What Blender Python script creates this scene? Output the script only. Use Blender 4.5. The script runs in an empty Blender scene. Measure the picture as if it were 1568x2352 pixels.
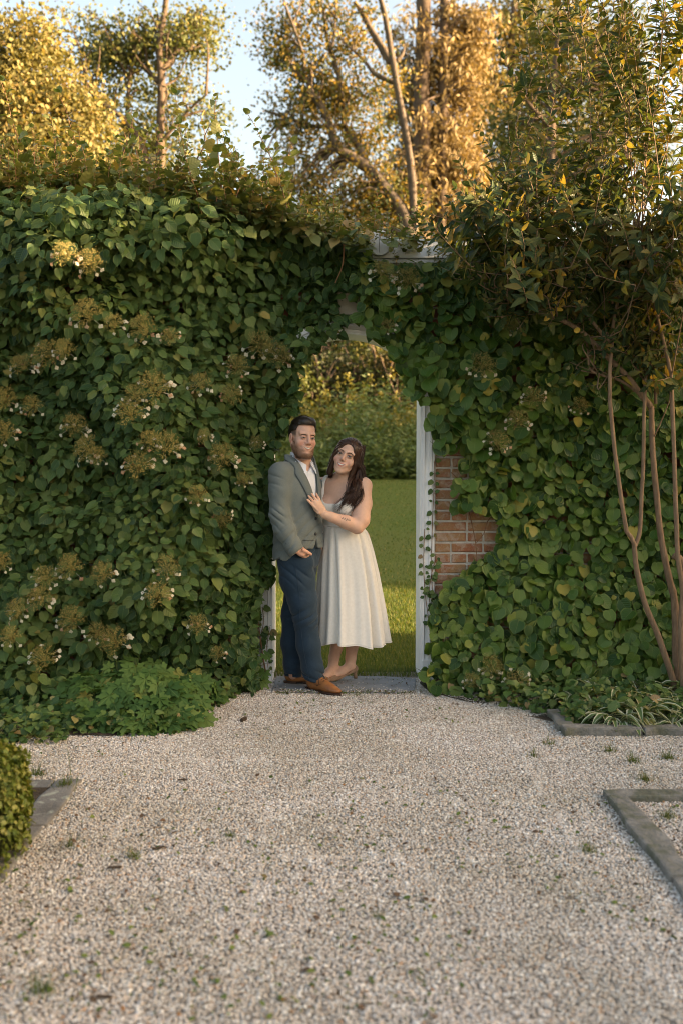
import bpy, bmesh, math, random
import numpy as np
from mathutils import Vector, Matrix

random.seed(11)
RNG = np.random.default_rng(11)
R_ = math.radians
scene = bpy.context.scene
COL = scene.collection

# ------------------------------------------------------------------ camera
CAM = (0.0, 0.0, 1.5)
FPX, PITCH = 2286.7, R_(3.15)          # focal length on a 1568 x 2352 frame, downward pitch
cam_data = bpy.data.cameras.new('camera')
cam_data.sensor_fit = 'VERTICAL'
cam_data.sensor_height = 36.0
cam_data.sensor_width = 24.0
cam_data.lens = 35.0
cam_data.clip_start = 0.05
cam_data.clip_end = 2000.0
cam_data.dof.use_dof = True
cam_data.dof.focus_distance = 6.3
cam_data.dof.aperture_fstop = 1.9
cam = bpy.data.objects.new('camera', cam_data)
COL.objects.link(cam)
cam.location = CAM
cam.rotation_euler = (R_(90) - PITCH, 0, 0)
scene.camera = cam

# ------------------------------------------------------------------ sky and sun
SUN_EL, SUN_A = R_(12.0), R_(6.0)      # low sun from the right, a touch from behind the camera
SUN = Vector((math.cos(SUN_EL) * math.cos(SUN_A), -math.cos(SUN_EL) * math.sin(SUN_A), math.sin(SUN_EL)))
world = bpy.data.worlds.new('World')
scene.world = world
world.use_nodes = True
wn = world.node_tree
for n in list(wn.nodes):
    wn.nodes.remove(n)
sky_t = wn.nodes.new('ShaderNodeTexSky')
sky_t.sky_type = 'NISHITA'
sky_t.sun_disc = False
sky_t.sun_elevation = SUN_EL
sky_t.sun_rotation = math.atan2(SUN.x, SUN.y)
sky_t.air_density = 1.0
sky_t.dust_density = 6.0
sky_t.ozone_density = 1.2
bg = wn.nodes.new('ShaderNodeBackground')
bg.inputs['Strength'].default_value = 0.15
wo = wn.nodes.new('ShaderNodeOutputWorld')
wn.links.new(sky_t.outputs[0], bg.inputs[0])
wn.links.new(bg.outputs[0], wo.inputs[0])
sun_d = bpy.data.lights.new('sun', 'SUN')
sun_d.energy = 5.0
sun_d.angle = R_(0.6)
sun_d.color = (1.0, 0.80, 0.58)
sun_o = bpy.data.objects.new('sun', sun_d)
COL.objects.link(sun_o)
sun_o.rotation_euler = (-SUN).to_track_quat('-Z', 'Y').to_euler()

scene.view_settings.view_transform = 'Standard'
scene.view_settings.look = 'None'
scene.view_settings.gamma = 1.0
scene.view_settings.use_curve_mapping = False
scene.view_settings.exposure = 2.36
scene.view_settings.use_white_balance = True      # camera balanced for open shade
scene.view_settings.white_balance_temperature = 8250
scene.view_settings.white_balance_tint = 14
scene.cycles.filter_width = 1.0
scene.cycles.use_denoising = True
scene.cycles.use_adaptive_sampling = False
scene.cycles.use_light_tree = False
world.cycles.sampling_method = 'MANUAL'
world.cycles.sample_map_resolution = 512
scene.cycles.sample_clamp_indirect = 4.0
scene.cycles.max_bounces = 7
scene.cycles.transparent_max_bounces = 6

# ------------------------------------------------------------------ small helpers
_c, _s = math.cos(PITCH), math.sin(PITCH)

def at(px, py, Y):
    """a spot of the photograph (1568 x 2352 frame) at world depth Y"""
    u, v = (px - 784.0) / FPX, (1176.0 - py) / FPX
    dy, dz = _c + v * _s, -_s + v * _c
    t = Y / dy
    return Vector((u * t, Y, CAM[2] + dz * t))

def ground(px, py):
    u, v = (px - 784.0) / FPX, (1176.0 - py) / FPX
    dy, dz = _c + v * _s, -_s + v * _c
    t = -CAM[2] / dz
    return Vector((u * t, dy * t, 0))

def project(P):
    P = np.asarray(P, float)
    y, z = P[:, 1], P[:, 2] - CAM[2]
    d = y * _c - z * _s
    v = (y * _s + z * _c) / d
    return np.stack([784 + FPX * P[:, 0] / d, 1176 - FPX * v], 1)

def inside(poly, Q):
    poly = np.asarray(poly, float)
    x, y = Q[:, 0], Q[:, 1]
    r = np.zeros(len(Q), bool)
    j = len(poly) - 1
    for i in range(len(poly)):
        xi, yi = poly[i]; xj, yj = poly[j]
        c = ((yi > y) != (yj > y)) & (x < (xj - xi) * (y - yi) / (yj - yi + 1e-12) + xi)
        r ^= c
        j = i
    return r

def tag(o, label=None, cat=None, group=None, kind=None):
    if label: o['label'] = label
    if cat: o['category'] = cat
    if group: o['group'] = group
    if kind: o['kind'] = kind
    return o

def link(o, parent=None):
    COL.objects.link(o)
    if parent is not None:
        o.parent = parent
        o.matrix_parent_inverse = Matrix.Translation(-parent.location) if parent.type == 'EMPTY' else Matrix.Identity(4)
    return o

def empty(name, loc=(0, 0, 0)):
    o = bpy.data.objects.new(name, None)
    o.empty_display_size = 0.1
    o.location = loc
    COL.objects.link(o)
    return o

def raw_mesh(name, V, F, smooth=True, attrs=None, mats=None, mat_idx=None):
    V = np.ascontiguousarray(V, np.float32)
    me = bpy.data.meshes.new(name)
    if isinstance(F, np.ndarray):
        k = F.shape[1]; nf = len(F)
        me.vertices.add(len(V)); me.vertices.foreach_set('co', V.ravel())
        me.loops.add(nf * k); me.loops.foreach_set('vertex_index', np.ascontiguousarray(F, np.int32).ravel())
        me.polygons.add(nf)
        me.polygons.foreach_set('loop_start', np.arange(0, nf * k, k, dtype=np.int32))
        me.update(calc_edges=True)
    else:
        me.from_pydata(V.tolist(), [], [list(f) for f in F])
    me.polygons.foreach_set('use_smooth', np.full(len(me.polygons), smooth))
    for nm, val in (attrs or {}).items():
        val = np.ascontiguousarray(val, np.float32)
        if val.ndim == 1:
            a = me.attributes.new(nm, 'FLOAT', 'POINT'); a.data.foreach_set('value', val)
        elif val.shape[1] == 3:
            a = me.attributes.new(nm, 'FLOAT_VECTOR', 'POINT'); a.data.foreach_set('vector', val.ravel())
        else:
            a = me.attributes.new(nm, 'FLOAT_COLOR', 'POINT'); a.data.foreach_set('color', val.ravel())
    for m in (mats or []):
        me.materials.append(m)
    if mat_idx is not None:
        me.polygons.foreach_set('material_index', np.ascontiguousarray(mat_idx, np.int32))
    me.update()
    return me

def mobj(name, V, F, mat, parent=None, smooth=True, attrs=None, **kw):
    me = raw_mesh(name, V, F, smooth, attrs, mat if isinstance(mat, list) else [mat], **kw)
    return link(bpy.data.objects.new(name, me), parent)

def place(name, me, loc, rot=(0, 0, 0), s=1.0, parent=None):
    o = bpy.data.objects.new(name, me)
    link(o, parent)
    o.location = loc
    o.rotation_euler = rot
    o.scale = (s, s, s) if not hasattr(s, '__len__') else s
    return o

def unit(a):
    return a / (np.linalg.norm(a, axis=-1, keepdims=True) + 1e-9)

def frames(n, d):
    z = unit(n)
    y = unit(d - (d * z).sum(-1, keepdims=True) * z)
    x = np.cross(y, z)
    return np.stack([x, y, z], -1)

def batch(tv, tf, pos, R, s, tint=None):
    """copies of one template -> V, F, attrs"""
    N, k = len(pos), len(tv)
    s = np.asarray(s, float)
    s = s.reshape(-1, 1, 1) if s.ndim == 1 else s.reshape(N, 1, 3)
    V = pos[:, None, :] + np.einsum('nij,nkj->nki', R, tv[None] * s)
    F = (np.asarray(tf)[None] + (np.arange(N) * k)[:, None, None]).reshape(-1, np.asarray(tf).shape[1])
    at_ = {'leafco': np.tile(tv, (N, 1)), 'tint': np.repeat(RNG.random(N) if tint is None else tint, k)}
    return V.reshape(-1, 3), F, at_

def merge(parts):
    Vs, Fs, A, off = [], [], {}, 0
    for V, F, a in parts:
        Vs.append(V); Fs.append(F + off); off += len(V)
        for k_, v in a.items():
            A.setdefault(k_, []).append(v)
    return np.concatenate(Vs), np.concatenate(Fs), {k_: np.concatenate(v) for k_, v in A.items()}

def rot_to(R):
    return Matrix([[float(R[i][j]) for j in range(3)] for i in range(3)]).to_euler()

def box_vf(x0, x1, y0, y1, z0, z1):
    V = np.array([(x0, y0, z0), (x1, y0, z0), (x1, y1, z0), (x0, y1, z0), (x0, y0, z1), (x1, y0, z1), (x1, y1, z1), (x0, y1, z1)], float)
    F = np.array([(0, 3, 2, 1), (4, 5, 6, 7), (0, 1, 5, 4), (1, 2, 6, 5), (2, 3, 7, 6), (3, 0, 4, 7)])
    return V, F

def bevel_mesh(me, w, seg=2):
    bm = bmesh.new(); bm.from_mesh(me)
    bmesh.ops.bevel(bm, geom=bm.edges[:], offset=w, segments=seg, affect='EDGES', profile=0.6)
    bm.to_mesh(me); bm.free()

def tube(pts, rads, sides=6, cap=True, twist=0.0):
    pts = np.asarray(pts, float); n = len(pts)
    rads = np.broadcast_to(np.asarray(rads, float), (n,)) if np.ndim(rads) == 0 else np.asarray(rads, float)
    T = unit(np.gradient(pts, axis=0))
    ref = np.array([0.31, 0.9, 0.2]) if abs(T[0, 2]) > 0.7 else np.array([0, 0, 1.0])
    V = []
    u = unit(np.cross(T[0], ref))
    for i in range(n):
        u = unit(u - (u @ T[i]) * T[i]); w = np.cross(T[i], u)
        a = np.arange(sides) * 2 * np.pi / sides + twist * i
        V.append(pts[i] + rads[i] * (np.cos(a)[:, None] * u + np.sin(a)[:, None] * w))
    V = np.concatenate(V)
    F = []
    for i in range(n - 1):
        for j in range(sides):
            a, b = i * sides + j, i * sides + (j + 1) % sides
            F.append((a, b, b + sides, a + sides))
    F = np.array(F)
    if cap:
        V = np.concatenate([V, pts[-1:] + T[-1:] * rads[-1] * 0.5])
        e = (n - 1) * sides
        F = np.concatenate([F, np.array([(e + j, e + (j + 1) % sides, len(V) - 1, len(V) - 1) for j in range(sides)])])
    return V, F

def fix_quads(F):
    """quads whose last two corners coincide become triangles"""
    return [tuple(f[:3]) if len(f) == 4 and f[2] == f[3] else tuple(f) for f in F.tolist()]

def spline(pts, n):
    pts = np.asarray(pts, float)
    m = len(pts)
    P = np.concatenate([2 * pts[:1] - pts[1:2], pts, 2 * pts[-1:] - pts[-2:-1]])
    out = []
    for t in np.linspace(0, m - 1 - 1e-6, n):
        i = int(t); f = t - i
        p0, p1, p2, p3 = P[i], P[i + 1], P[i + 2], P[i + 3]
        out.append(0.5 * ((2 * p1) + (-p0 + p2) * f + (2 * p0 - 5 * p1 + 4 * p2 - p3) * f * f + (-p0 + 3 * p1 - 3 * p2 + p3) * f ** 3))
    return np.array(out)

class Fbm:
    def __init__(self, seed, n=14, lo=0.6, hi=6.0):
        g = np.random.default_rng(seed)
        self.k = unit(g.normal(size=(n, 3))) * np.exp(g.uniform(np.log(lo), np.log(hi), (n, 1)))
        self.p = g.uniform(0, 6.283, n)
        self.a = 1.0 / (np.linalg.norm(self.k, axis=1) ** 0.6); self.a /= np.sqrt((self.a ** 2).sum())
    def __call__(self, P):
        return np.sin(np.asarray(P) @ self.k.T * 2 + self.p) @ self.a

# ------------------------------------------------------------------ materials
def nodes_of(name):
    m = bpy.data.materials.new(name); m.use_nodes = True
    nt = m.node_tree
    for n in list(nt.nodes):
        nt.nodes.remove(n)
    out = nt.nodes.new('ShaderNodeOutputMaterial')
    return m, nt, out

class NB:
    """tiny node builder"""
    def __init__(self, nt): self.nt = nt
    def n(self, t, **kw):
        x = self.nt.nodes.new(t)
        for k_, v in kw.items():
            if k_ == 'inp':
                for i, val in v.items():
                    if isinstance(val, bpy.types.NodeSocket): self.nt.links.new(val, x.inputs[i])
                    else: x.inputs[i].default_value = val
            else: setattr(x, k_, v)
        return x
    def math(self, op, a, b=None, c=None):
        x = self.n('ShaderNodeMath', operation=op)
        for i, val in enumerate((a, b, c)):
            if val is None: continue
            if isinstance(val, bpy.types.NodeSocket): self.nt.links.new(val, x.inputs[i])
            else: x.inputs[i].default_value = val
        return x.outputs[0]
    def ramp(self, fac, stops, interp='LINEAR'):
        r = self.n('ShaderNodeValToRGB'); r.color_ramp.interpolation = interp
        while len(r.color_ramp.elements) < len(stops): r.color_ramp.elements.new(0.5)
        for e, (p, c) in zip(r.color_ramp.elements, stops):
            e.position = p; e.color = (*c, 1) if len(c) == 3 else c
        self.nt.links.new(fac, r.inputs[0])
        return r.outputs[0]
    def mix(self, fac, a, b, mode='MIX'):
        x = self.n('ShaderNodeMix', data_type='RGBA', blend_type=mode)
        for s_, val in ((x.inputs[0], fac), (x.inputs[6], a), (x.inputs[7], b)):
            if isinstance(val, bpy.types.NodeSocket): self.nt.links.new(val, s_)
            else: s_.default_value = val if not (hasattr(val, '__len__') and len(val) == 3) else (*val, 1)
        return x.outputs[2]
    def noise(self, scale, detail=3, rough=0.55, vec=None, dist=0.0):
        x = self.n('ShaderNodeTexNoise', inp={'Scale': scale, 'Detail': detail, 'Roughness': rough, 'Distortion': dist})
        if vec is not None: self.nt.links.new(vec, x.inputs['Vector'])
        return x.outputs['Fac']
    def bump(self, h, strength=0.3, dist=0.01):
        x = self.n('ShaderNodeBump', inp={'Strength': strength, 'Distance': dist})
        self.nt.links.new(h, x.inputs['Height'])
        return x.outputs['Normal']
    def coord(self, which='Object'):
        return self.n('ShaderNodeTexCoord').outputs[which]

def surf(name, stops, scale=8.0, rough=0.8, detail=5, bump=0.3, bdist=0.01, bscale=None, spec=0.3, coord='Object', sheen=0.0, squash=None):
    """procedural surface: noise-driven colour and relief"""
    m, nt, out = nodes_of(name); b = NB(nt)
    co = b.coord(coord)
    if squash:
        mp = b.n('ShaderNodeMapping'); mp.inputs['Scale'].default_value = squash
        nt.links.new(co, mp.inputs[0]); co = mp.outputs[0]
    f = b.noise(scale, detail, 0.6, co)
    col = b.ramp(f, stops)
    p = b.n('ShaderNodeBsdfPrincipled', inp={'Roughness': rough, 'Specular IOR Level': spec})
    if sheen: p.inputs['Sheen Weight'].default_value = sheen
    nt.links.new(col, p.inputs['Base Color'])
    if bump:
        h = b.noise(bscale or scale * 3, 4, 0.6, co)
        nt.links.new(b.bump(h, bump, bdist), p.inputs['Normal'])
    nt.links.new(p.outputs[0], out.inputs[0])
    return m

def leaf_mat(name, stops, trans=0.3, tcol=(1.25, 1.15, 0.5), rough=0.45, spec=0.35, veins=6.0, vstr=0.5, edge=None, noise_scale=0.0):
    m, nt, out = nodes_of(name); b = NB(nt)
    ta = b.n('ShaderNodeAttribute', attribute_name='tint').outputs['Fac']
    rnd = b.n('ShaderNodeObjectInfo').outputs['Random']
    f = b.math('FRACT', b.math('ADD', ta, rnd))
    if noise_scale:
        nz = b.noise(noise_scale, 2, 0.5, b.coord('Object'))
        f = b.math('ADD', b.math('MULTIPLY', f, 0.45), b.math('MULTIPLY', b.math('SUBTRACT', nz, 0.2), 0.9))
    col = b.ramp(f, stops)
    p = b.n('ShaderNodeBsdfPrincipled', inp={'Roughness': rough, 'Specular IOR Level': spec})
    lc = b.n('ShaderNodeAttribute', attribute_name='leafco').outputs['Vector']
    if veins:
        sx = b.n('ShaderNodeSeparateXYZ'); nt.links.new(lc, sx.inputs[0])
        ax = b.math('ABSOLUTE', sx.outputs[0])
        v = b.math('FRACT', b.math('MULTIPLY', b.math('SUBTRACT', sx.outputs[1], b.math('MULTIPLY', ax, 0.75)), veins))
        v = b.math('ABSOLUTE', b.math('SUBTRACT', v, 0.5))
        mid = b.math('SMOOTH_MIN', ax, 0.06, 0.05)
        h = b.math('ADD', b.math('MULTIPLY', v, 1.0), b.math('MULTIPLY', mid, 6.0))
        nt.links.new(b.bump(h, vstr, 0.004), p.inputs['Normal'])
        # paler midrib and margin, as on the real leaf
        rib = b.math('LESS_THAN', ax, 0.014)
        col = b.mix(b.math('MULTIPLY', rib, 0.35), col, (0.17, 0.24, 0.07))
        if edge:
            eg = b.math('GREATER_THAN', b.n('ShaderNodeAttribute', attribute_name='rim').outputs['Fac'], 0.86)
            col = b.mix(b.math('MULTIPLY', eg, edge[0]), col, edge[1])
    nt.links.new(col, p.inputs['Base Color'])
    if trans:
        tr = b.n('ShaderNodeBsdfTranslucent')
        nt.links.new(b.mix(1.0, col, tcol, 'MULTIPLY'), tr.inputs[0])
        mx = b.n('ShaderNodeMixShader', inp={0: trans})
        nt.links.new(p.outputs[0], mx.inputs[1]); nt.links.new(tr.outputs[0], mx.inputs[2])
        nt.links.new(mx.outputs[0], out.inputs[0])
    else:
        nt.links.new(p.outputs[0], out.inputs[0])
    return m

M = {}
M['wall_brick'] = None
M['soil'] = surf('soil', [(0.3, (0.028, 0.019, 0.012)), (0.7, (0.075, 0.055, 0.036))], 14, 0.95, bump=0.8, bdist=0.03)
M['bark'] = surf('bark', [(0.3, (0.05, 0.033, 0.022)), (0.7, (0.16, 0.115, 0.08))], 10, 0.9, bump=0.8, bdist=0.02, squash=(3, 3, 0.5))
M['bark_pale'] = surf('bark_pale', [(0.3, (0.16, 0.11, 0.075)), (0.7, (0.36, 0.27, 0.19))], 5, 0.9, bump=0.7, bdist=0.02, squash=(3, 3, 0.7))
M['shrub_bark'] = surf('shrub_bark', [(0.25, (0.13, 0.082, 0.052)), (0.75, (0.29, 0.195, 0.125))], 22, 0.85, bump=0.7, bdist=0.006, squash=(3, 3, 0.6))
M['stem_red'] = surf('stem_red', [(0.3, (0.15, 0.065, 0.035)), (0.7, (0.27, 0.14, 0.07))], 30, 0.6, bump=0)
M['stem_green'] = surf('stem_green', [(0.3, (0.09, 0.11, 0.035)), (0.7, (0.17, 0.18, 0.06))], 30, 0.6, bump=0)
M['white_paint'] = surf('white_paint', [(0.0, (0.52, 0.52, 0.50)), (0.28, (0.72, 0.73, 0.73)), (1.0, (0.80, 0.81, 0.82))], 7, 0.5, bump=0.25, bdist=0.003, bscale=30, squash=(4, 4, 0.6))
M['stone'] = surf('stone', [(0.25, (0.065, 0.062, 0.048)), (0.42, (0.11, 0.115, 0.085)), (0.55, (0.17, 0.165, 0.15)), (0.75, (0.27, 0.26, 0.235))], 9, 0.9, detail=8, bump=0.9, bdist=0.015, bscale=35)
M['bluestone'] = surf('bluestone', [(0.25, (0.15, 0.16, 0.165)), (0.75, (0.27, 0.28, 0.285))], 7, 0.8, bump=0.4, bdist=0.006, bscale=45)
M['keystone'] = surf('keystone', [(0.25, (0.30, 0.26, 0.20)), (0.75, (0.46, 0.41, 0.34))], 9, 0.9, bump=0.6, bdist=0.01, bscale=50)
M['mortar'] = surf('mortar', [(0.3, (0.40, 0.36, 0.31)), (0.7, (0.60, 0.56, 0.49))], 25, 0.95, bump=0.7, bdist=0.008, bscale=120)

VINE = [(0.0, (0.020, 0.056, 0.017)), (0.30, (0.034, 0.084, 0.022)), (0.6, (0.060, 0.120, 0.029)), (0.82, (0.105, 0.160, 0.040)), (0.96, (0.15, 0.175, 0.045)), (1.0, (0.32, 0.25, 0.07))]
M['vine'] = leaf_mat('vine_leaf', VINE, 0.22, edge=(0.5, (0.15, 0.20, 0.055)), rough=0.46, spec=0.36, vstr=.9)
VINE2 = [(0.0, (0.022, 0.066, 0.012)), (0.35, (0.038, 0.098, 0.016)), (0.65, (0.062, 0.135, 0.021)), (0.88, (0.10, 0.17, 0.028)), (0.97, (0.15, 0.20, 0.04)), (1.0, (0.34, 0.28, 0.05))]
M['vine2'] = leaf_mat('vine_leaf_bright', VINE2, 0.25, edge=(0.45, (0.16, 0.22, 0.05)), rough=0.42, spec=0.38, vstr=.8)
M['vine_tip'] = leaf_mat('vine_tip_leaf', [(0.0, (0.075, 0.115, 0.036)), (0.6, (0.15, 0.175, 0.058)), (0.9, (0.24, 0.22, 0.08)), (1.0, (0.32, 0.21, 0.09))], 0.35, veins=4)
M['shrub_leaf'] = leaf_mat('shrub_leaf', [(0.0, (0.022, 0.055, 0.025)), (0.5, (0.056, 0.095, 0.036)), (0.85, (0.13, 0.145, 0.050)), (1.0, (0.22, 0.18, 0.06))], 0.5, tcol=(1.5, 1.0, 0.35), veins=5, rough=0.45, spec=0.3)
M['geranium'] = leaf_mat('geranium_leaf', [(0.0, (0.045, 0.105, 0.026)), (0.6, (0.082, 0.155, 0.038)), (0.9, (0.13, 0.20, 0.05)), (1.0, (0.30, 0.26, 0.07))], 0.28, veins=3, rough=0.6, spec=0.2)
M['hosta'] = leaf_mat('hosta_leaf', [(0.0, (0.07, 0.13, 0.045)), (0.7, (0.12, 0.18, 0.07)), (0.95, (0.24, 0.25, 0.09)), (1.0, (0.36, 0.22, 0.07))], 0.25, veins=0, rough=0.5)
M['hosta_edge'] = leaf_mat('hosta_margin', [(0.0, (0.42, 0.44, 0.30)), (1.0, (0.58, 0.58, 0.42))], 0.25, veins=0)
M['ivy'] = leaf_mat('groundcover_leaf', [(0.0, (0.03, 0.075, 0.018)), (0.6, (0.065, 0.125, 0.03)), (0.9, (0.14, 0.19, 0.05)), (1.0, (0.26, 0.17, 0.08))], 0.2, veins=4)
M['boxwood'] = leaf_mat('boxwood_leaf', [(0.0, (0.07, 0.11, 0.018)), (0.5, (0.14, 0.18, 0.03)), (1.0, (0.32, 0.30, 0.09))], 0.25, veins=0)
M['grass'] = leaf_mat('grass_blade', [(0.0, (0.055, 0.10, 0.022)), (0.6, (0.105, 0.155, 0.034)), (0.9, (0.18, 0.19, 0.055)), (1.0, (0.34, 0.28, 0.12))], 0.42, veins=0, rough=0.6)
M['litter'] = leaf_mat('litter', [(0.0, (0.05, 0.09, 0.018)), (0.62, (0.13, 0.17, 0.035)), (0.66, (0.12, 0.07, 0.035)), (0.9, (0.09, 0.055, 0.035)), (1.0, (0.34, 0.16, 0.05))], 0.1, veins=0, rough=0.7)
M['umbel'] = leaf_mat('umbel', [(0.0, (0.12, 0.10, 0.028)), (0.5, (0.22, 0.19, 0.055)), (1.0, (0.34, 0.29, 0.10))], 0.1, veins=0, rough=0.8)
M['floret'] = leaf_mat('floret', [(0.0, (0.62, 0.60, 0.49)), (0.75, (0.52, 0.50, 0.38)), (0.85, (0.50, 0.30, 0.18)), (1.0, (0.42, 0.22, 0.12))], 0.25, tcol=(1, 1, .9), veins=0, rough=0.7)
# ================================================================== THE SETTING
def sheet(name, x0, x1, y0, y1, nx, ny, zf, mat, parent=None):
    gx, gy = np.meshgrid(np.linspace(x0, x1, nx), np.linspace(y0, y1, ny))
    V = np.stack([gx.ravel(), gy.ravel(), zf(gx.ravel(), gy.ravel())], 1)
    i = np.arange(nx * ny).reshape(ny, nx)
    F = np.stack([i[:-1, :-1], i[:-1, 1:], i[1:, 1:], i[1:, :-1]], -1).reshape(-1, 4)
    return mobj(name, V, F, mat, parent)

M['ground'] = surf('ground_earth', [(0.3, (0.05, 0.07, 0.02)), (0.7, (0.09, 0.10, 0.04))], 0.6, 0.95, bump=0)
g = sheet('ground', -600, 600, -300, 900, 13, 13, lambda x, y: -0.06 + 0 * x, M['ground'])
tag(g, kind='structure')

def lawn_z(x, y):
    t = np.clip((y - 9.5) / 17.0, 0, 1)
    return 0.004 + 1.05 * t * t * (3 - 2 * t) + np.clip((y - 26) / 120.0, 0, 1) * 1.2

def lawn_mat():
    m, nt, out = nodes_of('lawn'); b = NB(nt)
    co = b.coord('Object')
    c = b.ramp(b.noise(1.3, 4, 0.6, co), [(0.3, (0.098, 0.155, 0.032)), (0.55, (0.122, 0.18, 0.038)), (0.75, (0.155, 0.185, 0.046))])
    c = b.mix(b.math('MULTIPLY', b.ramp(b.noise(.55, 5, .65, co, .4), [(.42, (0, 0, 0)), (.62, (1, 1, 1))]), .6), c, (.17, .17, .055))
    c = b.mix(0.45, c, b.ramp(b.noise(45, 3, 0.7, co), [(0.3, (0.055, 0.09, 0.016)), (0.7, (0.17, 0.21, 0.045))]))
    p = b.n('ShaderNodeBsdfPrincipled', inp={'Roughness': 0.9, 'Specular IOR Level': 0.1})
    nt.links.new(c, p.inputs['Base Color'])
    nt.links.new(b.bump(b.noise(60, 3, 0.7, co), 1.0, 0.06), p.inputs['Normal'])
    nt.links.new(p.outputs[0], out.inputs[0])
    return m
M['lawn'] = lawn_mat()
tag(sheet('lawn', -70, 70, 6.90, 170, 60, 120, lawn_z, M['lawn']), kind='structure')

# ---- grass blades on the lawn behind the gate
def blades(pos, h, w, lean=0.5):
    N = len(pos)
    tv = np.array([(-.5, 0, 0), (.5, 0, 0), (.32, 0.1, .6), (-.32, 0.1, .6), (0, 0.32, 1.0)])
    a = RNG.uniform(0, 6.283, N)
    Rz = np.zeros((N, 3, 3)); Rz[:, 0, 0] = np.cos(a); Rz[:, 0, 1] = -np.sin(a); Rz[:, 1, 0] = np.sin(a); Rz[:, 1, 1] = np.cos(a); Rz[:, 2, 2] = 1
    sc = np.stack([w, h * lean * RNG.uniform(0.3, 5.0, N), h], 1)
    tf = np.array([(0, 1, 2), (0, 2, 3), (3, 2, 4)])
    return batch(tv, tf, pos, Rz, sc)

parts = []
for (y0, y1, n, hh, ww) in ((6.72, 8.2, 34000, 0.032, 0.0035), (8.2, 11.5, 42000, 0.042, 0.006), (11.5, 26, 20000, 0.03, 0.014)):
    y = RNG.uniform(y0, y1, n); x = RNG.uniform(-0.20, 0.17, n) * y
    keep = np.abs(x - 0.03) < 10
    pos = np.stack([x, y, lawn_z(x, y) * (y > 6.9)], 1)[keep]
    parts.append(blades(pos, RNG.uniform(.6, 1.25, len(pos)) * hh, np.full(len(pos), ww)))
V, F, A = merge(parts)
tag(mobj('lawn_grass', V, F, M['grass'], attrs=A), 'short mown green grass of the lawn seen through the gate', 'grass', kind='stuff')

# ---- gravel
def gravel_mats():
    m, nt, out = nodes_of('pebble'); b = NB(nt)
    ta = b.n('ShaderNodeAttribute', attribute_name='tint').outputs['Fac']
    c = b.ramp(ta, [(0.0, (0.26, 0.235, 0.21)), (0.10, (0.40, 0.365, 0.33)), (0.28, (0.53, 0.475, 0.42)), (0.48, (0.59, 0.525, 0.455)),
                    (0.60, (0.58, 0.48, 0.40)), (0.70, (0.56, 0.55, 0.54)), (0.82, (0.68, 0.65, 0.60)), (0.94, (0.80, 0.785, 0.75)), (0.975, (0.50, 0.34, 0.23)), (1.0, (0.42, 0.27, 0.18))])
    co = b.coord('Object')
    gm = b.n('ShaderNodeNewGeometry').outputs['Position']
    d = b.ramp(b.noise(1.1, 4, 0.65, gm), [(0.35, (0.80, 0.79, 0.74)), (0.62, (1.0, 1.0, 1.0))])
    c = b.mix(1.0, c, d, 'MULTIPLY')
    p = b.n('ShaderNodeBsdfPrincipled', inp={'Roughness': 0.72, 'Specular IOR Level': 0.3})
    nt.links.new(c, p.inputs['Base Color'])
    nt.links.new(p.outputs[0], out.inputs[0])
    return m
M['pebble'] = gravel_mats()
M['gravel_bed'] = surf('gravel_bed', [(0.3, (0.22, 0.19, 0.16)), (0.7, (0.36, 0.32, 0.27))], 60, 0.95, bump=1.0, bdist=0.02, bscale=110)
tag(sheet('gravel_path', -5, 5, -3, 6.90, 12, 12, lambda x, y: 0 * x, M['gravel_bed']), kind='structure')

def pebble_patch(seed, size=0.6, step=0.0077):
    r = np.random.default_rng(seed)
    n = int(math.ceil(size / step)) + 2
    gx, gy = np.meshgrid(np.arange(n), np.arange(n))
    N = n * n
    pos = np.stack([(gx.ravel() + r.uniform(-.45, 1.45, N)) * step - size / 2, (gy.ravel() + r.uniform(-.45, 1.45, N)) * step - size / 2, r.uniform(0.0, 0.0042, N)], 1)
    ph = (1 + 5 ** .5) / 2
    ico = unit(np.array([(-1, ph, 0), (1, ph, 0), (-1, -ph, 0), (1, -ph, 0), (0, -1, ph), (0, 1, ph), (0, -1, -ph), (0, 1, -ph), (ph, 0, -1), (ph, 0, 1), (-ph, 0, -1), (-ph, 0, 1)], float))
    fi = np.array([(0, 11, 5), (0, 5, 1), (0, 1, 7), (0, 7, 10), (0, 10, 11), (1, 5, 9), (5, 11, 4), (11, 10, 2), (10, 7, 6), (7, 1, 8), (3, 9, 4), (3, 4, 2), (3, 2, 6), (3, 6, 8), (3, 8, 9), (4, 9, 5), (2, 4, 11), (6, 2, 10), (8, 6, 7), (9, 8, 1)])
    base = np.exp(r.normal(np.log(0.0044), 0.24, N))
    sc = np.stack([base * r.uniform(.9, 1.5, N), base * r.uniform(.75, 1.1, N), base * r.uniform(.45, .72, N)], 1)
    a, t, t2 = r.uniform(0, 6.283, N), r.normal(0, .35, N), r.normal(0, .35, N)
    nrm = unit(np.stack([np.sin(t), np.sin(t2), np.ones(N)], 1))
    R = frames(nrm, np.stack([np.cos(a), np.sin(a), 0 * a], 1))
    wob = r.uniform(.8, 1.2, (N, 12, 1))
    Vl = ico[None] * wob * sc[:, None, :]
    V = pos[:, None, :] + np.einsum('nij,nkj->nki', R, Vl)
    F = (fi[None] + (np.arange(N) * 12)[:, None, None]).reshape(-1, 3)
    tint = np.repeat(r.random(N), 12)
    return raw_mesh('pebbles', V.reshape(-1, 3), F, True, {'tint': tint}, [M['pebble']])

PATCH = [pebble_patch(s) for s in (1, 2, 3)]
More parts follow.
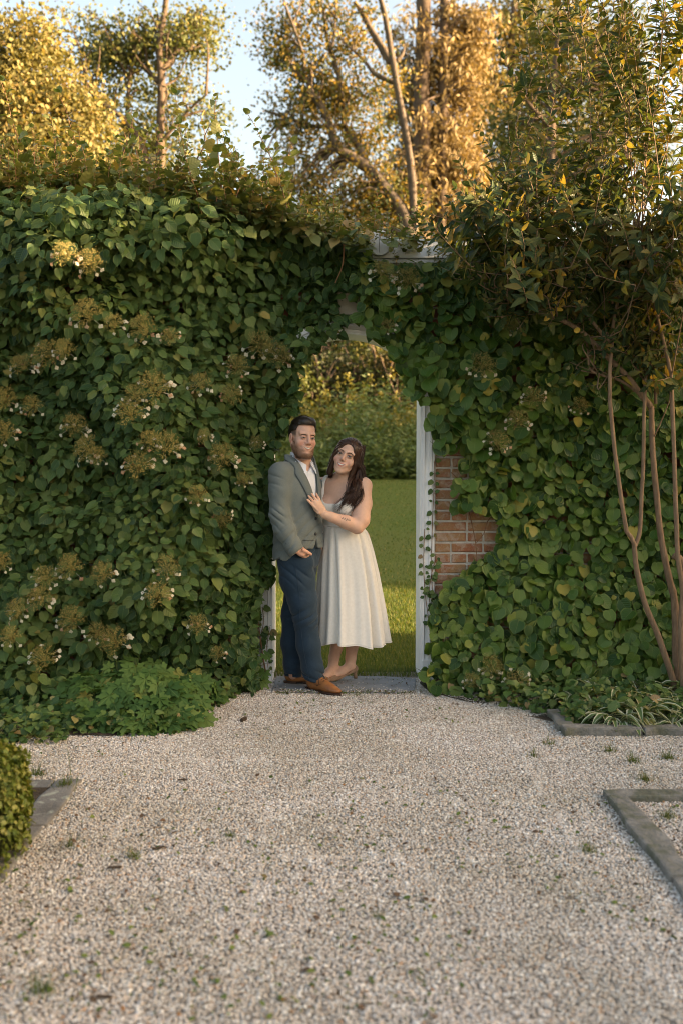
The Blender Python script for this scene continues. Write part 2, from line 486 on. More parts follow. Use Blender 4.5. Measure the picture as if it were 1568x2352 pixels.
# one gravel object: patches of loose pebbles laid side by side with geometry nodes
pts, rots, pick = [], [], []
for iy in range(9):
    for ix in range(-6, 7):
        x, y = ix * 0.6, 1.55 + iy * 0.6
        if y > 6.75 or abs(x) > 0.45 * y + 1.3: continue
        pts.append((x, y, 0.002)); rots.append((0, 0, random.randrange(4) * math.pi / 2)); pick.append(random.randrange(3))
gme = bpy.data.meshes.new('gravel')
gme.from_pydata(pts, [], [])
a = gme.attributes.new('rot', 'FLOAT_VECTOR', 'POINT'); a.data.foreach_set('vector', np.array(rots, np.float32).ravel())
a = gme.attributes.new('pick', 'INT', 'POINT'); a.data.foreach_set('value', np.array(pick, np.int32))
gravel = link(bpy.data.objects.new('gravel', gme))
tag(gravel, 'pale tan and white pea gravel covering the path', 'gravel', kind='stuff')
gt = bpy.data.node_groups.new('gravel_scatter', 'GeometryNodeTree')
gt.interface.new_socket('Geometry', in_out='INPUT', socket_type='NodeSocketGeometry')
gt.interface.new_socket('Geometry', in_out='OUTPUT', socket_type='NodeSocketGeometry')
gi, go = gt.nodes.new('NodeGroupInput'), gt.nodes.new('NodeGroupOutput')
iop = gt.nodes.new('GeometryNodeInstanceOnPoints')
g2i = gt.nodes.new('GeometryNodeGeometryToInstance')
for me in reversed(PATCH):
    ob = bpy.data.objects.new('pebbles', me)
    oi = gt.nodes.new('GeometryNodeObjectInfo'); oi.inputs['Object'].default_value = ob
    gt.links.new(oi.outputs['Geometry'], g2i.inputs[0]) if False else None
    oi.inputs['As Instance'].default_value = True
    if 'jn' not in globals(): jn = gt.nodes.new('GeometryNodeJoinGeometry')
    gt.links.new(oi.outputs['Geometry'], jn.inputs[0])
na = gt.nodes.new('GeometryNodeInputNamedAttribute'); na.data_type = 'FLOAT_VECTOR'; na.inputs[0].default_value = 'rot'
nb = gt.nodes.new('GeometryNodeInputNamedAttribute'); nb.data_type = 'INT'; nb.inputs[0].default_value = 'pick'
gt.links.new(gi.outputs[0], iop.inputs['Points'])
gt.links.new(jn.outputs[0], iop.inputs['Instance'])
iop.inputs['Pick Instance'].default_value = True
gt.links.new(nb.outputs[0], iop.inputs['Instance Index'])
gt.links.new(na.outputs[0], iop.inputs['Rotation'])
gt.links.new(iop.outputs[0], go.inputs[0])
gravel.modifiers.new('scatter', 'NODES').node_group = gt

# ---- planting beds either side of the path
def poly_sheet(name, poly, z, mat, amp=0.02):
    bm = bmesh.new()
    vs = [bm.verts.new((p[0], p[1], z)) for p in poly]
    bm.faces.new(vs)
    bmesh.ops.triangulate(bm, faces=bm.faces[:])
    bmesh.ops.subdivide_edges(bm, edges=bm.edges[:], cuts=4, use_grid_fill=True)
    f = Fbm(5, lo=2, hi=9)
    for v in bm.verts:
        v.co.z = z + amp * (0.6 + float(f(np.array([v.co])) [0]) * 0.5)
    me = bpy.data.meshes.new(name); bm.to_mesh(me); bm.free()
    me.materials.append(mat)
    return tag(link(bpy.data.objects.new(name, me)), kind='structure')

Lb = [ground(*p) for p in ((-700, 1700), (0, 1704), (120, 1692), (260, 1694), (400, 1684), (470, 1655), (540, 1615), (600, 1588), (618, 1572))]
poly_sheet('flower_bed_left', [(p.x, p.y) for p in Lb] + [(-0.5, 6.63), (-6, 6.63)], -0.006, M['soil'], 0.022)
Rb = [ground(*p) for p in ((962, 1574), (985, 1592), (1060, 1612), (1180, 1640), (1270, 1662))]
poly_sheet('flower_bed_right', [(p.x, p.y) for p in Rb] + [(1.25, 5.36), (5, 5.36), (5, 6.63), (0.56, 6.63)], -0.006, M['soil'], 0.022)

# ---- brick wall with an arched gate opening
WF, WB, WT = 6.632, 6.93, 2.80
OX0, OX1 = -0.46, 0.52           # clear opening
ACX, AZC, AR = 0.03, 1.751, 0.559  # arch: centre and inner radius
def wall_mat():
    m, nt, out = nodes_of('wall_brick'); b = NB(nt)
    co = b.coord('Object')
    mp = b.n('ShaderNodeMapping'); mp.inputs['Rotation'].default_value = (R_(90), 0, 0); nt.links.new(co, mp.inputs[0])
    br = b.n('ShaderNodeTexBrick', inp={'Scale': 1.0, 'Mortar Size': 0.006, 'Brick Width': 0.215, 'Row Height': 0.071, 'Color1': (0.22, 0.075, 0.045, 1), 'Color2': (0.30, 0.11, 0.06, 1), 'Mortar': (0.42, 0.38, 0.33, 1)})
    nt.links.new(mp.outputs[0], br.inputs[0])
    p = b.n('ShaderNodeBsdfPrincipled', inp={'Roughness': 0.9})
    nt.links.new(br.outputs[0], p.inputs['Base Color']); nt.links.new(p.outputs[0], out.inputs[0])
    return m
M['wall_brick'] = wall_mat()
def brick_mat():
    m, nt, out = nodes_of('brick'); b = NB(nt)
    rnd = b.n('ShaderNodeObjectInfo').outputs['Random']
    c = b.ramp(rnd, [(0.0, (0.24, 0.075, 0.040)), (0.3, (0.33, 0.11, 0.06)), (0.6, (0.38, 0.145, 0.075)), (0.85, (0.36, 0.16, 0.09)), (1.0, (0.21, 0.085, 0.055))])
    gm = b.n('ShaderNodeNewGeometry').outputs['Position']
    c = b.mix(b.math('MULTIPLY', b.ramp(b.noise(9, 5, 0.7, gm), [(0.38, (0, 0, 0)), (0.58, (1, 1, 1))]), 0.75), c, (0.38, 0.27, 0.13))
    c = b.mix(b.math('MULTIPLY', b.ramp(b.noise(16, 4, 0.7, gm, 0.6), [(0.48, (0, 0, 0)), (0.62, (1, 1, 1))]), 0.8), c, (0.50, 0.42, 0.34))
    c = b.mix(0.35, c, b.ramp(b.noise(150, 3, 0.7, gm), [(0.3, (0.12, 0.04, 0.025)), (0.7, (0.46, 0.21, 0.12))]))
    p = b.n('ShaderNodeBsdfPrincipled', inp={'Roughness': 0.9, 'Specular IOR Level': 0.15})
    nt.links.new(c, p.inputs['Base Color'])
    nt.links.new(b.bump(b.noise(140, 4, 0.7, gm), 0.7, 0.006), p.inputs['Normal'])
    nt.links.new(p.outputs[0], out.inputs[0])
    return m
M['brick'] = brick_mat()

wall = empty('brick_wall', (0.03, 6.78, 0))
tag(wall, 'old red brick garden wall with an arched gateway, mostly hidden by climbing leaves', 'wall')
jx0, jx1 = OX0 - 0.098, OX1 + 0.098
bm = bmesh.new()
def extr(poly, y0, y1):
    f = [bm.verts.new((x, y0, z)) for x, z in poly]; k = [bm.verts.new((x, y1, z)) for x, z in poly]
    bm.faces.new(f); bm.faces.new(k[::-1])
    for i in range(len(poly)):
        j = (i + 1) % len(poly); bm.faces.new((f[j], f[i], k[i], k[j]))
extr([(-14, 0), (jx0, 0), (jx0, 2.03), (jx0, WT), (-14, WT)], WF, WB)
extr([(jx1, 0), (18, 0), (18, WT), (jx1, WT), (jx1, 2.03)], WF, WB)
ang = np.linspace(math.pi * 0.93, math.pi * 0.07, 17)
arc = [(ACX + (AR + 0.09) * math.cos(t), AZC + (AR + 0.09) * math.sin(t)) for t in ang]
arc = [(min(max(x, jx0), jx1), z) for x, z in arc]
for (xa, za), (xb, zb) in zip(arc[:-1], arc[1:]):
    if xb - xa > 1e-4: extr([(xa, za), (xb, zb), (xb, WT - .0005), (xa, WT - .0005)], WF, WB)
me = bpy.data.meshes.new('wall_core'); bm.to_mesh(me); bm.free(); me.materials.append(M['wall_brick'])
link(bpy.data.objects.new('wall_core', me), wall)

def brick_mesh(w, seed):
    r = np.random.default_rng(seed)
    V, F = box_vf(-w / 2, w / 2, 0, 0.05, -.0285, .0285)
    V = V + r.normal(0, 0.0012, V.shape)
    me = raw_mesh('brick', V, F, False, None, [M['brick']])
    bevel_mesh(me, 0.004, 1)
    return me
BRK = {0: [brick_mesh(0.203, s) for s in range(4)], 1: [brick_mesh(0.097, s + 9) for s in range(3)], 2: [brick_mesh(0.145, s + 20) for s in range(2)]}
V, F = box_vf(jx1 + .001, 1.72, WF - .0035, WF - .0005, 0.0, 1.82)
mobj('mortar_bed', V, F, M['mortar'], wall, smooth=False)
V, F = box_vf(-1.05, jx0 - .001, WF - .0035, WF - .0005, 0.0, 1.25)
mobj('mortar_bed', V, F, M['mortar'], wall, smooth=False)
def lay(x0, x1, z1, flip):
    row = 0; z = 0.045
    while z < z1:
        patt = ([1, 0, 0, 1, 0, 1, 0, 0, 1], [0, 1, 0, 0, 1, 0, 0, 1, 0], [0, 0, 1, 0, 0, 0, 1, 0, 0], [1, 1, 0, 1, 0, 0, 1, 1, 0])[row % 4]
        x = 0.006; i = 0
        while x < x1 - x0 - 0.05:
            k_ = patt[i % 9]; w = (0.203, 0.097)[k_]
            xc = (x0 + x + w / 2) if not flip else (x1 - x - w / 2)
            place('brick', random.choice(BRK[k_]), (xc, WF - 0.0105 - random.random() * .003, z), (random.gauss(0, .006), random.gauss(0, .008), random.gauss(0, .008)), parent=wall)
            x += w + 0.0125; i += 1
        z += 0.071; row += 1
lay(jx1, 1.70, 1.78, False)
lay(-1.03, jx0, 1.2, True)

# keystone
def prism_xz(poly, y0, y1):
    n = len(poly)
    V = np.array([(x, y0, z) for x, z in poly] + [(x, y1, z) for x, z in poly], float)
    F = [tuple(range(n)), tuple(range(2 * n - 1, n - 1, -1))] + [((i + 1) % n, i, n + i, n + (i + 1) % n) for i in range(n)]
    return V, F
V, F = prism_xz([(-0.012, 2.43), (0.128, 2.43), (0.158, 2.66), (-0.042, 2.66)], WF - 0.06, WF + 0.02)
o = mobj('keystone', V, F, M['keystone'], wall, smooth=False); bevel_mesh(o.data, 0.008)
tag(o, 'rough pale stone keystone above the arch')

# ---- white wooden gate surround
frame = empty('gate_frame', (0.03, 6.66, 0))
tag(frame, 'white painted wooden arched gate surround with moulded jambs', 'gate frame')
prof = [(0.0, 6.955), (0.0, 6.602), (0.012, 6.602), (0.012, 6.588), (0.026, 6.576), (0.031, 6.586), (0.052, 6.586), (0.057, 6.576), (0.073, 6.576), (0.078, 6.586), (0.092, 6.586), (0.0965, 6.602), (0.0965, 6.628)]
def jamb(sign, x_in, ztop):
    n = len(prof); zs = [0.0, 0.02, ztop - 0.13, ztop - 0.128, ztop]
    V = []
    for k_, z in enumerate(zs):
        for (u, y) in prof:
            V.append((x_in + sign * u, y, z))
    F = []
    for k_ in range(len(zs) - 1):
        for i in range(n - 1):
            a_, b_ = k_ * n + i, k_ * n + i + 1
            q = (a_, b_, b_ + n, a_ + n)
            F.append(q if sign < 0 else q[::-1])
    F.append(tuple(range((len(zs) - 1) * n, len(zs) * n)))
    o = mobj('jamb', np.array(V), F, M['white_paint'], frame, smooth=False)
    V2, F2 = box_vf(min(x_in + sign * .014, x_in + sign * .094), max(x_in + sign * .014, x_in + sign * .094), 6.566, 6.585, 0.001, 0.15)
    p = mobj('plinth', V2, F2, M['white_paint'], o, smooth=False); bevel_mesh(p.data, 0.004)
    return o
jamb(1, OX1, 2.05); jamb(-1, OX0, 2.05)
V, F = [], []
th = np.linspace(R_(29.5), R_(150.5), 30); n = len(prof)
for t in th:
    for (u, y) in prof:
        V.append((ACX + (AR + u) * math.cos(t), y - 0.003, AZC + (AR + u) * math.sin(t)))
for k_ in range(len(th) - 1):
    for i in range(n - 1):
        a_, b_ = k_ * n + i, k_ * n + i + 1
        F.append((a_, b_, b_ + n, a_ + n)[::-1])
mobj('arch', np.array(V), F, M['white_paint'], frame, smooth=False)
# coping board on the wall top with its round end ornament
cop = empty('wall_coping', (0.7, 6.75, WT)); tag(cop, 'weathered white coping board with a round disc ornament above the arch', 'coping')
V, F = box_vf(0.20, 1.75, 6.60, 6.99, WT + .002, WT + 0.125); o = mobj('board', V, F, M['white_paint'], cop, smooth=False); bevel_mesh(o.data, 0.006)
V, F = box_vf(0.18, 1.77, 6.615, 7.02, WT - .03, WT + 0.0); o = mobj('moulding', V, F, M['white_paint'], cop, smooth=False); bevel_mesh(o.data, 0.01)
a_ = np.linspace(0, 2 * math.pi, 33)[:-1]
V, F = prism_xz([(0.245 + 0.082 * math.cos(t), WT + 0.095 + 0.082 * math.sin(t)) for t in a_], 6.565, 6.605); o = mobj('disc_ornament', V, F, M['white_paint'], cop, smooth=False); bevel_mesh(o.data, 0.006)
V, F = box_vf(0.243, 0.2455, 6.562, 6.566, WT + .03, WT + 0.17); mobj('crack', V, F, M['stone'], o, smooth=False)

# ---- flagstone threshold
def slab(name, poly, z0, z1, mat, parent=None, seed=0, bev=0.006):
    n = len(poly)
    V = np.array([(x, y, z0) for x, y in poly] + [(x, y, z1) for x, y in poly], float)
    F = [tuple(range(n - 1, -1, -1)), tuple(range(n, 2 * n))] + [(i, (i + 1) % n, n + (i + 1) % n, n + i) for i in range(n)]
    o = mobj(name, V, F, mat, parent, smooth=False); bevel_mesh(o.data, bev)
    return o
o = slab('threshold_slab', [(-0.445, 6.27), (-0.2, 6.235), (0.1, 6.25), (0.36, 6.225), (0.47, 6.30), (0.50, 6.64), (0.3, 6.70), (0.0, 6.72), (-0.44, 6.70)], -0.03, 0.013, M['bluestone'])
tag(o, 'grey bluestone threshold slab under the couple in the gateway', 'slab')

# ---- stone edgings
def edging(name, label, pieces, group=None, mat='stone'):
    x = sum(p[0] + p[1] for p in pieces) / 2 / len(pieces); y = sum(p[2] + p[3] for p in pieces) / 2 / len(pieces)
    e = empty(name, (x, y, 0)); tag(e, label, 'edging', group)
    for i, (x0, x1, y0, y1, h) in enumerate(pieces):
        r = np.random.default_rng(i + int(x * 50) + 300)
        xm = (x0 + x1) / 2
        if x1 - x0 > y1 - y0:
            xs = np.linspace(x0 + .003, x1 - .003, 6); poly = [(q, y0 + r.normal(0, .008)) for q in xs] + [(q, y1 + r.normal(0, .008)) for q in xs[::-1]]
        else:
            ys = np.linspace(y0 + .003, y1 - .003, 6); poly = [(x1 + r.normal(0, .008), q) for q in ys] + [(x0 + r.normal(0, .008), q) for q in ys[::-1]]
        slab('edging_stone', poly, -0.04, h + r.normal(0, .003), M[mat], e, bev=0.011)
    return e
M['stone_lichen'] = None
def lichen_mat():
    m, nt, out = nodes_of('stone_lichen'); b = NB(nt)
    co = b.coord('Object')
    c = b.ramp(b.noise(6, 5, 0.6, co), [(0.25, (0.11, 0.105, 0.095)), (0.7, (0.22, 0.21, 0.19))])
    l = b.ramp(b.noise(9, 5, 0.6, co, 0.8), [(0.55, (0, 0, 0)), (0.62, (.8, .8, .8))])
    c = b.mix(l, c, (0.33, 0.35, 0.29))
    p = b.n('ShaderNodeBsdfPrincipled', inp={'Roughness': 0.9, 'Specular IOR Level': 0.15})
    nt.links.new(c, p.inputs['Base Color']); nt.links.new(b.bump(b.noise(50, 4, .6, co), .7, .01), p.inputs['Normal'])
    nt.links.new(p.outputs[0], out.inputs[0]); return m
M['stone_lichen'] = lichen_mat()
edging('stone_edging', 'grey stone kerb corner on the right of the gravel path', [(1.15, 1.25, 3.42, 4.25, 0.035), (1.15, 1.25, 2.5, 3.42, 0.034), (1.15, 1.95, 4.25, 4.35, 0.036), (1.95, 2.8, 4.25, 4.35, 0.034)])
edging('stone_edging', 'low stone border holding the variegated plants by the shrub', [(1.185, 1.27, 5.36, 5.72, 0.045), (1.19, 1.62, 5.27, 5.36, 0.048), (1.622, 2.05, 5.272, 5.36, 0.046), (2.052, 2.7, 5.27, 5.36, 0.047)])
edging('stone_edging', 'lichen spotted stone kerb corner on the left beside the box hedge', [(-1.31, -1.20, 3.95, 4.53, 0.016), (-1.31, -1.20, 3.2, 3.945, 0.016), (-1.75, -1.315, 4.43, 4.53, 0.017)], mat='stone_lichen')

# inside the kerbs: dark earth and moss; coarse litter
poly_sheet('planting_soil_right', [(1.255, 2.2), (3.2, 2.2), (3.2, 4.245), (1.255, 4.245)], -0.006, M['soil'], 0.012)
poly_sheet('planting_soil_left', [(-3.2, 2.0), (-1.315, 2.0), (-1.315, 4.425), (-3.2, 4.425)], 0.004, M['soil'], 0.012)

# stray pebbles kicked on to the threshold
n = 420
x, y = RNG.uniform(-.44, .48, n), np.where(RNG.random(n) < .65, 6.24 + .10 * RNG.random(n) ** 2, RNG.uniform(6.24, 6.68, n))
_oct = np.array([(1, 0, 0), (-1, 0, 0), (0, 1, 0), (0, -1, 0), (0, 0, 1), (0, 0, -1)], float) * np.array([1, .8, .6])
_of = np.array([(0, 2, 4), (2, 1, 4), (1, 3, 4), (3, 0, 4), (2, 0, 5), (1, 2, 5), (3, 1, 5), (0, 3, 5)])
V, F, A = batch(_oct, _of, np.stack([x, y, .0155 + 0 * x], 1), frames(np.array([0, 0, 1.0]) + RNG.normal(0, .2, (n, 3)), RNG.normal(0, 1, (n, 3))), RNG.uniform(.003, .0065, n))
tag(mobj('stray_pebbles', V, F, M['pebble'], attrs=A), 'loose pebbles scattered on the threshold slab', 'pebbles', kind='stuff')
# ================================================================== LEAF SHAPES
def leaf_template(outline, mid, cup=0.12, droop=0.12, seed=0, wob=0.03, petiole=0.0):
    """right half outline from base to tip (x>0) and midrib y values (same count) -> V, F(tri), rim"""
    r = np.random.default_rng(seed)
    o = np.array(outline, float); n = len(o)
    V, rim = [], []
    for y in mid: V.append((0, y, 0)); rim.append(0)
    for sgn in (1, -1):
        for (x, y) in o:
            V.append((sgn * (x + r.normal(0, wob) * (x > 0.02)), y + r.normal(0, wob), 0)); rim.append(1)
    V = np.array(V)
    V[:, 2] = cup * np.abs(V[:, 0]) - 0.55 * cup * (V[:, 0] ** 2) * 2 - droop * V[:, 1] ** 2 + r.normal(0, wob * .5, len(V)) * (np.array(rim) > 0)
    m = len(mid); F = []
    for s_, off in ((1, m), (-1, m + n)):
        i = j = 0
        while i < m - 1 or j < n - 1:
            if j < n - 1 and (i >= m - 1 or j / (n - 1) <= i / (m - 1)):
                f = (i, off + j, off + j + 1); j += 1
            else:
                f = (i, off + j, i + 1); i += 1
            F.append(f if s_ > 0 else f[::-1])
    rim = np.array(rim, float)
    if petiole:
        k_ = len(V)
        V = np.concatenate([V, [(-.02, .03, -.005), (.02, .03, -.005), (.015, -petiole * .6, -.12), (0, -petiole, -.34)]])
        F += [(k_, k_ + 1, k_ + 2), (k_, k_ + 2, k_ + 3)]
        rim = np.concatenate([rim, [0, 0, 0, 0]])
    return V, np.array(F), rim

HEART = [(0.0, 0.0), (0.16, -0.09), (0.36, -0.02), (0.47, 0.22), (0.47, 0.45), (0.36, 0.70), (0.17, 0.90), (0.0, 1.06)]
ROUND = [(0.0, 0.0), (0.18, -0.10), (0.42, -0.03), (0.55, 0.24), (0.54, 0.50), (0.40, 0.74), (0.17, 0.88), (0.0, 0.98)]
LANCE = [(0.0, 0.0), (0.13, 0.12), (0.20, 0.34), (0.18, 0.58), (0.10, 0.82), (0.0, 1.0)]
OVAL = [(0.0, 0.0), (0.22, 0.15), (0.30, 0.42), (0.24, 0.72), (0.0, 1.0)]
MID = [0.0, 0.35, 0.7, 1.03]
T_HEART = [leaf_template(HEART, MID, (0.16, .26, .36, .24, .45, .10)[s], (0.10, .2, .3, .12, .18, .34)[s], s, 0.034, 0.75) for s in range(6)]
T_ROUND = [leaf_template(ROUND, [0, .33, .66, .96], (.12, .2, .3, .18, .38)[s], (.10, .16, .26, .3, .14)[s], s + 10, 0.034, 0.75) for s in range(5)]
T_LANCE = [leaf_template(LANCE, [0, .33, .66, .99], 0.3, 0.18, s + 20, 0.012) for s in range(3)]
T_OVAL = [leaf_template(OVAL, [0, .5, .98], 0.3, 0.2, s + 30, 0.02) for s in range(2)]

def leaves(T, pos, R, s, tint=None):
    """leaves of mixed variants -> one V, F, attrs"""
    which = RNG.integers(0, len(T), len(pos)); parts = []
    tint = RNG.random(len(pos)) if tint is None else tint
    for k_, (tv, tf, rim) in enumerate(T):
        q = which == k_
        if not q.any(): continue
        V, F, A = batch(tv, tf, pos[q], R[q], s[q], tint[q])
        A['rim'] = np.tile(rim, q.sum())
        parts.append((V, F, A))
    return merge(parts)

def leaf_meshes(T, mat, name='leaf'):
    return [raw_mesh(name, tv, tf, True, {'leafco': tv, 'rim': rim}, [mat]) for tv, tf, rim in T]

def rand_dirs(n, spread):
    return RNG.normal(0, spread, (n, 3))

# ================================================================== CLIMBING HYDRANGEA ON THE WALL
OPEN = [(590, 1640), (594, 1385), (606, 1352), (630, 1330), (640, 1180), (640, 1040), (655, 985), (690, 935), (688, 872), (722, 812), (752, 782), (800, 768), (850, 776), (884, 800), (918, 852), (938, 905),
        (962, 925), (986, 938), (982, 1000), (1002, 1046), (1004, 1300), (1000, 1365), (984, 1430), (986, 1500), (968, 1545), (960, 1640)]
BRICKS = [(990, 1040), (1062, 1040), (1058, 1085), (1040, 1110), (1040, 1172), (1120, 1180), (1150, 1205), (1142, 1262), (1085, 1300), (1030, 1330), (1012, 1372), (985, 1372)]
ARCHPEEK = [(795, 748), (846, 746), (850, 772), (798, 772)]
KEYPEEK = [(776, 690), (824, 686), (826, 722), (778, 724)]
CAPPEEK = [(846, 545), (884, 545), (886, 564), (1040, 566), (1044, 600), (960, 606), (886, 604), (850, 596)]
fL, fR = Fbm(3, lo=1.0, hi=4.5), Fbm(4, lo=1.0, hi=4.5)

def left_surface(x, z):
    P = np.stack([x, 0 * x, z], 1)
    base = 6.17 + 0.14 * fL(P)
    base -= 0.16 * np.clip((0.9 - z) / 0.9, 0, 1)               # heavier at the foot
    near = np.clip((x + 1.05) / 0.55, 0, 1)
    base += 0.30 * near * near * np.clip((2.5 - z) / 0.8, 0, 1)   # steps back to the jamb
    base += 0.26 * np.clip((x + 0.9) / 0.5, 0, 1) * np.clip((z - 1.9) / 0.5, 0, 1)  # shallow over the arch
    base += 0.45 * np.clip((z - 2.9) / 0.5, 0, 1) ** 1.5
    return np.minimum(base, 6.58)

def right_surface(x, z):
    P = np.stack([x, 0 * x, z], 1)
    base = 6.47 + 0.055 * fR(P)
    base -= 0.28 * np.clip((0.75 - z) / 0.75, 0, 1)
    base -= 0.10 * np.clip((z - 2.3) / 0.4, 0, 1)
    return np.minimum(base, 6.59)

def clump_leaves(C, n_in, size, up=0.35):
    """rosettes of drooping leaves round centres C (facing the camera side)"""
    K = len(C)
    ax = unit(np.stack([RNG.normal(0, .28, K), -np.ones(K), up + RNG.normal(0, .22, K)], 1))
    pos, nr, tp, sz = [], [], [], []
    for k_ in range(K):
        n = int(n_in[k_])
        a = np.arange(n) * 2.39996 + RNG.uniform(0, 6.28)
        t = np.sqrt((np.arange(n) + .5) / n)
        e1 = unit(np.cross(ax[k_], [0, 0, 1.0])); e2 = np.cross(ax[k_], e1)
        rad = np.cos(a)[:, None] * e1 + np.sin(a)[:, None] * e2
        s = size[k_] * (0.55 + 0.55 * t) * RNG.uniform(.8, 1.2, n)
        p = C[k_] + rad * (0.02 + 0.085 * t)[:, None] - ax[k_] * (0.11 * t * t)[:, None] + RNG.normal(0, .012, (n, 3))
        d = rad * (0.9) + np.array([0, -0.1, -0.75]) * (0.35 + .6 * t)[:, None] + RNG.normal(0, .22, (n, 3))
        nn = ax[k_] * 0.9 + rad * (0.35 * t)[:, None] + np.array([0, 0, 0.35]) + RNG.normal(0, .25, (n, 3))
        pos.append(p); nr.append(nn); tp.append(d); sz.append(s)
    return np.concatenate(pos), np.concatenate(nr), np.concatenate(tp), np.concatenate(sz)

def keep_out(P, extra=()):
    Q = project(P)
    bad = inside(OPEN, Q)
    for poly in (BRICKS, ARCHPEEK, KEYPEEK, CAPPEEK) + tuple(extra):
        bad |= inside(poly, Q)
    return ~bad

def build_vine(name, label, xr, zr, surface, T, mat, n_clump, n_base, size, seed_shift, clump_mul=1.0, flat=False):
    root = empty(name, ((xr[0] + xr[1]) / 2, 6.5, 0))
    tag(root, label, 'climbing plant')
    # rosettes
    x = RNG.uniform(*xr, n_clump); z = RNG.uniform(*zr, n_clump)
    lump = RNG.uniform(0, 1, n_clump)
    y = surface(x, z) - (0.20 if not flat else 0.08) * lump ** 2 * clump_mul
    C = np.stack([x, y, z], 1)
    p1, n1, d1, s1 = clump_leaves(C, RNG.integers(9, 17, n_clump) if not flat else RNG.integers(4, 9, n_clump), np.full(n_clump, size) * RNG.uniform(.6, 1.15, n_clump), 0.30 if not flat else 0.1)
    # shingled underlayer
    n_extra = 420 if not flat else 0
    xe, ze = RNG.uniform(-.66, -.44, n_extra), RNG.uniform(.74, 2.1, n_extra)
    x = RNG.uniform(*xr, n_base); z = RNG.uniform(*zr, n_base)
    y = np.minimum(surface(x, z) + RNG.uniform(-0.02, 0.16 if not flat else 0.09, n_base), 6.60)
    p2 = np.stack([x, y, z], 1)
    p2 = np.concatenate([p2, np.stack([xe, RNG.uniform(6.42, 6.56, n_extra), ze], 1)]); n_base += n_extra
    n2 = np.array([0, -1, .45]) + rand_dirs(n_base, .45 if not flat else .40)
    d2 = np.array([0, -.15, -1]) + rand_dirs(n_base, .45 if not flat else .40) * np.array([1.2, .3, .5])
    s2 = size * RNG.uniform(.55, 1.3, n_base)
    pos, nr, tp, s = np.concatenate([p1, p2]), np.concatenate([n1, n2]), np.concatenate([d1, d2]), np.concatenate([s1, s2])
    crest = np.interp(pos[:, 0], [-3.5, -1.2, -.45, .1, .3, 4], [3.18, 3.15, 3.12, 2.86, 2.78, 2.86]) + .07 * Fbm(44, lo=2, hi=8)(pos * np.array([1, 0, 0]))
    ok = (pos[:, 2] < crest) & keep_out(pos + unit(tp) * (s * .5)[:, None]) & keep_out(pos) & (pos[:, 2] > 0.03)
    # keep clear of the foot of the jamb and of the man leaning at it
    ok &= ~((pos[:, 0] > -0.445) & (pos[:, 0] < 0.0) & (pos[:, 1] < 6.62) & (pos[:, 2] < 1.55))
    pos, nr, tp, s = pos[ok], nr[ok], tp[ok], s[ok]
    R = frames(nr, tp)
    hue = Fbm(15 + seed_shift, lo=1.2, hi=7)(pos)
    tint = np.clip(.38 + .20 * hue + RNG.normal(0, .17, len(pos)) + .10 * (pos[:, 2] > 2.4) + (RNG.random(len(pos)) > .985) * .6, 0.0, .999)
    S3 = np.stack([s * RNG.uniform(.78, 1.06, len(s)), s, s * RNG.uniform(.6, 1.7, len(s))], 1)
    # the largest leaves in view stand as leaves of their own
    Q = project(pos)
    vis = (Q[:, 0] > 0) & (Q[:, 0] < 1568) & (Q[:, 1] > 0) & (Q[:, 1] < 2352)
    score = np.where(vis, s - 0.35 * (pos[:, 1] - surface(pos[:, 0], pos[:, 2])), -9)
    top = np.argsort(-score)[:300]
    rest = np.ones(len(pos), bool); rest[top] = False
    V, F, A = leaves(T, pos[rest], R[rest], S3[rest], tint[rest])
    o = mobj('foliage', V, F, mat, root, attrs=A); o['kind'] = 'stuff'
    LM = leaf_meshes(T, mat)
    for i in top:
        place('leaf', LM[i % len(LM)], pos[i], rot_to(R[i]), tuple(float(q) for q in S3[i]), root)
    return root

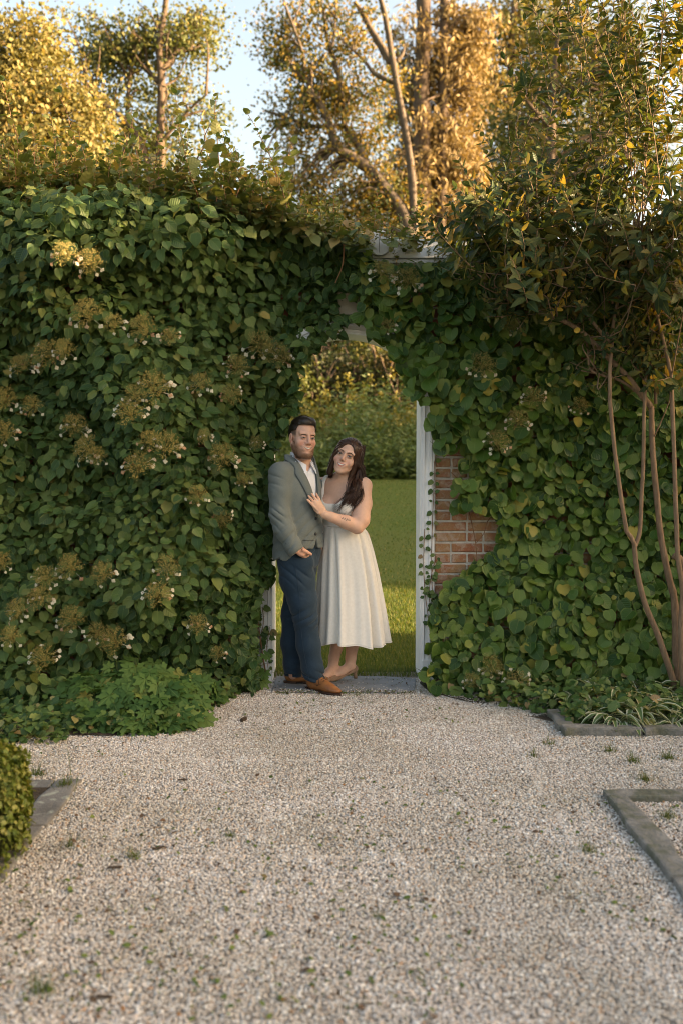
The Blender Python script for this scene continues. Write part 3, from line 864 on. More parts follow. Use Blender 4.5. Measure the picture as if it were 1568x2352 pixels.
# flower heads: lacy umbels with pale hanging florets
def umbel_meshes(seed):
    r = np.random.default_rng(seed)
    V0, F0, tn = [], [], []
    tet = np.array([(1, 1, 1), (1, -1, -1), (-1, 1, -1), (-1, -1, 1)], float) * .6
    tfi = np.array([(0, 1, 2), (0, 3, 1), (0, 2, 3), (1, 3, 2)])
    parts = []
    rays = 16
    for i in range(rays):                                   # rays of the umbel
        a = i * 2.39996; t = math.sqrt((i + .5) / rays)
        tip = np.array([math.cos(a) * t * .075, math.sin(a) * t * .075, 0.05 * (1 - t * t) + r.normal(0, .004)])
        V, F = tube([(0, 0, -.05), tip * np.array([.55, .55, .8]) + (0, 0, -.01), tip], [.0016, .0012, .0009], 3, cap=False)
        parts.append((V, np.concatenate([F[:, :3], F[:, [0, 2, 3]]]), {'tint': np.full(len(V), .35), 'leafco': V * 0}))
        n = 30
        c = tip + r.normal(0, 1, (n, 3)) * np.array([.0115, .0115, .006])
        Vt = (c[:, None] + tet[None] * r.uniform(.0026, .0048, (n, 1, 1))).reshape(-1, 3)
        Ft = (tfi[None] + (np.arange(n) * 4)[:, None, None]).reshape(-1, 3)
        parts.append((Vt, Ft, {'tint': np.repeat(r.random(n), 4), 'leafco': Vt * 0}))
    V, F, A = merge(parts)
    head = raw_mesh('flower_head', V, F, False, A, [M['umbel']])
    parts = []
    n = r.integers(5, 10)
    for i in range(n):                                      # sterile florets on thin stalks round the rim
        a = r.uniform(0, 6.283); rr = r.uniform(.075, .105)
        c = np.array([math.cos(a) * rr, math.sin(a) * rr, r.uniform(-.035, .0)])
        c[1] = min(c[1], 0.0) if r.random() < .7 else c[1]
        nrm = unit(np.array([math.cos(a) * .6 + r.normal(0, .3), math.sin(a) * .6 - .2, .9]))
        tn_ = r.random()
        for q in range(4):
            b = q * math.pi / 2 + a
            d = np.array([math.cos(b), math.sin(b), 0.1])
            R = frames(nrm[None], d[None])
            tv, tf, rim = T_OVAL[q % 2]
            Vq, Fq, Aq = batch(tv * np.array([1.5, 1, .6]), tf, c[None], R, np.array([.0125 * r.uniform(.8, 1.25)]), np.array([tn_]))
            parts.append((Vq, Fq, Aq))
        V, F = tube([c * np.array([.55, .55, .2]) + (0, 0, -.01), c * .9 + (0, 0, .008), c], .0009, 3, cap=False)
        parts.append((V, np.concatenate([F[:, :3], F[:, [0, 2, 3]]]), {'tint': np.full(len(V), .86), 'leafco': V * 0}))
    V, F, A = merge(parts)
    return head, raw_mesh('florets', V, F, True, A, [M['floret']])
UMB = [umbel_meshes(s) for s in range(6)]

def add_flowers(root, spots, surface, push):
    for i, (px, py, sc) in enumerate(spots):
        p = at(px, py, 6.2)
        for _ in range(3):
            y = float(surface(np.array([p.x]), np.array([p.z]))[0]) - push
            p = at(px, py, y)
        nrm = unit(np.array([random.gauss(0, .2), -1.0, 0.55 + random.gauss(0, .2)]))
        R = frames(nrm[None], np.array([[random.gauss(0, .1), .3, 1.0]]))[0]
        h, f = UMB[i % 6]
        # y axis of the head points up so its lower rim carries the florets
        o = place('flower_head', h, p, rot_to(R), sc, root)
        k_ = bpy.data.objects.new('florets', f); COL.objects.link(k_); k_.parent = o; k_['kind'] = 'stuff'

# shoots that stand up from the top of the hedge
def shoot_mesh(seed, h, mats, leaf_s=0.056, T=T_HEART, curve=0.12):
    r = np.random.default_rng(seed)
    n = 7
    pts = np.zeros((n, 3)); pts[:, 2] = np.linspace(0, h, n)
    a = r.uniform(0, 6.28); t = np.linspace(0, 1, n)
    pts[:, 0] = curve * h * t ** 2 * math.cos(a) + r.normal(0, .004, n); pts[:, 1] = curve * h * t ** 2 * math.sin(a) + r.normal(0, .004, n)
    V, F = tube(pts, np.linspace(.0026, .0010, n), 4, cap=False)
    Ft = np.concatenate([F[:, :3], F[:, [0, 2, 3]]])
    parts = [(V, Ft, {'tint': np.zeros(len(V)), 'leafco': V * 0, 'rim': np.zeros(len(V))})]
    nst = len(Ft)
    m = max(5, int(h / 0.036)); P, D, N, S = [], [], [], []
    for k_ in range(m):
        u = (k_ + .6) / m; c = np.array([np.interp(u, t, pts[:, q]) for q in range(3)])
        b = k_ * 1.57 + r.normal(0, .3)
        for sg in (0, math.pi):
            d = np.array([math.cos(b + sg), math.sin(b + sg), .25 + .5 * u + r.normal(0, .3)])
            P.append(c + unit(d) * .012); D.append(d + np.array([0, 0, -.4])); N.append(np.array([0, 0, 1.0]) - d * .5 + r.normal(0, .3, 3)); S.append(leaf_s * r.uniform(.6, 1.25) * (1.15 - .75 * u))
    Vl, Fl, Al = leaves(T, np.array(P), frames(np.array(N), np.array(D)), np.array(S))
    parts.append((Vl, Fl, Al))
    V, F, A = merge(parts)
    mi = np.ones(len(F), int); mi[:nst] = 0
    return raw_mesh('shoot', V, F, True, A, mats, mi)
SHOOT = [shoot_mesh(s, 0.20 + 0.055 * (s % 5), [M['stem_red'], M['vine_tip']]) for s in range(8)]

def vine_stems(root, lines, r0, mat):
    for pts in lines:
        P = spline([at(*p) for p in pts], 18)
        V, F = tube(P, np.linspace(r0, r0 * .5, 18), 5)
        mobj('stem', V, fix_quads(F), mat, root)

vl = build_vine('climbing_hydrangea', 'thick leafy climbing hydrangea covering the wall left of the gate', (-3.5, 0.20), (0.05, 3.28), left_surface, T_HEART, M['vine'], 1300, 10500, 0.071, 0)
vr = build_vine('climbing_hydrangea', 'round leaved climbing hydrangea on the wall right of the gate beside the bare bricks', (0.12, 3.7), (0.04, 2.86), right_surface, T_ROUND, M['vine2'], 640, 7600, 0.078, 1, flat=True)
FL = [(150, 580, 1), (206, 600, 1), (200, 718, 1.15), (262, 742, .8), (330, 752, 1.1), (392, 772, .7), (52, 836, 1), (112, 812, 1.15), (150, 800, .8), (352, 890, 1.25), (310, 905, .8), (300, 945, 1.1), (172, 975, 1), (200, 1030, 1.1), (225, 1045, .7),
      (382, 1022, 1.1), (345, 1010, .8), (318, 1068, 1.1), (512, 1045, 1.1), (545, 838, .9), (600, 790, 1.15), (640, 818, 1.05), (462, 880, .9), (532, 905, .8), (470, 1000, .6), (10, 915, 1.0), (75, 930, .8), (12, 992, .9), (455, 1135, .8), (512, 1190, .7), (590, 1015, .6), (105, 1325, .9), (162, 1300, 1), (236, 1315, .9), (386, 1300, .9),
      (362, 1365, 1.0), (92, 1372, 1), (40, 1400, .9), (165, 1420, 1), (262, 1470, 1.1), (225, 1452, .8), (100, 1510, 1), (456, 1432, .8), (5, 1290, .8), (25, 1460, .8), (500, 1500, .6), (560, 1100, .6)]
add_flowers(vl, FL, left_surface, 0.24)
FR = [(878, 622, 1), (936, 640, 1.05), (1108, 836, 1.0), (1172, 742, .8), (1216, 636, .9), (1225, 915, .9), (1188, 962, .95), (1142, 1012, .95), (1332, 930, .7), (890, 748, .6), (1128, 1528, .9), (1186, 1568, 1.0), (1082, 1562, .7)]
add_flowers(vr, FR, right_surface, 0.13)
# shoots along the top: left hedge crest, thinning towards the arch
for i in range(640):
    x = random.uniform(-2.9, 0.02) if i < 575 else random.uniform(0.02, 0.65)
    y = random.uniform(6.15, 6.95)
    z = 3.10 + 0.06 * math.sin(x * 2.1) + random.gauss(0, .05) - 0.42 * max(0, x + .45) + (0.10 * max(0, x))
    s = random.uniform(.5, 1.0 if random.random() < .6 else 1.75) * (0.55 if x > -.3 else 1.0)
    place('shoot', SHOOT[i % 8], (x, y, z), (random.gauss(0, .22), random.gauss(0, .25), random.uniform(0, 6.28)), s, vl if x < .12 else vr)
# leaves roofing the crest
n = 2400
x = RNG.uniform(-3.4, 0.5, n); y = RNG.uniform(6.25, 7.15, n)
z = 3.06 + 0.06 * np.sin(x * 2.1) + RNG.normal(0, .05, n) - 0.42 * np.clip(x + .45, 0, .75) + 0.10 * np.clip(1 - np.abs(y - 6.65) / .4, 0, 1)
pos = np.stack([x, y, z], 1); nr = np.array([0, -.45, 1]) + rand_dirs(n, .4); tp = np.array([0, -.9, -.3]) + rand_dirs(n, .7)
s = 0.068 * RNG.uniform(.6, 1.25, n); ok = keep_out(pos)
V, F, A = leaves(T_HEART, pos[ok], frames(nr, tp)[ok], s[ok]); o = mobj('crest_foliage', V, F, M['vine_tip'], vl, attrs=A); o['kind'] = 'stuff'
# depth behind the crest so no daylight shows through under it
n = 2600
x, y, z = RNG.uniform(-3.4, .15, n), RNG.uniform(6.5, 6.98, n), RNG.uniform(2.70, 3.10, n)
ok = z < np.interp(x, [-3.5, -.45, .1, .3], [3.12, 3.08, 2.84, 2.74])
pos = np.stack([x, y, z], 1)[ok]; n = len(pos)
V, F, A = leaves(T_HEART, pos, frames(np.array([0, -1, .3]) + rand_dirs(n, .4), np.array([0, -.1, -1]) + rand_dirs(n, .5)), .085 * RNG.uniform(.7, 1.3, n)); o = mobj('inner_foliage', V, F, M['vine'], vl, attrs=A); o['kind'] = 'stuff'
# woody stems that show at the gate
vine_stems(vr, [[(1072, 1160, 6.6), (1090, 1240, 6.58), (1092, 1290, 6.58), (1080, 1340, 6.55)], [(1150, 1168, 6.55), (1120, 1195, 6.56), (1110, 1225, 6.57), (1090, 1250, 6.58)], [(1035, 1085, 6.58), (1060, 1110, 6.56), (1078, 1128, 6.55)]], .004, M['stem_red'])
vine_stems(vl, [[(790, 560, 6.4), (786, 610, 6.42), (770, 650, 6.44)], [(612, 1555, 6.52), (600, 1480, 6.55), (590, 1400, 6.56), (575, 1300, 6.5)], [(580, 1560, 6.45), (572, 1470, 6.5), (560, 1380, 6.5)]], .006, M['stem_red'])
# a bare twig rising above the hedge
P = spline([at(440, 440, 6.8), at(446, 400, 6.8), at(455, 362, 6.78), at(472, 332, 6.76), at(470, 315, 6.75), at(482, 288, 6.74)], 20)
V, F = tube(P, np.linspace(.008, .003, 20), 5); mobj('bare_twig', V, fix_quads(F), M['bark'], vl)

# ---- thin ivy climbing the right jamb
ivy = empty('ivy_sprig', tuple(at(985, 1560, 6.57))); tag(ivy, 'thin young ivy climbing the right white jamb', 'climbing plant')
pos, nr, tp, s = [], [], [], []
for pts in ([(992, 1520), (985, 1440), (975, 1360), (972, 1290), (974, 1215)], [(1000, 1500), (994, 1400), (990, 1300), (992, 1200), (995, 1130), (996, 1060)], [(1002, 1420), (985, 1380), (988, 1330), (1000, 1280)]):
    P = spline([at(p[0], p[1], 6.572) for p in pts], 16)
    V, F = tube(P, .0022, 4); mobj('stem', V, fix_quads(F), M['stem_red'], ivy)
    for p in P[1:]:
        for sg in (-1, 1):
            if random.random() < .8:
                pos.append(p + np.array([sg * .012, -.008, random.gauss(0, .008)])); nr.append([random.gauss(0, .4), -1, .5]); tp.append([sg * .9, -.2, random.gauss(-.2, .5)]); s.append(random.uniform(.018, .04))
V, F, A = leaves(T_HEART, np.array(pos), frames(np.array(nr, float), np.array(tp, float)), np.array(s)); o = mobj('foliage', V, F, M['ivy'], ivy, attrs=A); o['kind'] = 'stuff'
ivl = empty('ivy_sprig', tuple(at(600, 1500, 6.57))); tag(ivl, 'red stemmed ivy shoots on the left white jamb', 'climbing plant')
pos, nr, tp, s = [], [], [], []
for pts in ([(600, 1540), (598, 1470), (606, 1430), (603, 1395)], [(618, 1545), (612, 1500), (617, 1460), (620, 1440)]):
    P = spline([at(p[0], p[1], 6.565) for p in pts], 12)
    V, F = tube(P, .002, 4); mobj('stem', V, fix_quads(F), M['stem_red'], ivl)
    for p in P[1:]:
        for sg in (-1, 1):
            if random.random() < .6:
                pos.append(p + np.array([sg * .012, -.008, 0])); nr.append([random.gauss(0, .4), -1, .5]); tp.append([sg * .9, -.2, random.gauss(-.2, .5)]); s.append(random.uniform(.025, .05))
V, F, A = leaves(T_HEART, np.array(pos), frames(np.array(nr, float), np.array(tp, float)), np.array(s)); o = mobj('foliage', V, F, M['ivy'], ivl, attrs=A); o['kind'] = 'stuff'

# ================================================================== TALL SHRUB ON THE RIGHT
shrub = empty('honeysuckle_shrub', tuple(ground(1545, 1592)))
tag(shrub, 'tall multi-stemmed shrub with bare lower stems and upright leafy shoots on the right', 'shrub')
def z7(x, y, Y): return ((1900 + x / 2.613) / 1.5944, (1900 + y / 2.613) / 1.5944, Y)
def z6(x, y, Y): return ((1700 + x / 1.96) / 1.5944, (800 + y / 1.96) / 1.5944, Y)
STEMS = [
    ([z7(1490, 1620, 6.12), z7(1430, 1400, 6.10), z7(1330, 1130, 6.08), z7(1220, 880, 6.05), z7(1150, 600, 6.03), z7(1110, 400, 6.02), z7(1095, 210, 6.0), z7(1000, 0, 5.98), z6(1045, 1350, 5.97), z6(1050, 900, 5.95), z6(1085, 650, 5.95), z6(1160, 420, 5.93), z6(1200, 300, 5.9), z6(1230, 60, 5.88)], .027, .008),
    ([z7(1110, 260, 6.01), z7(1165, 0, 6.03), z6(1290, 1350, 6.03), z6(1300, 1150, 6.04), z6(1330, 1075, 6.05), z6(1440, 990, 6.05), z6(1568, 900, 6.05)], .018, .006),
    ([z7(1510, 1600, 6.18), z7(1500, 1300, 6.18), z7(1480, 800, 6.18), z7(1440, 600, 6.17), z7(1390, 350, 6.16), z7(1330, 0, 6.15), z6(1345, 1560, 6.14), z6(1335, 1350, 6.13)], .034, .022),
    ([z6(1335, 1350, 6.13), z6(1260, 1260, 6.1), z6(1180, 1150, 6.06), z6(1060, 1030, 6.02), z6(960, 930, 5.98), z6(840, 810, 5.95), z6(720, 740, 5.92), z6(600, 700, 5.9), z6(470, 640, 5.88), z6(370, 570, 5.86), z6(300, 490, 5.85), z6(220, 380, 5.84), z6(180, 290, 5.83)], .026, .008),
    ([z6(1260, 1260, 6.1), z6(1130, 1170, 6.08), z6(1000, 1130, 6.05), z6(900, 1080, 6.03), z6(880, 950, 6.02), z6(840, 800, 6.0), z6(790, 660, 5.98)], .014, .007),
    ([z6(1040, 890, 5.95), z6(930, 760, 5.92), z6(800, 600, 5.9), z6(700, 480, 5.88), z6(560, 350, 5.86), z6(490, 250, 5.85), z6(450, 140, 5.84), z6(455, -60, 5.83)], .014, .006),
    ([z7(1568, 1640, 6.02), z7(1545, 1000, 6.0), z7(1560, 700, 5.99), z7(1515, 350, 5.98), z7(1500, 0, 5.97), z6(1490, 1300, 5.96), z6(1480, 1130, 5.95), z6(1430, 900, 5.94), z6(1380, 700, 5.93), z6(1340, 500, 5.92), z6(1300, 330, 5.9), z6(1270, 150, 5.88)], .024, .009),
    ([z7(1640, 1640, 6.1), z7(1620, 900, 6.1), z7(1590, 560, 6.08), z7(1540, 400, 6.06), z7(1480, 350, 6.05)], .04, .03),
    ([z6(520, 640, 5.89), z6(380, 690, 5.9), z6(320, 640, 5.9), z6(310, 520, 5.9)], .010, .006),
    ([z6(560, 640, 5.89), z6(530, 560, 5.88), z6(490, 380, 5.87), z6(460, 260, 5.86)], .007, .004),
    ([z6(1330, 1075, 6.05), z6(1290, 1010, 6.04), z6(1220, 900, 6.04), z6(1180, 760, 6.03)], .008, .004),
    ([z6(1370, 1330, 6.12), z6(1370, 1100, 6.1), z6(1390, 850, 6.08), z6(1360, 640, 6.06)], .012, .008),
]
for pts, r0, r1 in STEMS:
    r0, r1 = r0 * .78, r1 * .75
    P = spline([at(*p) for p in pts], 30)
    P += Fbm(len(pts), lo=4, hi=14)(P)[:, None] * np.array([.004, .003, 0])
    rr = np.linspace(r0, r1, 30) * (1 + 0.10 * np.sin(np.arange(30) * 2.1 + r0 * 900) * (np.arange(30) % 3 == 0))
    P[:, 2] = np.maximum(P[:, 2], -0.02)
    V, F = tube(P, rr, 9); mobj('stem', V, fix_quads(F), M['shrub_bark'], shrub)
# leafy shoots
CROWN = [(1085, 470), (1130, 370), (1180, 250), (1205, 60), (1240, -40), (1320, -60), (1690, -60), (1690, 430), (1850, 460), (1850, 640), (1560, 700), (1450, 720), (1330, 660), (1230, 700), (1140, 700), (1080, 620), (1050, 560)]
def leafy_shoot(p0, dirv, length, size, gap=.036):
    n = 8; t = np.linspace(0, 1, n)
    side = RNG.normal(0, .10, 3)
    pts = p0 + np.outer(t, dirv) * length + np.outer(t ** 2, side + np.array([0, 0, .12])) * length
    m = max(4, int(length / gap)); P, D, N, S = [], [], [], []
    e1 = unit(np.cross(dirv, [0.3, 1, 0.1])); e2 = np.cross(unit(dirv), e1)
    b0 = RNG.uniform(0, 6.28)
    for k_ in range(m):
        u = (k_ + .7) / m; c = np.array([np.interp(u, t, pts[:, q]) for q in range(3)])
        b = b0 + k_ * 1.57 + RNG.normal(0, .25)
        for sg in (0, math.pi):
            rad = math.cos(b + sg) * e1 + math.sin(b + sg) * e2
            d = rad + unit(dirv) * (.35 + .9 * u ** 2) + RNG.normal(0, .18, 3)
            P.append(c + rad * .006); D.append(d); N.append(unit(dirv) - rad * (.3 + .7 * u * u) + RNG.normal(0, .22, 3)); S.append(size * RNG.uniform(.7, 1.2) * (1.12 - .62 * u))
    return pts, P, D, N, S
stems_p, LP, LD, LN, LS = [], [], [], [], []
cnt = 0
while cnt < 560:
    px, py = random.uniform(1050, 1800), random.uniform(-60, 720)
    if not inside(CROWN, np.array([[px, py]]))[0]: continue
    if px > 1600 and random.random() < .5: continue
    if py < 430 and random.random() < .38: continue
    # open windows in the crown on the left half
    if px < 1400 and py < 430 and random.random() < .60: continue
    if px < 1250 and py < 300 and random.random() < .6: continue
    Y = random.uniform(5.55, 6.55)
    p0 = np.array(at(px, py, Y))
    lean = (px - 1420) / 700
    upright = 1.0 if py < 430 else 0.35
    dv = unit(np.array([lean * .6 + random.gauss(0, .38), random.gauss(-.15, .4), upright + random.gauss(0, .25)]))
    L = random.uniform(.25, .5) if py < 450 else random.uniform(.18, .34)
    pts, P, D, N, S = leafy_shoot(p0, dv, L, 0.092 if py < 430 else 0.108, .048 if py < 430 else .036)
    stems_p.append((pts, .0030)); LP += P; LD += D; LN += N; LS += S
    cnt += 1
_lp = np.concatenate([spline([at(*p) for p in pts], 60)[10:] for pts, _, _ in STEMS]); _lp = _lp[_lp[:, 2] > 1.95]
for i in range(150):
    p0 = _lp[random.randrange(len(_lp))]
    dv = unit(np.array([random.gauss(0, .8), random.gauss(-.35, .5), random.gauss(.25, .5)]))
    pts, P, D, N, S = leafy_shoot(p0, dv, random.uniform(.12, .3), .085)
    stems_p.append((pts, .0026)); LP += P; LD += D; LN += N; LS += S
LP, LD, LN, LS = map(np.array, (LP, LD, LN, LS))
ok = LP[:, 1] < 6.62
LP, LD, LN, LS = LP[ok], LD[ok], LN[ok], LS[ok]
R = frames(LN, LD); Q = project(LP)
vis = (Q[:, 0] > 0) & (Q[:, 0] < 1568) & (Q[:, 1] > 0)
score = np.where(vis, LS * (1 + .8 * (6.5 - LP[:, 1])), -9)
top = np.argsort(-score)[:300]; rest = np.ones(len(LP), bool); rest[top] = False
V, F, A = leaves(T_LANCE, LP[rest], R[rest], LS[rest]); o = mobj('foliage', V, F, M['shrub_leaf'], shrub, attrs=A); o['kind'] = 'stuff'
LM = leaf_meshes(T_LANCE, M['shrub_leaf'])
for i in top: place('leaf', LM[i % 3], LP[i], rot_to(R[i]), float(LS[i]), shrub)
parts = []
limb_pts = np.concatenate([spline([at(*p) for p in pts], 14)[5:] for pts, _, _ in STEMS])
for pts, r0 in stems_p:
    V, F = tube(pts, np.linspace(r0, r0 * .45, len(pts)), 4, cap=False)
    parts.append((V, np.concatenate([F[:, :3], F[:, [0, 2, 3]]]), {}))
    # a twig linking each shoot to the nearest limb below it
    d = np.linalg.norm(limb_pts - (pts[0] - np.array([0, 0, .25])), axis=1); q = limb_pts[np.argsort(d)[random.randrange(5)]]
    if d.min() < .5 and random.random() < .22:
        mid = (pts[0] + q) / 2 + RNG.normal(0, .05, 3)
        V, F = tube(spline([q, mid, pts[0]], 7), np.linspace(.0045, r0, 7), 4, cap=False)
        parts.append((V, np.concatenate([F[:, :3], F[:, [0, 2, 3]]]), {}))
V, F, A = merge(parts); o = mobj('twigs', V, F, M['shrub_bark'], shrub); o['kind'] = 'stuff'
# the yellowed sprig
pos, nr, tp, s = [], [], [], []
for (x, y) in ((600, 530), (640, 560), (680, 580), (620, 640), (640, 650), (700, 560), (740, 600), (500, 620), (515, 650), (780, 480), (830, 455), (810, 580), (860, 600), (600, 570), (650, 540), (660, 590), (610, 690), (690, 570), (780, 800), (860, 465)):
    pos.append(at(*z6(x, y, 5.84))); nr.append([random.gauss(0, .5), -1, random.gauss(.3, .4)]); tp.append([random.gauss(0, .8), -.3, random.gauss(-.3, .6)]); s.append(random.uniform(.035, .06))
M['yellow_leaf'] = leaf_mat('yellow_leaf', [(0, (0.52, 0.33, 0.05)), (1, (0.62, 0.45, 0.10))], .3, veins=3)
V, F, A = leaves(T_OVAL, np.array([list(p) for p in pos]), frames(np.array(nr, float), np.array(tp, float)), np.array(s)); tag(mobj('yellow_sprig', V, F, M['yellow_leaf'], shrub, attrs=A), 'dry yellow leaves', kind='stuff')
for pts in ([z6(470, 640, 5.86), z6(600, 600, 5.85), z6(720, 520, 5.84), z6(740, 450, 5.84)], [z6(720, 515, 5.84), z6(830, 530, 5.84), z6(900, 600, 5.84)], [z6(640, 640, 5.86), z6(760, 630, 5.85), z6(880, 660, 5.85)]):
    V, F = tube(spline([at(*p) for p in pts], 12), np.linspace(.005, .002, 12), 5); mobj('branch', V, fix_quads(F), M['bark_pale'], shrub)

# ================================================================== LOW PLANTS
def palmate():
    """deeply lobed cranesbill leaf, stalk at the origin, blade towards +y"""
    V = [(0, 0, 0)]; F = []
    for k_, a in enumerate(np.linspace(-2.25, 2.25, 7)):
        L = (.62, .8, .95, 1.0, .95, .8, .62)[k_]
        d = np.array([math.sin(a), math.cos(a)]); p = np.array([d[1], -d[0]])
        q = [d * .30 * L - p * .10, d * .62 * L - p * .24, d * .80 * L - p * .10, d * .98 * L - p * .11, d * 1.05 * L, d * .98 * L + p * .11, d * .80 * L + p * .10, d * .62 * L + p * .24, d * .30 * L + p * .10]
        b = len(V)
        for x in q: V.append((x[0], x[1] + .25, .10 * math.hypot(*x) ** 1.5 * (-1) + .04 * math.cos(k_ * 3)))
        F += [(0, b, b + 1), (0, b + 1, b + 7), (0, b + 7, b + 8), (b + 1, b + 2, b + 7), (b + 2, b + 6, b + 7), (b + 2, b + 3, b + 4), (b + 2, b + 4, b + 6), (b + 4, b + 5, b + 6)]
    V = np.array(V) * np.array([.55, .55, .55])
    V[0] = (0, .137, .0)
    return V, np.array(F)[:, ::-1], np.zeros(len(V))
T_PALM = [palmate()]
ger = empty('cranesbill_clump', tuple(ground(330, 1640))); tag(ger, 'low mound of light green lobed cranesbill leaves at the foot of the left hedge', 'plant')
c0, pos, nr, tp, s = ground(330, 1650), [], [], [], []
stalks = []
for i in range(520):
    a, rr = random.uniform(0, 6.28), math.sqrt(random.random())
    px = 320 + 210 * rr * math.cos(a); pb = 1632 + 56 * rr * math.sin(a)
    if px > 470 and pb > 1640 - (px - 470) * .6: continue
    b = ground(px, pb)
    if b.y > 6.15: continue
    h = (0.19 * (1 - rr ** 3) + 0.05) * random.uniform(.4, 1.15)
    p = np.array([b.x, b.y, h]); pos.append(p)
    out = np.array([math.cos(a) * rr, -.35 - .4 * rr, 0])
    nr.append(np.array([0, -.55, 1.0]) + out * .5 + RNG.normal(0, .38, 3)); tp.append(out + np.array([0, -.4, -.25]) + RNG.normal(0, .45, 3)); s.append(random.uniform(.085, .165))
    stalks.append((p, np.array([c0.x + (b.x - c0.x) * .75, b.y + .08, 0.02])))
for (px, py) in ((575, 1490), (605, 1500), (555, 1510), (590, 1530), (610, 1540), (570, 1545), (545, 1475), (600, 1560)):
    p = at(px, py, 6.35); pos.append(np.array(p)); nr.append(np.array([0, -.8, .8]) + RNG.normal(0, .3, 3)); tp.append(np.array([0, -.3, -.6]) + RNG.normal(0, .4, 3)); s.append(random.uniform(.09, .13))
V, F, A = leaves(T_PALM, np.array(pos), frames(np.array(nr), np.array(tp)), np.array(s)); mobj('foliage', V, F, M['geranium'], ger, attrs=A)['kind'] = 'stuff'
parts = []
for p, q in stalks[::2]:
    V, F = tube([q, (p + q) / 2 + np.array([0, 0, .05]), p], .0022, 3, cap=False); parts.append((V, np.concatenate([F[:, :3], F[:, [0, 2, 3]]]), {}))
V, F, A = merge(parts); mobj('stalks', V, F, M['stem_green'], ger)['kind'] = 'stuff'

# dry spray of old stalks beside the gate
sp = empty('dry_stalks', tuple(ground(545, 1575))); tag(sp, 'spray of pale dry stalks at the foot of the left jamb', 'plant')
for i in range(13):
    b = np.array(ground(545, 1578)); a = -1.25 + i * .21
    tip = b + np.array([math.sin(a) * .27, -.10 + random.gauss(0, .08), .05 + .22 * math.cos(a) * random.uniform(.7, 1.1)])
    V, F = tube(spline([b, (b + tip) / 2 + np.array([0, 0, .03]), tip], 6), [.003, .003, .0026, .0022, .0018, .0012], 4); mobj('stalk', V, fix_quads(F), M['stem_green'], sp)

# creeping ground cover on both beds
def cover(name, label, n, region, T, mat, size, h, parent=None):
    pos = []
    while len(pos) < n:
        q = region(); 
        if q is None: continue
        pos.append((q[0], q[1], 0.015 + random.random() ** 2 * h))
    pos = np.array(pos); nr = np.array([0, -.35, 1]) + rand_dirs(n, .4); tp = np.array([0, -.4, -.1]) + rand_dirs(n, .8)
    V, F, A = leaves(T, pos, frames(nr, tp), size * RNG.uniform(.55, 1.3, n))
    o = mobj(name, V, F, mat, parent, attrs=A); return tag(o, label, 'ground cover', kind='stuff')
def reg_left():
    px, py = random.uniform(-300, 560), random.uniform(1585, 1712)
    if px > 150 and py > 1690 - max(0, px - 400) * .62: return None
    g_ = ground(px, py); return g_ if g_.y < 6.5 else None
cover('ground_cover', 'small creeping leaves covering the soil of the left bed', 3600, reg_left, T_HEART, M['ivy'], .04, .11)
def reg_right():
    px, py = random.uniform(962, 1640), random.uniform(1575, 1672)
    if px < 1290 and py > 1578 + (px - 962) * .23 + random.gauss(0, 4): return None
    return ground(px, py)
cover('ground_cover', 'small dark creeping leaves along the foot of the right-hand vine', 2600, reg_right, T_HEART, M['ivy'], .042, .13)

# variegated strap leaves in the right bed: clumps
def hosta_mesh(seed):
    r = np.random.default_rng(seed); parts, mi = [], []
    for k_ in range(17):
        a = r.uniform(0, 6.283); L = r.uniform(.13, .25); w = r.uniform(.011, .02); lift = r.uniform(.35, 1.3)
        d = np.array([math.cos(a), math.sin(a), 0]); sd = np.array([-d[1], d[0], 0])
        t = np.linspace(0, 1, 6); tn_ = r.random()
        C = np.outer(t, d) * L * .85 + np.outer(L * (lift * t - (lift * .95) * t * t * r.uniform(.8, 1.2)), [0, 0, 1])
        W = w * np.array([.25, .75, 1, .95, .6, .05])
        V = np.concatenate([C + sd * (-W)[:, None], C + sd * (-.62 * W)[:, None] - np.array([0, 0, .003]), C + sd * (.62 * W)[:, None] - np.array([0, 0, .003]), C + sd * W[:, None]])
        F = []
        for j in range(3):
            for i in range(5):
                q = (j * 6 + i, j * 6 + i + 1, j * 6 + 6 + i + 1, j * 6 + 6 + i); F.append(q); mi.append(0 if j == 1 else 1)
        parts.append((V, np.array(F), {'tint': np.full(len(V), tn_), 'leafco': V * 0}))
    V, F, A = merge(parts)
    return raw_mesh('leaves', V, F, True, A, [M['hosta'], M['hosta_edge']], mi)
HM = [hosta_mesh(s) for s in range(6)]
hroots = []
for i in range(46):
    px, py = random.uniform(1285, 1640), random.uniform(1600, 1692)
    if px < 1340 and py < 1620: px += 60
    g_ = ground(px, py)
    if g_.y < 5.40: continue
    hroots.append(g_)
for i, g_ in enumerate(hroots):
    o = place('variegated_hosta', HM[i % 6], (g_.x, g_.y, .02), (random.gauss(0, .12), random.gauss(0, .12), random.uniform(0, 6.28)), random.uniform(.75, 1.25))
    tag(o, 'clump of white edged strap leaves behind the low stone border', 'plant', 'variegated clumps in the right-hand bed')

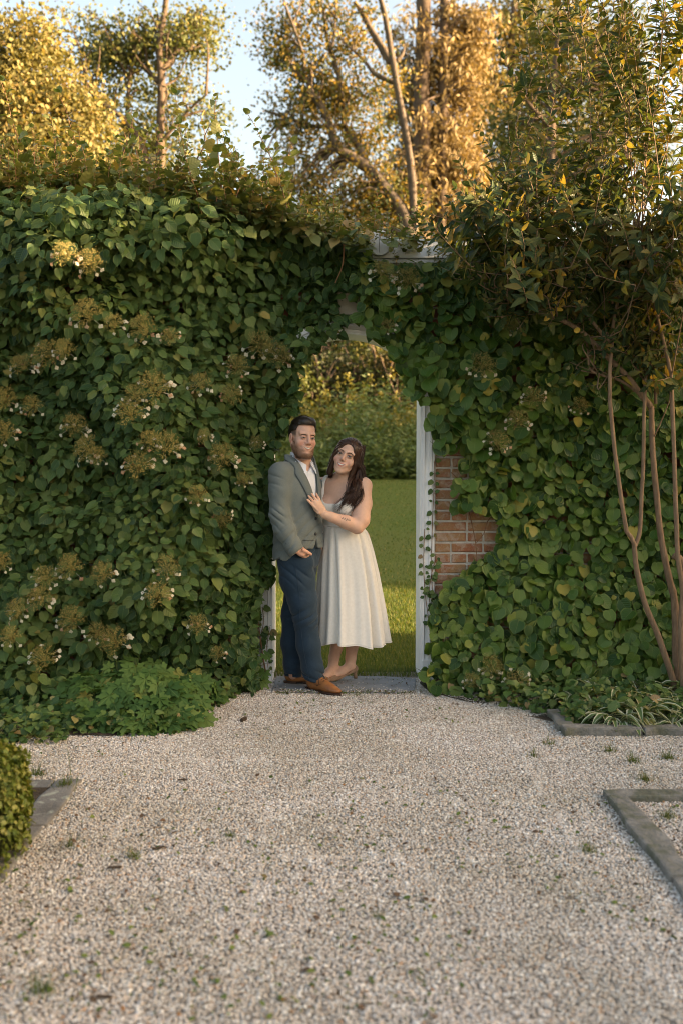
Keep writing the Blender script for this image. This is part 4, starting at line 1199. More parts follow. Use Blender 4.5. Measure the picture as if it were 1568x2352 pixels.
# weeds and grass tufts growing in the gravel
def tuft_mesh(seed, n, h, w):
    r = np.random.default_rng(seed)
    a, rr = r.uniform(0, 6.283, n), np.abs(r.normal(0, .032, n))
    pos = np.stack([np.cos(a) * rr, np.sin(a) * rr, 0 * a], 1)
    V, F, A = blades(pos, h * np.exp(r.normal(-.5, .5, n)), np.full(n, w), 1.0)
    return raw_mesh('grass_tuft', V, F, True, A, [M['grass']])
TM = [tuft_mesh(1, 120, .065, .0026), tuft_mesh(2, 90, .045, .0026), tuft_mesh(3, 40, .04, .0034)]
for (px, py, k_, sc, lab) in ((150, 1812, 0, 1.1, 'dark grass tuft growing beside the corner of the left stone kerb'), (85, 1783, 1, 1.1, 'small grass tuft behind the left stone kerb'), (42, 1808, 0, .9, 'grass tuft close to the box hedge'),
                         (160, 1948, 2, .9, 'thin weed in the gravel in front of the lichen spotted kerb'), (310, 1972, 1, .8, 'sparse grass wisp in the gravel on the left'), (530, 1925, 2, .8, 'small weed in the gravel left of the middle'),
                         (100, 2282, 1, 1.0, 'blurred grass tuft at the bottom left of the gravel'), (1352, 1958, 1, .8, 'grass wisp in the gravel left of the right kerb'), (1260, 1712, 2, 1, 'low weed in front of the low stone border'), (1225, 1740, 2, 1, 'pale weed in the gravel below the low stone border'),
                         (1400, 1728, 1, .9, 'green weed patch under the low stone border'), (1480, 1795, 0, .8, 'weeds growing between the two right-hand kerbs'), (1455, 1752, 1, 1, 'yellowish weeds behind the right stone kerb'), (1530, 1745, 1, 1.1, 'weeds at the right edge of the gravel'), (1530, 1880, 1, 1, 'green weeds inside the right stone kerb'), (865, 2110, 2, .6, 'tiny weed in the middle of the gravel'), (820, 1600, 2, .6, 'tiny weed beside the orange shoe')):
    g_ = ground(px, py)
    tag(place('grass_tuft', TM[k_], (g_.x, g_.y, .003), (0, 0, random.uniform(0, 6)), sc), lab, 'weed', 'weeds growing in the gravel')

# leaf litter, bits of bark and petals on the gravel
n = 2600
px, py = RNG.uniform(-50, 1620, n), 1590 + 760 * RNG.random(n) ** 1.6
pos = np.array([list(ground(a_, b_)) for a_, b_ in zip(px, py)]); pos[:, 2] = .0105 + RNG.random(n) * .003
nr = np.array([0, 0, 1.0]) + rand_dirs(n, .35); tp = rand_dirs(n, 1.0)
s = np.minimum(np.exp(RNG.normal(np.log(.015), .42, n)), .028)
clus = Fbm(9, lo=.8, hi=4)(pos) > -.25
V, F, A = leaves(T_OVAL, pos[clus], frames(nr, tp)[clus], s[clus]); tag(mobj('leaf_litter', V, F, M['litter'], attrs=A), 'small fallen leaves and brown bits scattered on the gravel', 'leaf litter', kind='stuff')
n = 700
x, y = RNG.uniform(-.42, .46, n), RNG.uniform(6.2, 6.72, n)
y = np.where(RNG.random(n) < .6, 6.2 + .07 * RNG.random(n), y)
pos = np.stack([x, y, .016 + 0 * x], 1); V, F, A = leaves(T_OVAL, pos, frames(np.array([0, 0, 1.0]) + rand_dirs(n, .4), rand_dirs(n, 1.0)), RNG.uniform(.006, .016, n)); tag(mobj('leaf_litter', V, F, M['litter'], attrs=A), 'crumbs of leaves along the edge of the threshold slab', 'leaf litter', kind='stuff')
# fallen leaves and chips big enough to pick out
chip = raw_mesh('bark_chip', *(lambda t: (t[0] * np.array([1, 1, .5]), t[1]))(box_vf(-.5, .5, -.16, .16, -.08, .08)), False, None, [M['bark']])
bevel_mesh(chip, .05)
for (px, py, s_, r_, lab) in ((420, 1797, .045, .2, 'small dark bark chip on the left of the gravel'), (265, 2000, .05, .1, 'grey brown stick fragment in the left gravel'), (365, 1955, .05, .5, 'tan wood chip in the gravel'), (240, 2300, .045, -.1, 'dark chip near the bottom left corner'), (560, 1658, .055, 1.2, 'dark stone lump on the gravel in front of the left bed')):
    g_ = ground(px, py); tag(place('bark_chip', chip, (g_.x, g_.y, .014), (0, 0, r_), (s_, s_, s_ * (5 if 'lump' in lab else 1))), lab, 'chip', 'bits of bark and stone on the gravel')

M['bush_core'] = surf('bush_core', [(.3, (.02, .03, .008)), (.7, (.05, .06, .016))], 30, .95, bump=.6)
# clipped box hedge at the left edge
bx = empty('box_hedge', (-1.57, 3.36, 0)); tag(bx, 'clipped yellow green box hedge at the left edge of the gravel', 'hedge')
n = 17000
u = unit(RNG.normal(size=(n, 3))); u[:, 2] = np.abs(u[:, 2])
q = np.sign(u) * np.abs(u) ** .33
fb = Fbm(21, lo=3, hi=16)
pos = np.array([-1.64, 3.36, 0.0]) + q * np.array([.44, .54, .41]) * (1 - .13 * RNG.random(n) ** 2)[:, None]
pos += u * (.025 * fb(pos))[:, None]
low = RNG.random(n) < .45; pos[low, 2] = RNG.uniform(0.01, .36, low.sum()); uu = unit(u[:, :2]); pos[low, :2] = np.array([-1.64, 3.36]) + (np.sign(uu) * np.abs(uu) ** .36 * np.array([.44, .53]) * RNG.uniform(.93, 1.04, (n, 1)))[low]
nr = u + rand_dirs(n, .5); tp = u * .6 + np.array([0, 0, .5]) + rand_dirs(n, .6)
V, F, A = leaves(T_OVAL, pos, frames(nr, tp), RNG.uniform(.018, .032, n)); mobj('foliage', V, F, M['boxwood'], bx, attrs=A)['kind'] = 'stuff'
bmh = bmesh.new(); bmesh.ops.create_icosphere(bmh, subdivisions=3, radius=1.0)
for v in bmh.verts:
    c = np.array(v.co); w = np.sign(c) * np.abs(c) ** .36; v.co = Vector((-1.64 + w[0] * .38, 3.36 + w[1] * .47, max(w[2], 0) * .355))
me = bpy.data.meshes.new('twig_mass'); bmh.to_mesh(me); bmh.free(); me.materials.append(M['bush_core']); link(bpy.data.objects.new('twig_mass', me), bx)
# ================================================================== TREES, MEADOW AND SHADE BEYOND THE WALL
T_DIA = (np.array([(0, 0, 0), (.36, .45, .10), (0, 1, -.08), (-.36, .45, .10)]), np.array([(0, 1, 2), (0, 2, 3)]))
T_NEEDLE = (np.array([(0, 0, 0), (.13, .35, .03), (0, 1, -.06), (-.13, .35, .03)]), np.array([(0, 1, 2), (0, 2, 3)]))
M['bark_grey'] = surf('bark_grey', [(0.3, (0.07, 0.052, 0.038)), (0.7, (0.18, 0.14, 0.105))], 5, 0.9, bump=0.7, bdist=0.02, squash=(3, 3, 0.7))
def tleaf(name, stops, trans=.35, tcol=(1.1, 1.0, .55)):
    return leaf_mat(name, stops, trans, tcol, .55, .25, veins=0)
M['leaf_gold'] = tleaf('leaf_gold', [(0, (.13, .13, .045)), (.4, (.21, .185, .065)), (.8, (.29, .235, .085)), (1, (.35, .245, .10))])
M['leaf_locust'] = tleaf('leaf_locust', [(0, (.07, .10, .035)), (.5, (.13, .15, .05)), (.9, (.25, .21, .065)), (1, (.30, .22, .07))])
M['leaf_poplar'] = tleaf('leaf_poplar', [(0, (.06, .09, .03)), (.4, (.14, .145, .045)), (.75, (.25, .20, .055)), (1, (.36, .22, .055))])
M['leaf_conifer'] = tleaf('leaf_conifer', [(0, (.16, .115, .05)), (.5, (.26, .19, .085)), (1, (.36, .26, .12))], .2)
M['leaf_green'] = tleaf('leaf_green', [(0, (.05, .08, .024)), (.6, (.11, .13, .036)), (1, (.22, .19, .05))])
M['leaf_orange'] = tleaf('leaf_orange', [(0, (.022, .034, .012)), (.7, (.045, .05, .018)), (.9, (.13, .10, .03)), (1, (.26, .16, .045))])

def tree(name, label, Y, limbs, blobs, leaf, nleaf, mat, tmpl=T_DIA, seed=0, bark='bark', spread=.42, depth=1.0, droop=0.0, back=.9, group='trees beyond the garden wall'):
    global RNG
    RNG = np.random.default_rng(seed)
    k_ = Y / FPX
    base = at(limbs[0][0][0][0], 1100, Y); bz = float(lawn_z(0.0, Y))
    root = empty(name, (base.x, Y, bz)); tag(root, label, 'tree', group)
    limb_pts = []
    for j, (pts, r0, r1) in enumerate(limbs):
        P = np.array([list(at(p[0], p[1], Y + (p[2] if len(p) > 2 else 0))) for p in pts])
        if j == 0: P = np.concatenate([[[P[0, 0], P[0, 1], bz - .1]], P])
        P = spline(P, 22)
        if j: P[:, 1] += np.linspace(0, RNG.normal(0, .8), 22)
        limb_pts.append(P)
        V, F = tube(P, np.linspace(r0, r1, 22) * (1 + .06 * np.sin(np.arange(22) * 1.7 + j)), 8)
        mobj('trunk' if j == 0 else 'branch', V, fix_quads(F), M[bark], root)
    LPt = np.concatenate(limb_pts)
    wsum = sum(b[2] * b[3] * (b[4] if len(b) > 4 else 1) for b in blobs)
    parts_t, Cs, Ms = [], [], []
    for b in blobs:
        px, py, rx, ry = b[:4]; dens = b[4] if len(b) > 4 else 1
        m = max(3, int(nleaf * rx * ry * dens / wsum))
        nc = max(3, int(m / 95))
        u = unit(RNG.normal(size=(nc, 3))) * (RNG.random((nc, 1)) ** .45)
        c = np.array(at(px, py, Y)) + u * np.array([rx * k_, min(rx, ry) * k_ * depth, ry * k_])
        Cs.append(c); Ms.append(np.full(nc, m / nc))
        for q in c[::2]:
            d = np.linalg.norm(LPt - (q - np.array([0, 0, .6])), axis=1); a_ = LPt[d.argmin()]
            mid = (q + a_) / 2 + RNG.normal(0, .15, 3) + np.array([0, 0, .12 * d.min()])
            V, F = tube(spline([a_, mid, q], 6), np.linspace(.03 + .012 * d.min(), .01, 6), 4, cap=False)
            parts_t.append((V, np.concatenate([F[:, :3], F[:, [0, 2, 3]]]), {}))
    C = np.concatenate(Cs); Mn = np.concatenate(Ms)
    cnt = RNG.poisson(Mn * RNG.uniform(.4, 1.6, len(Mn)))
    idx = np.repeat(np.arange(len(C)), cnt); n = len(idx)
    sp = spread * RNG.uniform(.55, 1.35, len(C))
    pos = C[idx] + np.array([0, back, 0]) + RNG.normal(0, 1, (n, 3)) * sp[idx][:, None] * np.array([1, 1, .62])
    nr = RNG.normal(0, 1, (n, 3)) * np.array([1, 1, .6]) + np.array([.15, -.3, .55])
    tp = RNG.normal(0, 1, (n, 3)) + np.array([0, 0, -droop])
    s = leaf * RNG.uniform(.65, 1.3, n)
    tint = np.clip(.55 * RNG.random(n) + .45 * np.repeat(RNG.random(len(C)), cnt), 0, .999)
    V, F, A = batch(tmpl[0], tmpl[1], pos, frames(nr, tp), s, tint)
    o = mobj('crown', V, F, M[mat], root, attrs=A)
    V, F, A = merge(parts_t); o = mobj('twigs', V, F, M[bark], root); o['kind'] = 'stuff'
    return root

tree('golden_tree', 'dense golden leaved tree filling the top left corner', 20.5,
     [([(60, 700), (70, 420), (60, 200), (75, 60)], .22, .05), ([(66, 400), (130, 300), (180, 200)], .09, .03), ([(66, 420), (0, 320), (-40, 200)], .09, .03)],
     [(60, 330, 190, 140), (40, 160, 140, 100), (160, 260, 90, 120, .9), (-60, 250, 120, 180), (60, 450, 220, 110), (190, 400, 90, 100, .9), (110, 90, 60, 60, .5)], .100, 30000, 'leaf_gold', seed=31, spread=.30, back=-.5)
tree('locust_tree', 'feathery green gold tree with a dark upright trunk left of the sky gap', 26.0,
     [([(366, 700), (370, 420), (368, 300), (372, 200), (366, 110), (380, 20), (385, -60)], .16, .06), ([(370, 165), (405, 110), (440, 95), (452, 82)], .09, .04), ([(366, 190), (330, 150), (295, 118), (270, 105)], .08, .03), ([(345, 440), (330, 340), (290, 280), (245, 245), (200, 205)], .09, .03), ([(290, 440), (288, 300), (292, 160), (298, 130)], .08, .03), ([(368, 330), (440, 260), (480, 235)], .05, .02)],
     [(380, 60, 110, 90), (270, 110, 90, 80), (445, 30, 60, 45, .7), (440, 105, 50, 45, .7), (210, 70, 70, 60, .7), (330, 220, 100, 70, .7), (470, 235, 40, 32, .8), (420, 190, 50, 40, .6), (360, 330, 60, 80, .9), (270, 370, 90, 90, .8), (380, 410, 50, 60, .9), (200, 200, 60, 80, .5), (240, 300, 60, 70, .6)], .105, 16500, 'leaf_locust', seed=32, spread=.36, back=.7)
tree('poplar_tree', 'big loosely branched tree with orange tinged leaves right of the sky gap', 33.0,
     [([(985, 800), (960, 620), (926, 493), (890, 440), (843, 384), (785, 349), (765, 315), (753, 272), (735, 240), (712, 205), (710, 188), (689, 173), (668, 155)], .26, .06),
      ([(870, 415), (838, 366), (820, 330), (795, 294), (788, 285), (718, 285), (654, 262), (606, 246)], .14, .04), ([(955, 640), (945, 420), (932, 320), (913, 221), (897, 128), (885, 60), (878, 32), (862, -20)], .14, .075), ([(897, 145), (870, 95), (852, 62), (835, 25), (815, -10)], .14, .07), ([(911, 140), (924, 122), (930, 97)], .09, .02),
      ([(695, 172), (698, 140), (680, 90), (662, 50), (645, 0)], .06, .03), ([(790, 290), (782, 190), (765, 120), (750, 70), (742, 0)], .10, .04), ([(905, 190), (860, 170), (835, 140), (800, 110)], .09, .03), ([(762, 120), (770, 40), (775, -30)], .05, .03)],
     [(730, 130, 120, 80, .8), (665, 60, 50, 70, .6), (700, 200, 90, 50, .9), (650, 240, 32, 40, .7), (680, 320, 80, 60, .9), (760, 240, 80, 60, .8), (800, 60, 90, 70, .7), (850, 160, 70, 80, .7), (830, 300, 80, 90, .9), (700, 400, 100, 55, .9), (800, 430, 120, 80, 1), (880, 480, 90, 80, 1), (620, 405, 40, 35, .8), (720, 20, 60, 50, .6), (760, 500, 120, 60, 1), (660, 100, 60, 60, .6)], .125, 22500, 'leaf_poplar', seed=33, bark='bark_grey', spread=.40, back=.5)
tree('conifer_tree', 'tall brown gold conifer with a straight grey trunk above the arch', 39.0,
     [([(1010, 700), (1012, 480), (1016, 300), (1018, 100), (1020, -60)], .24, .17), ([(966, 640), (968, 320), (966, 200), (972, 80), (970, -50)], .38, .26), ([(1014, 215), (990, 235), (975, 250)], .06, .02), ([(1018, 110), (1060, 120), (1110, 118)], .06, .02), ([(1014, 60), (980, 50), (950, 60)], .06, .02), ([(1016, 380), (1060, 390), (1090, 410)], .05, .02)],
     [(1010, 90, 110, 110, .7), (1070, 180, 70, 90, .9), (1000, 280, 100, 90, .9), (960, 400, 90, 110, .9), (1060, 380, 80, 90, .9), (1010, 490, 110, 70, 1), (940, 200, 50, 100, .6), (1080, 60, 60, 80, .7), (930, 520, 80, 60, .8)], .30, 26000, 'leaf_conifer', T_NEEDLE, seed=34, spread=.42, droop=1.4)
tree('maple_tree', 'yellow leaved tree behind the upper shoots of the shrub', 46.0,
     [([(1190, 700), (1180, 400), (1170, 200), (1180, 0)], .28, .12), ([(1175, 260), (1120, 180), (1090, 90)], .1, .04), ([(1178, 200), (1250, 120), (1280, 40)], .1, .04)],
     [(1150, 60, 110, 80, .9), (1240, 40, 110, 90, .9), (1130, 200, 90, 90, 1), (1220, 220, 100, 100, .9), (1150, 340, 90, 90, 1), (1250, 380, 110, 90, .9), (1160, 460, 110, 70, 1), (1350, 300, 90, 120, .8), (1350, 120, 90, 110, .8)], .18, 26000, 'leaf_gold', seed=35, spread=.5)
tree('dark_green_tree', 'darker green tree between the conifer and the shrub', 30.0,
     [([(1270, 800), (1265, 400), (1270, 200), (1285, 40)], .2, .06), ([(1268, 300), (1200, 240), (1170, 200)], .07, .03), ([(1268, 260), (1340, 180), (1370, 100)], .07, .03)],
     [(1290, 60, 60, 80, .8), (1260, 170, 60, 70, .9), (1180, 270, 50, 60, .8), (1250, 300, 90, 70, .9), (1380, 200, 90, 110, .8), (1460, 100, 100, 120, .7), (1470, 330, 110, 120, .8), (1330, 420, 110, 70, .8)], .125, 14000, 'leaf_green', seed=36, spread=.38)

# understory bushes behind the meadow, seen through the arch
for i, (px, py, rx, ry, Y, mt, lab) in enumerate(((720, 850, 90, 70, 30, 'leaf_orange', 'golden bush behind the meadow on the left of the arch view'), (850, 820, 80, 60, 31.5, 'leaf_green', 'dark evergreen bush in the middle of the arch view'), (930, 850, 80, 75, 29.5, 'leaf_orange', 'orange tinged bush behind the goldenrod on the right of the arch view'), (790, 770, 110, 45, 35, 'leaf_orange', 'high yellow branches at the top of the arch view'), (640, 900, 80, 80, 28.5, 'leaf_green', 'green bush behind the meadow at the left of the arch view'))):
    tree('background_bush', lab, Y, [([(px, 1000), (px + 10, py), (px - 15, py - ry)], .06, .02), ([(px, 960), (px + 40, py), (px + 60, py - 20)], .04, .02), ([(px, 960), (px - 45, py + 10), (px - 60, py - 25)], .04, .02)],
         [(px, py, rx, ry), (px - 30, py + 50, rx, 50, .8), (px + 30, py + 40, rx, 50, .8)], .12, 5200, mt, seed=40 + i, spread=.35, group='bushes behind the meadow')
RNG = np.random.default_rng(77)

# ---- far wooded edge that closes the view (reads as one mass)
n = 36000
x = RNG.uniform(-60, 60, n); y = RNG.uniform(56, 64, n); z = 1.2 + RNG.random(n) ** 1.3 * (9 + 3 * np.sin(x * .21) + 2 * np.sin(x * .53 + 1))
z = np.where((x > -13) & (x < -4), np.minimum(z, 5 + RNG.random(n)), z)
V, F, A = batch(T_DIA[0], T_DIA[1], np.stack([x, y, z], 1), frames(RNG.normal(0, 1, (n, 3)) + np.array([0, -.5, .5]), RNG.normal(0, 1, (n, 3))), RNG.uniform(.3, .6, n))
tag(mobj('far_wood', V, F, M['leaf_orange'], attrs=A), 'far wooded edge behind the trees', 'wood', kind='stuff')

# ---- meadow of tall weeds and goldenrod at the end of the lawn
M['weed'] = leaf_mat('weed_leaf', [(0, (.065, .11, .03)), (.5, (.11, .16, .042)), (.9, (.17, .20, .06)), (1, (.24, .20, .07))], .3, veins=0, noise_scale=.7)
M['goldenrod'] = leaf_mat('goldenrod', [(0, (.15, .145, .035)), (1, (.27, .23, .05))], .3, veins=0)
ns = 3000
x, y = RNG.uniform(-6.5, 6.5, ns), 23.6 + 6.5 * RNG.random(ns) ** 1.3
hgt = (0.55 + 1.35 * np.clip((y - 23.6) / 2.2, 0, 1)) * RNG.uniform(.7, 1.2, ns) * (1 + .22 * np.sin(x * 1.7) + .12 * np.sin(x * 4.1 + y))
m = 16
u = np.tile((np.arange(m) + .5) / m, ns); idx = np.repeat(np.arange(ns), m)
leanx, leany = RNG.normal(0, .12, ns), RNG.normal(0, .12, ns)
hz = hgt[idx] * u
pos = np.stack([x[idx] + leanx[idx] * hz + RNG.normal(0, .03, ns * m), y[idx] + leany[idx] * hz, lawn_z(x[idx], y[idx]) + hz], 1)
a = RNG.uniform(0, 6.283, ns * m)
tp = np.stack([np.cos(a), np.sin(a), RNG.uniform(.1, 1.1, ns * m)], 1); nr = np.array([0, -.3, 1]) + RNG.normal(0, .5, (ns * m, 3))
V, F, A = batch(T_NEEDLE[0], T_NEEDLE[1], pos, frames(nr, tp), RNG.uniform(.14, .30, ns * m) * (1.15 - .4 * u), np.clip(np.repeat(RNG.random(ns), m) * .7 + .3 * RNG.random(ns * m), 0, .99))
tag(mobj('meadow', V, F, M['weed'], attrs=A), 'tall green weeds growing at the far end of the lawn', 'meadow', kind='stuff')
gold = np.where((Fbm(61, lo=.5, hi=2)(np.stack([x, y, 0 * x], 1)) > .15) & (hgt > 1.1) & (RNG.random(ns) < .3))[0]
idx = np.repeat(gold, 26); n = len(idx); u = RNG.random(n)
pos = np.stack([x[idx] + leanx[idx] * hgt[idx] + RNG.normal(0, .10, n) * (1.1 - u), y[idx] + RNG.normal(0, .10, n) * (1.1 - u), lawn_z(x[idx], y[idx]) + hgt[idx] + .32 * u - .05], 1)
V, F, A = batch(T_DIA[0], T_DIA[1], pos, frames(RNG.normal(0, 1, (n, 3)), RNG.normal(0, 1, (n, 3))), RNG.uniform(.05, .10, n))
tag(mobj('goldenrod', V, F, M['goldenrod'], attrs=A), 'yellow goldenrod plumes along the top of the weeds', 'wildflowers', kind='stuff')

# ---- made-up evergreen screens added out of frame to the right: they keep the low sun off the garden and the far lawn
M['screen'] = leaf_mat('screen_leaf', [(0, (.02, .045, .012)), (1, (.05, .085, .022))], .1, veins=0)
def screen(label, x0, x1, y0, y1, h, n, leaf, wav):
    r = empty('shade_screen', ((x0 + x1) / 2, (y0 + y1) / 2, 0)); tag(r, label, 'hedge', 'unseen shade screens added off to the right')
    ys = np.linspace(y0, y1, 40); top = h + wav * (np.sin(ys * 1.3) + .6 * np.sin(ys * 3.1 + 1))
    V, F = [], []
    for yy, tt in zip(ys, top):
        V += [(x0, yy, -.05), (x0 + .1, yy, tt * .8), ((x0 + x1) / 2, yy, tt), (x1 - .1, yy, tt * .8), (x1, yy, -.05)]
    for i in range(39):
        for j in range(4):
            a_ = i * 5 + j; F.append((a_, a_ + 1, a_ + 6, a_ + 5))
    F += [tuple(range(5)), tuple(range(39 * 5 + 4, 39 * 5 - 1, -1))]
    mobj('screen_body', np.array(V), F, M['soil'], r)
    yy = RNG.uniform(y0, y1, n); zz = RNG.random(n); tt = np.interp(yy, ys, top); sd = RNG.random(n) < .7
    pos = np.stack([np.where(sd, x0 + .1 * zz, RNG.uniform(x0, x1, n)) + RNG.normal(0, .06, n), yy, np.where(sd, zz * tt, tt * .95) + RNG.normal(0, .08, n)], 1)
    V, F, A = batch(T_DIA[0], T_DIA[1], pos, frames(np.array([-1, 0, .5]) + RNG.normal(0, .6, (n, 3)), RNG.normal(0, 1, (n, 3))), RNG.uniform(.6, 1.3, n) * leaf)
    mobj('foliage', V, F, M['screen'], r, attrs=A)['kind'] = 'stuff'
    return r
def loose_edge(root, x0, x1, y0, y1, h, n):  # unseen loose leaves added so the screen's shadow edge falls dappled
    pos = np.stack([RNG.uniform(x0, x1, n), y0 + (y1 - y0) * RNG.random(n) ** .6, RNG.random(n) * h], 1)
    V, F, A = batch(T_DIA[0], T_DIA[1], pos, frames(RNG.normal(0, 1, (n, 3)), RNG.normal(0, 1, (n, 3))), RNG.uniform(.2, .5, n))
    mobj('dapple_sprays', V, F, M['screen'], root, attrs=A)['kind'] = 'stuff'
screen('unseen evergreen screen added on the right to shade the gravel garden', 13.0, 14.5, -10, 6.25, 5.35, 14000, .2, .15)
scr = screen('unseen evergreen screen added to shade the far lawn from the right', 18.0, 21.0, 9.7, 29.5, 7.2, 16000, .26, .35)
loose_edge(scr, 18.0, 21.0, 9.0, 9.8, 6.5, 700)
# ================================================================== PEOPLE
def smin(a, b, k):
    if k <= 0: return np.minimum(a, b)
    h = np.clip(.5 + .5 * (b - a) / k, 0, 1)
    return b + (a - b) * h - k * h * (1 - h)
def smax(a, b, k): return -smin(-a, -b, k)
def s_cone(P, a, b, ra, rb, sq=None):
    """tapered capsule; sq squashes the section along a direction: (vector, factor)"""
    a, b = np.asarray(a, float), np.asarray(b, float); ab = b - a
    Q = P - a
    if sq is not None:
        v, f = unit(np.asarray(sq[0], float)), sq[1]
        t = np.clip(Q @ ab / (ab @ ab), 0, 1)
        D = Q - t[:, None] * ab
        D = D + (D @ v)[:, None] * v * (1 / f - 1)
        return np.sqrt((D * D).sum(1)) - (ra + (rb - ra) * t)
    t = np.clip(Q @ ab / (ab @ ab), 0, 1)
    D = Q - t[:, None] * ab
    return np.sqrt((D * D).sum(1)) - (ra + (rb - ra) * t)
def s_ell(P, c, r, R=None):
    Q = P - np.asarray(c, float)
    if R is not None: Q = Q @ R
    r = np.asarray(r, float)
    k0 = np.sqrt(((Q / r) ** 2).sum(1)); k1 = np.sqrt(((Q / (r * r)) ** 2).sum(1)) + 1e-9
    return k0 * (k0 - 1) / k1
def s_chain(P, pts, k=.012, sq=None):
    d = None
    for (p0, r0), (p1, r1) in zip(pts[:-1], pts[1:]):
        e = s_cone(P, p0, p1, r0, r1, sq)
        d = e if d is None else smin(d, e, k)
    return d
def s_loft(P, secs, yaw):
    """stacked ellipses: (z, cx, cy, half width, half depth); yaw turns the width axis"""
    S = np.array(secs, float); z = P[:, 2]
    zz = np.clip(z, S[0, 0], S[-1, 0])
    # smooth interpolation
    def I(c):
        v = np.interp(zz, S[:, 0], S[:, c])
        h = .03
        return (v + np.interp(np.clip(zz + h, S[0, 0], S[-1, 0]), S[:, 0], S[:, c]) + np.interp(np.clip(zz - h, S[0, 0], S[-1, 0]), S[:, 0], S[:, c])) / 3
    dx, dy = P[:, 0] - I(1), P[:, 1] - I(2)
    c, s = math.cos(yaw), math.sin(yaw)
    u, v = dx * c + dy * s, -dx * s + dy * c
    w, d = I(3), I(4)
    k0 = np.sqrt((u / w) ** 2 + (v / d) ** 2 + 1e-9); k1 = np.sqrt((u / (w * w)) ** 2 + (v / (d * d)) ** 2) + 1e-9
    e = k0 * (k0 - 1) / k1
    oz = np.maximum(S[0, 0] - z, z - S[-1, 0])
    return smax(e, oz, .02)

def nets(fn, lo, hi, h):
    """naive surface nets of fn over a box"""
    lo, hi = np.asarray(lo, float), np.asarray(hi, float)
    n = np.ceil((hi - lo) / h).astype(int) + 1
    ax = [lo[i] + np.arange(n[i]) * h for i in range(3)]
    G = np.stack(np.meshgrid(*ax, indexing='ij'), -1).reshape(-1, 3)
    # coarse pass first: only cells near the surface are evaluated finely
    nc = (n + 3) // 4 + 1
    Gc = np.stack(np.meshgrid(*[lo[i] + np.arange(nc[i]) * 4 * h for i in range(3)], indexing='ij'), -1).reshape(-1, 3)
    dc = np.concatenate([fn(Gc[i:i + 100000]) for i in range(0, len(Gc), 100000)]).reshape(nc)
    near = np.abs(dc) < 4 * h * 2.0 + .016
    for ax_ in range(3):
        sh = near.copy()
        a0 = [slice(None)] * 3; a1 = [slice(None)] * 3; a0[ax_] = slice(0, -1); a1[ax_] = slice(1, None)
        sh[tuple(a0)] |= near[tuple(a1)]; near = sh
    I = [np.arange(n[i]) // 4 for i in range(3)]
    fine = near[np.ix_(*I)].ravel()
    d = dc[np.ix_(*I)].ravel().copy()
    J = np.where(fine)[0]
    for i in range(0, len(J), 150000): d[J[i:i + 150000]] = fn(G[J[i:i + 150000]])
    d = d.reshape(n)
    s = d < 0
    cs = [d[a:n[0] - 1 + a, b:n[1] - 1 + b, c:n[2] - 1 + c] for a in (0, 1) for b in (0, 1) for c in (0, 1)]
    sg = np.stack([c < 0 for c in cs], -1)
    act = sg.any(-1) & ~sg.all(-1)
    ii = np.argwhere(act)
    if not len(ii): return np.zeros((0, 3)), np.zeros((0, 4), int)
    vals = np.stack([c[act] for c in cs], -1)
    off = np.array([(a, b, c) for a in (0, 1) for b in (0, 1) for c in (0, 1)], float)
    acc = np.zeros((len(ii), 3)); cnt = np.zeros(len(ii))
    for a in range(8):
        for b in range(a + 1, 8):
            if abs(off[a] - off[b]).sum() != 1: continue
            va, vb = vals[:, a], vals[:, b]; m = (va < 0) != (vb < 0)
            t = np.where(m, va / (va - vb + 1e-12), 0)
            acc[m] += (off[a] + t[:, None] * (off[b] - off[a]))[m]; cnt[m] += 1
    V = lo + (ii + acc / cnt[:, None]) * h
    idx = -np.ones(act.shape, int); idx[act] = np.arange(len(ii))
    F = []
    for axis in range(3):
        o1, o2 = [(1, 2), (2, 0), (0, 1)][axis]
        A = [slice(None)] * 3; B = [slice(None)] * 3
        A[axis] = slice(0, -1); B[axis] = slice(1, None)
        for q in (o1, o2): A[q] = slice(1, -1); B[q] = slice(1, -1)
        sa, sb = s[tuple(A)], s[tuple(B)]
        e = np.argwhere(sa != sb)
        if not len(e): continue
        e1 = e.copy(); e1[:, o1] += 1; e1[:, o2] += 1
        def at_(d1, d2):
            q = e1.copy(); q[:, o1] += d1; q[:, o2] += d2
            return idx[q[:, 0], q[:, 1], q[:, 2]]
        quad = np.stack([at_(-1, -1), at_(0, -1), at_(0, 0), at_(-1, 0)], 1)
        flip = sb[tuple(e.T)]
        quad[flip] = quad[flip][:, ::-1]
        F.append(quad)
    F = np.concatenate(F)
    return V, F[(F >= 0).all(1)]

def sdf_obj(name, fn, lo, hi, h, mat, parent=None, color=None, extra=None):
    V, F = nets(fn, lo, hi, h)
    if extra is not None:
        for (l2, h2, hh) in extra:
            V2, F2 = nets(fn, l2, h2, hh)
            F = np.concatenate([F, F2 + len(V)]); V = np.concatenate([V, V2])
    attrs = {}
    if color is not None:
        c = color(V); attrs['col'] = np.concatenate([c, np.ones((len(c), 1))], 1)
    return mobj(name, V, F, mat, parent, attrs=attrs)

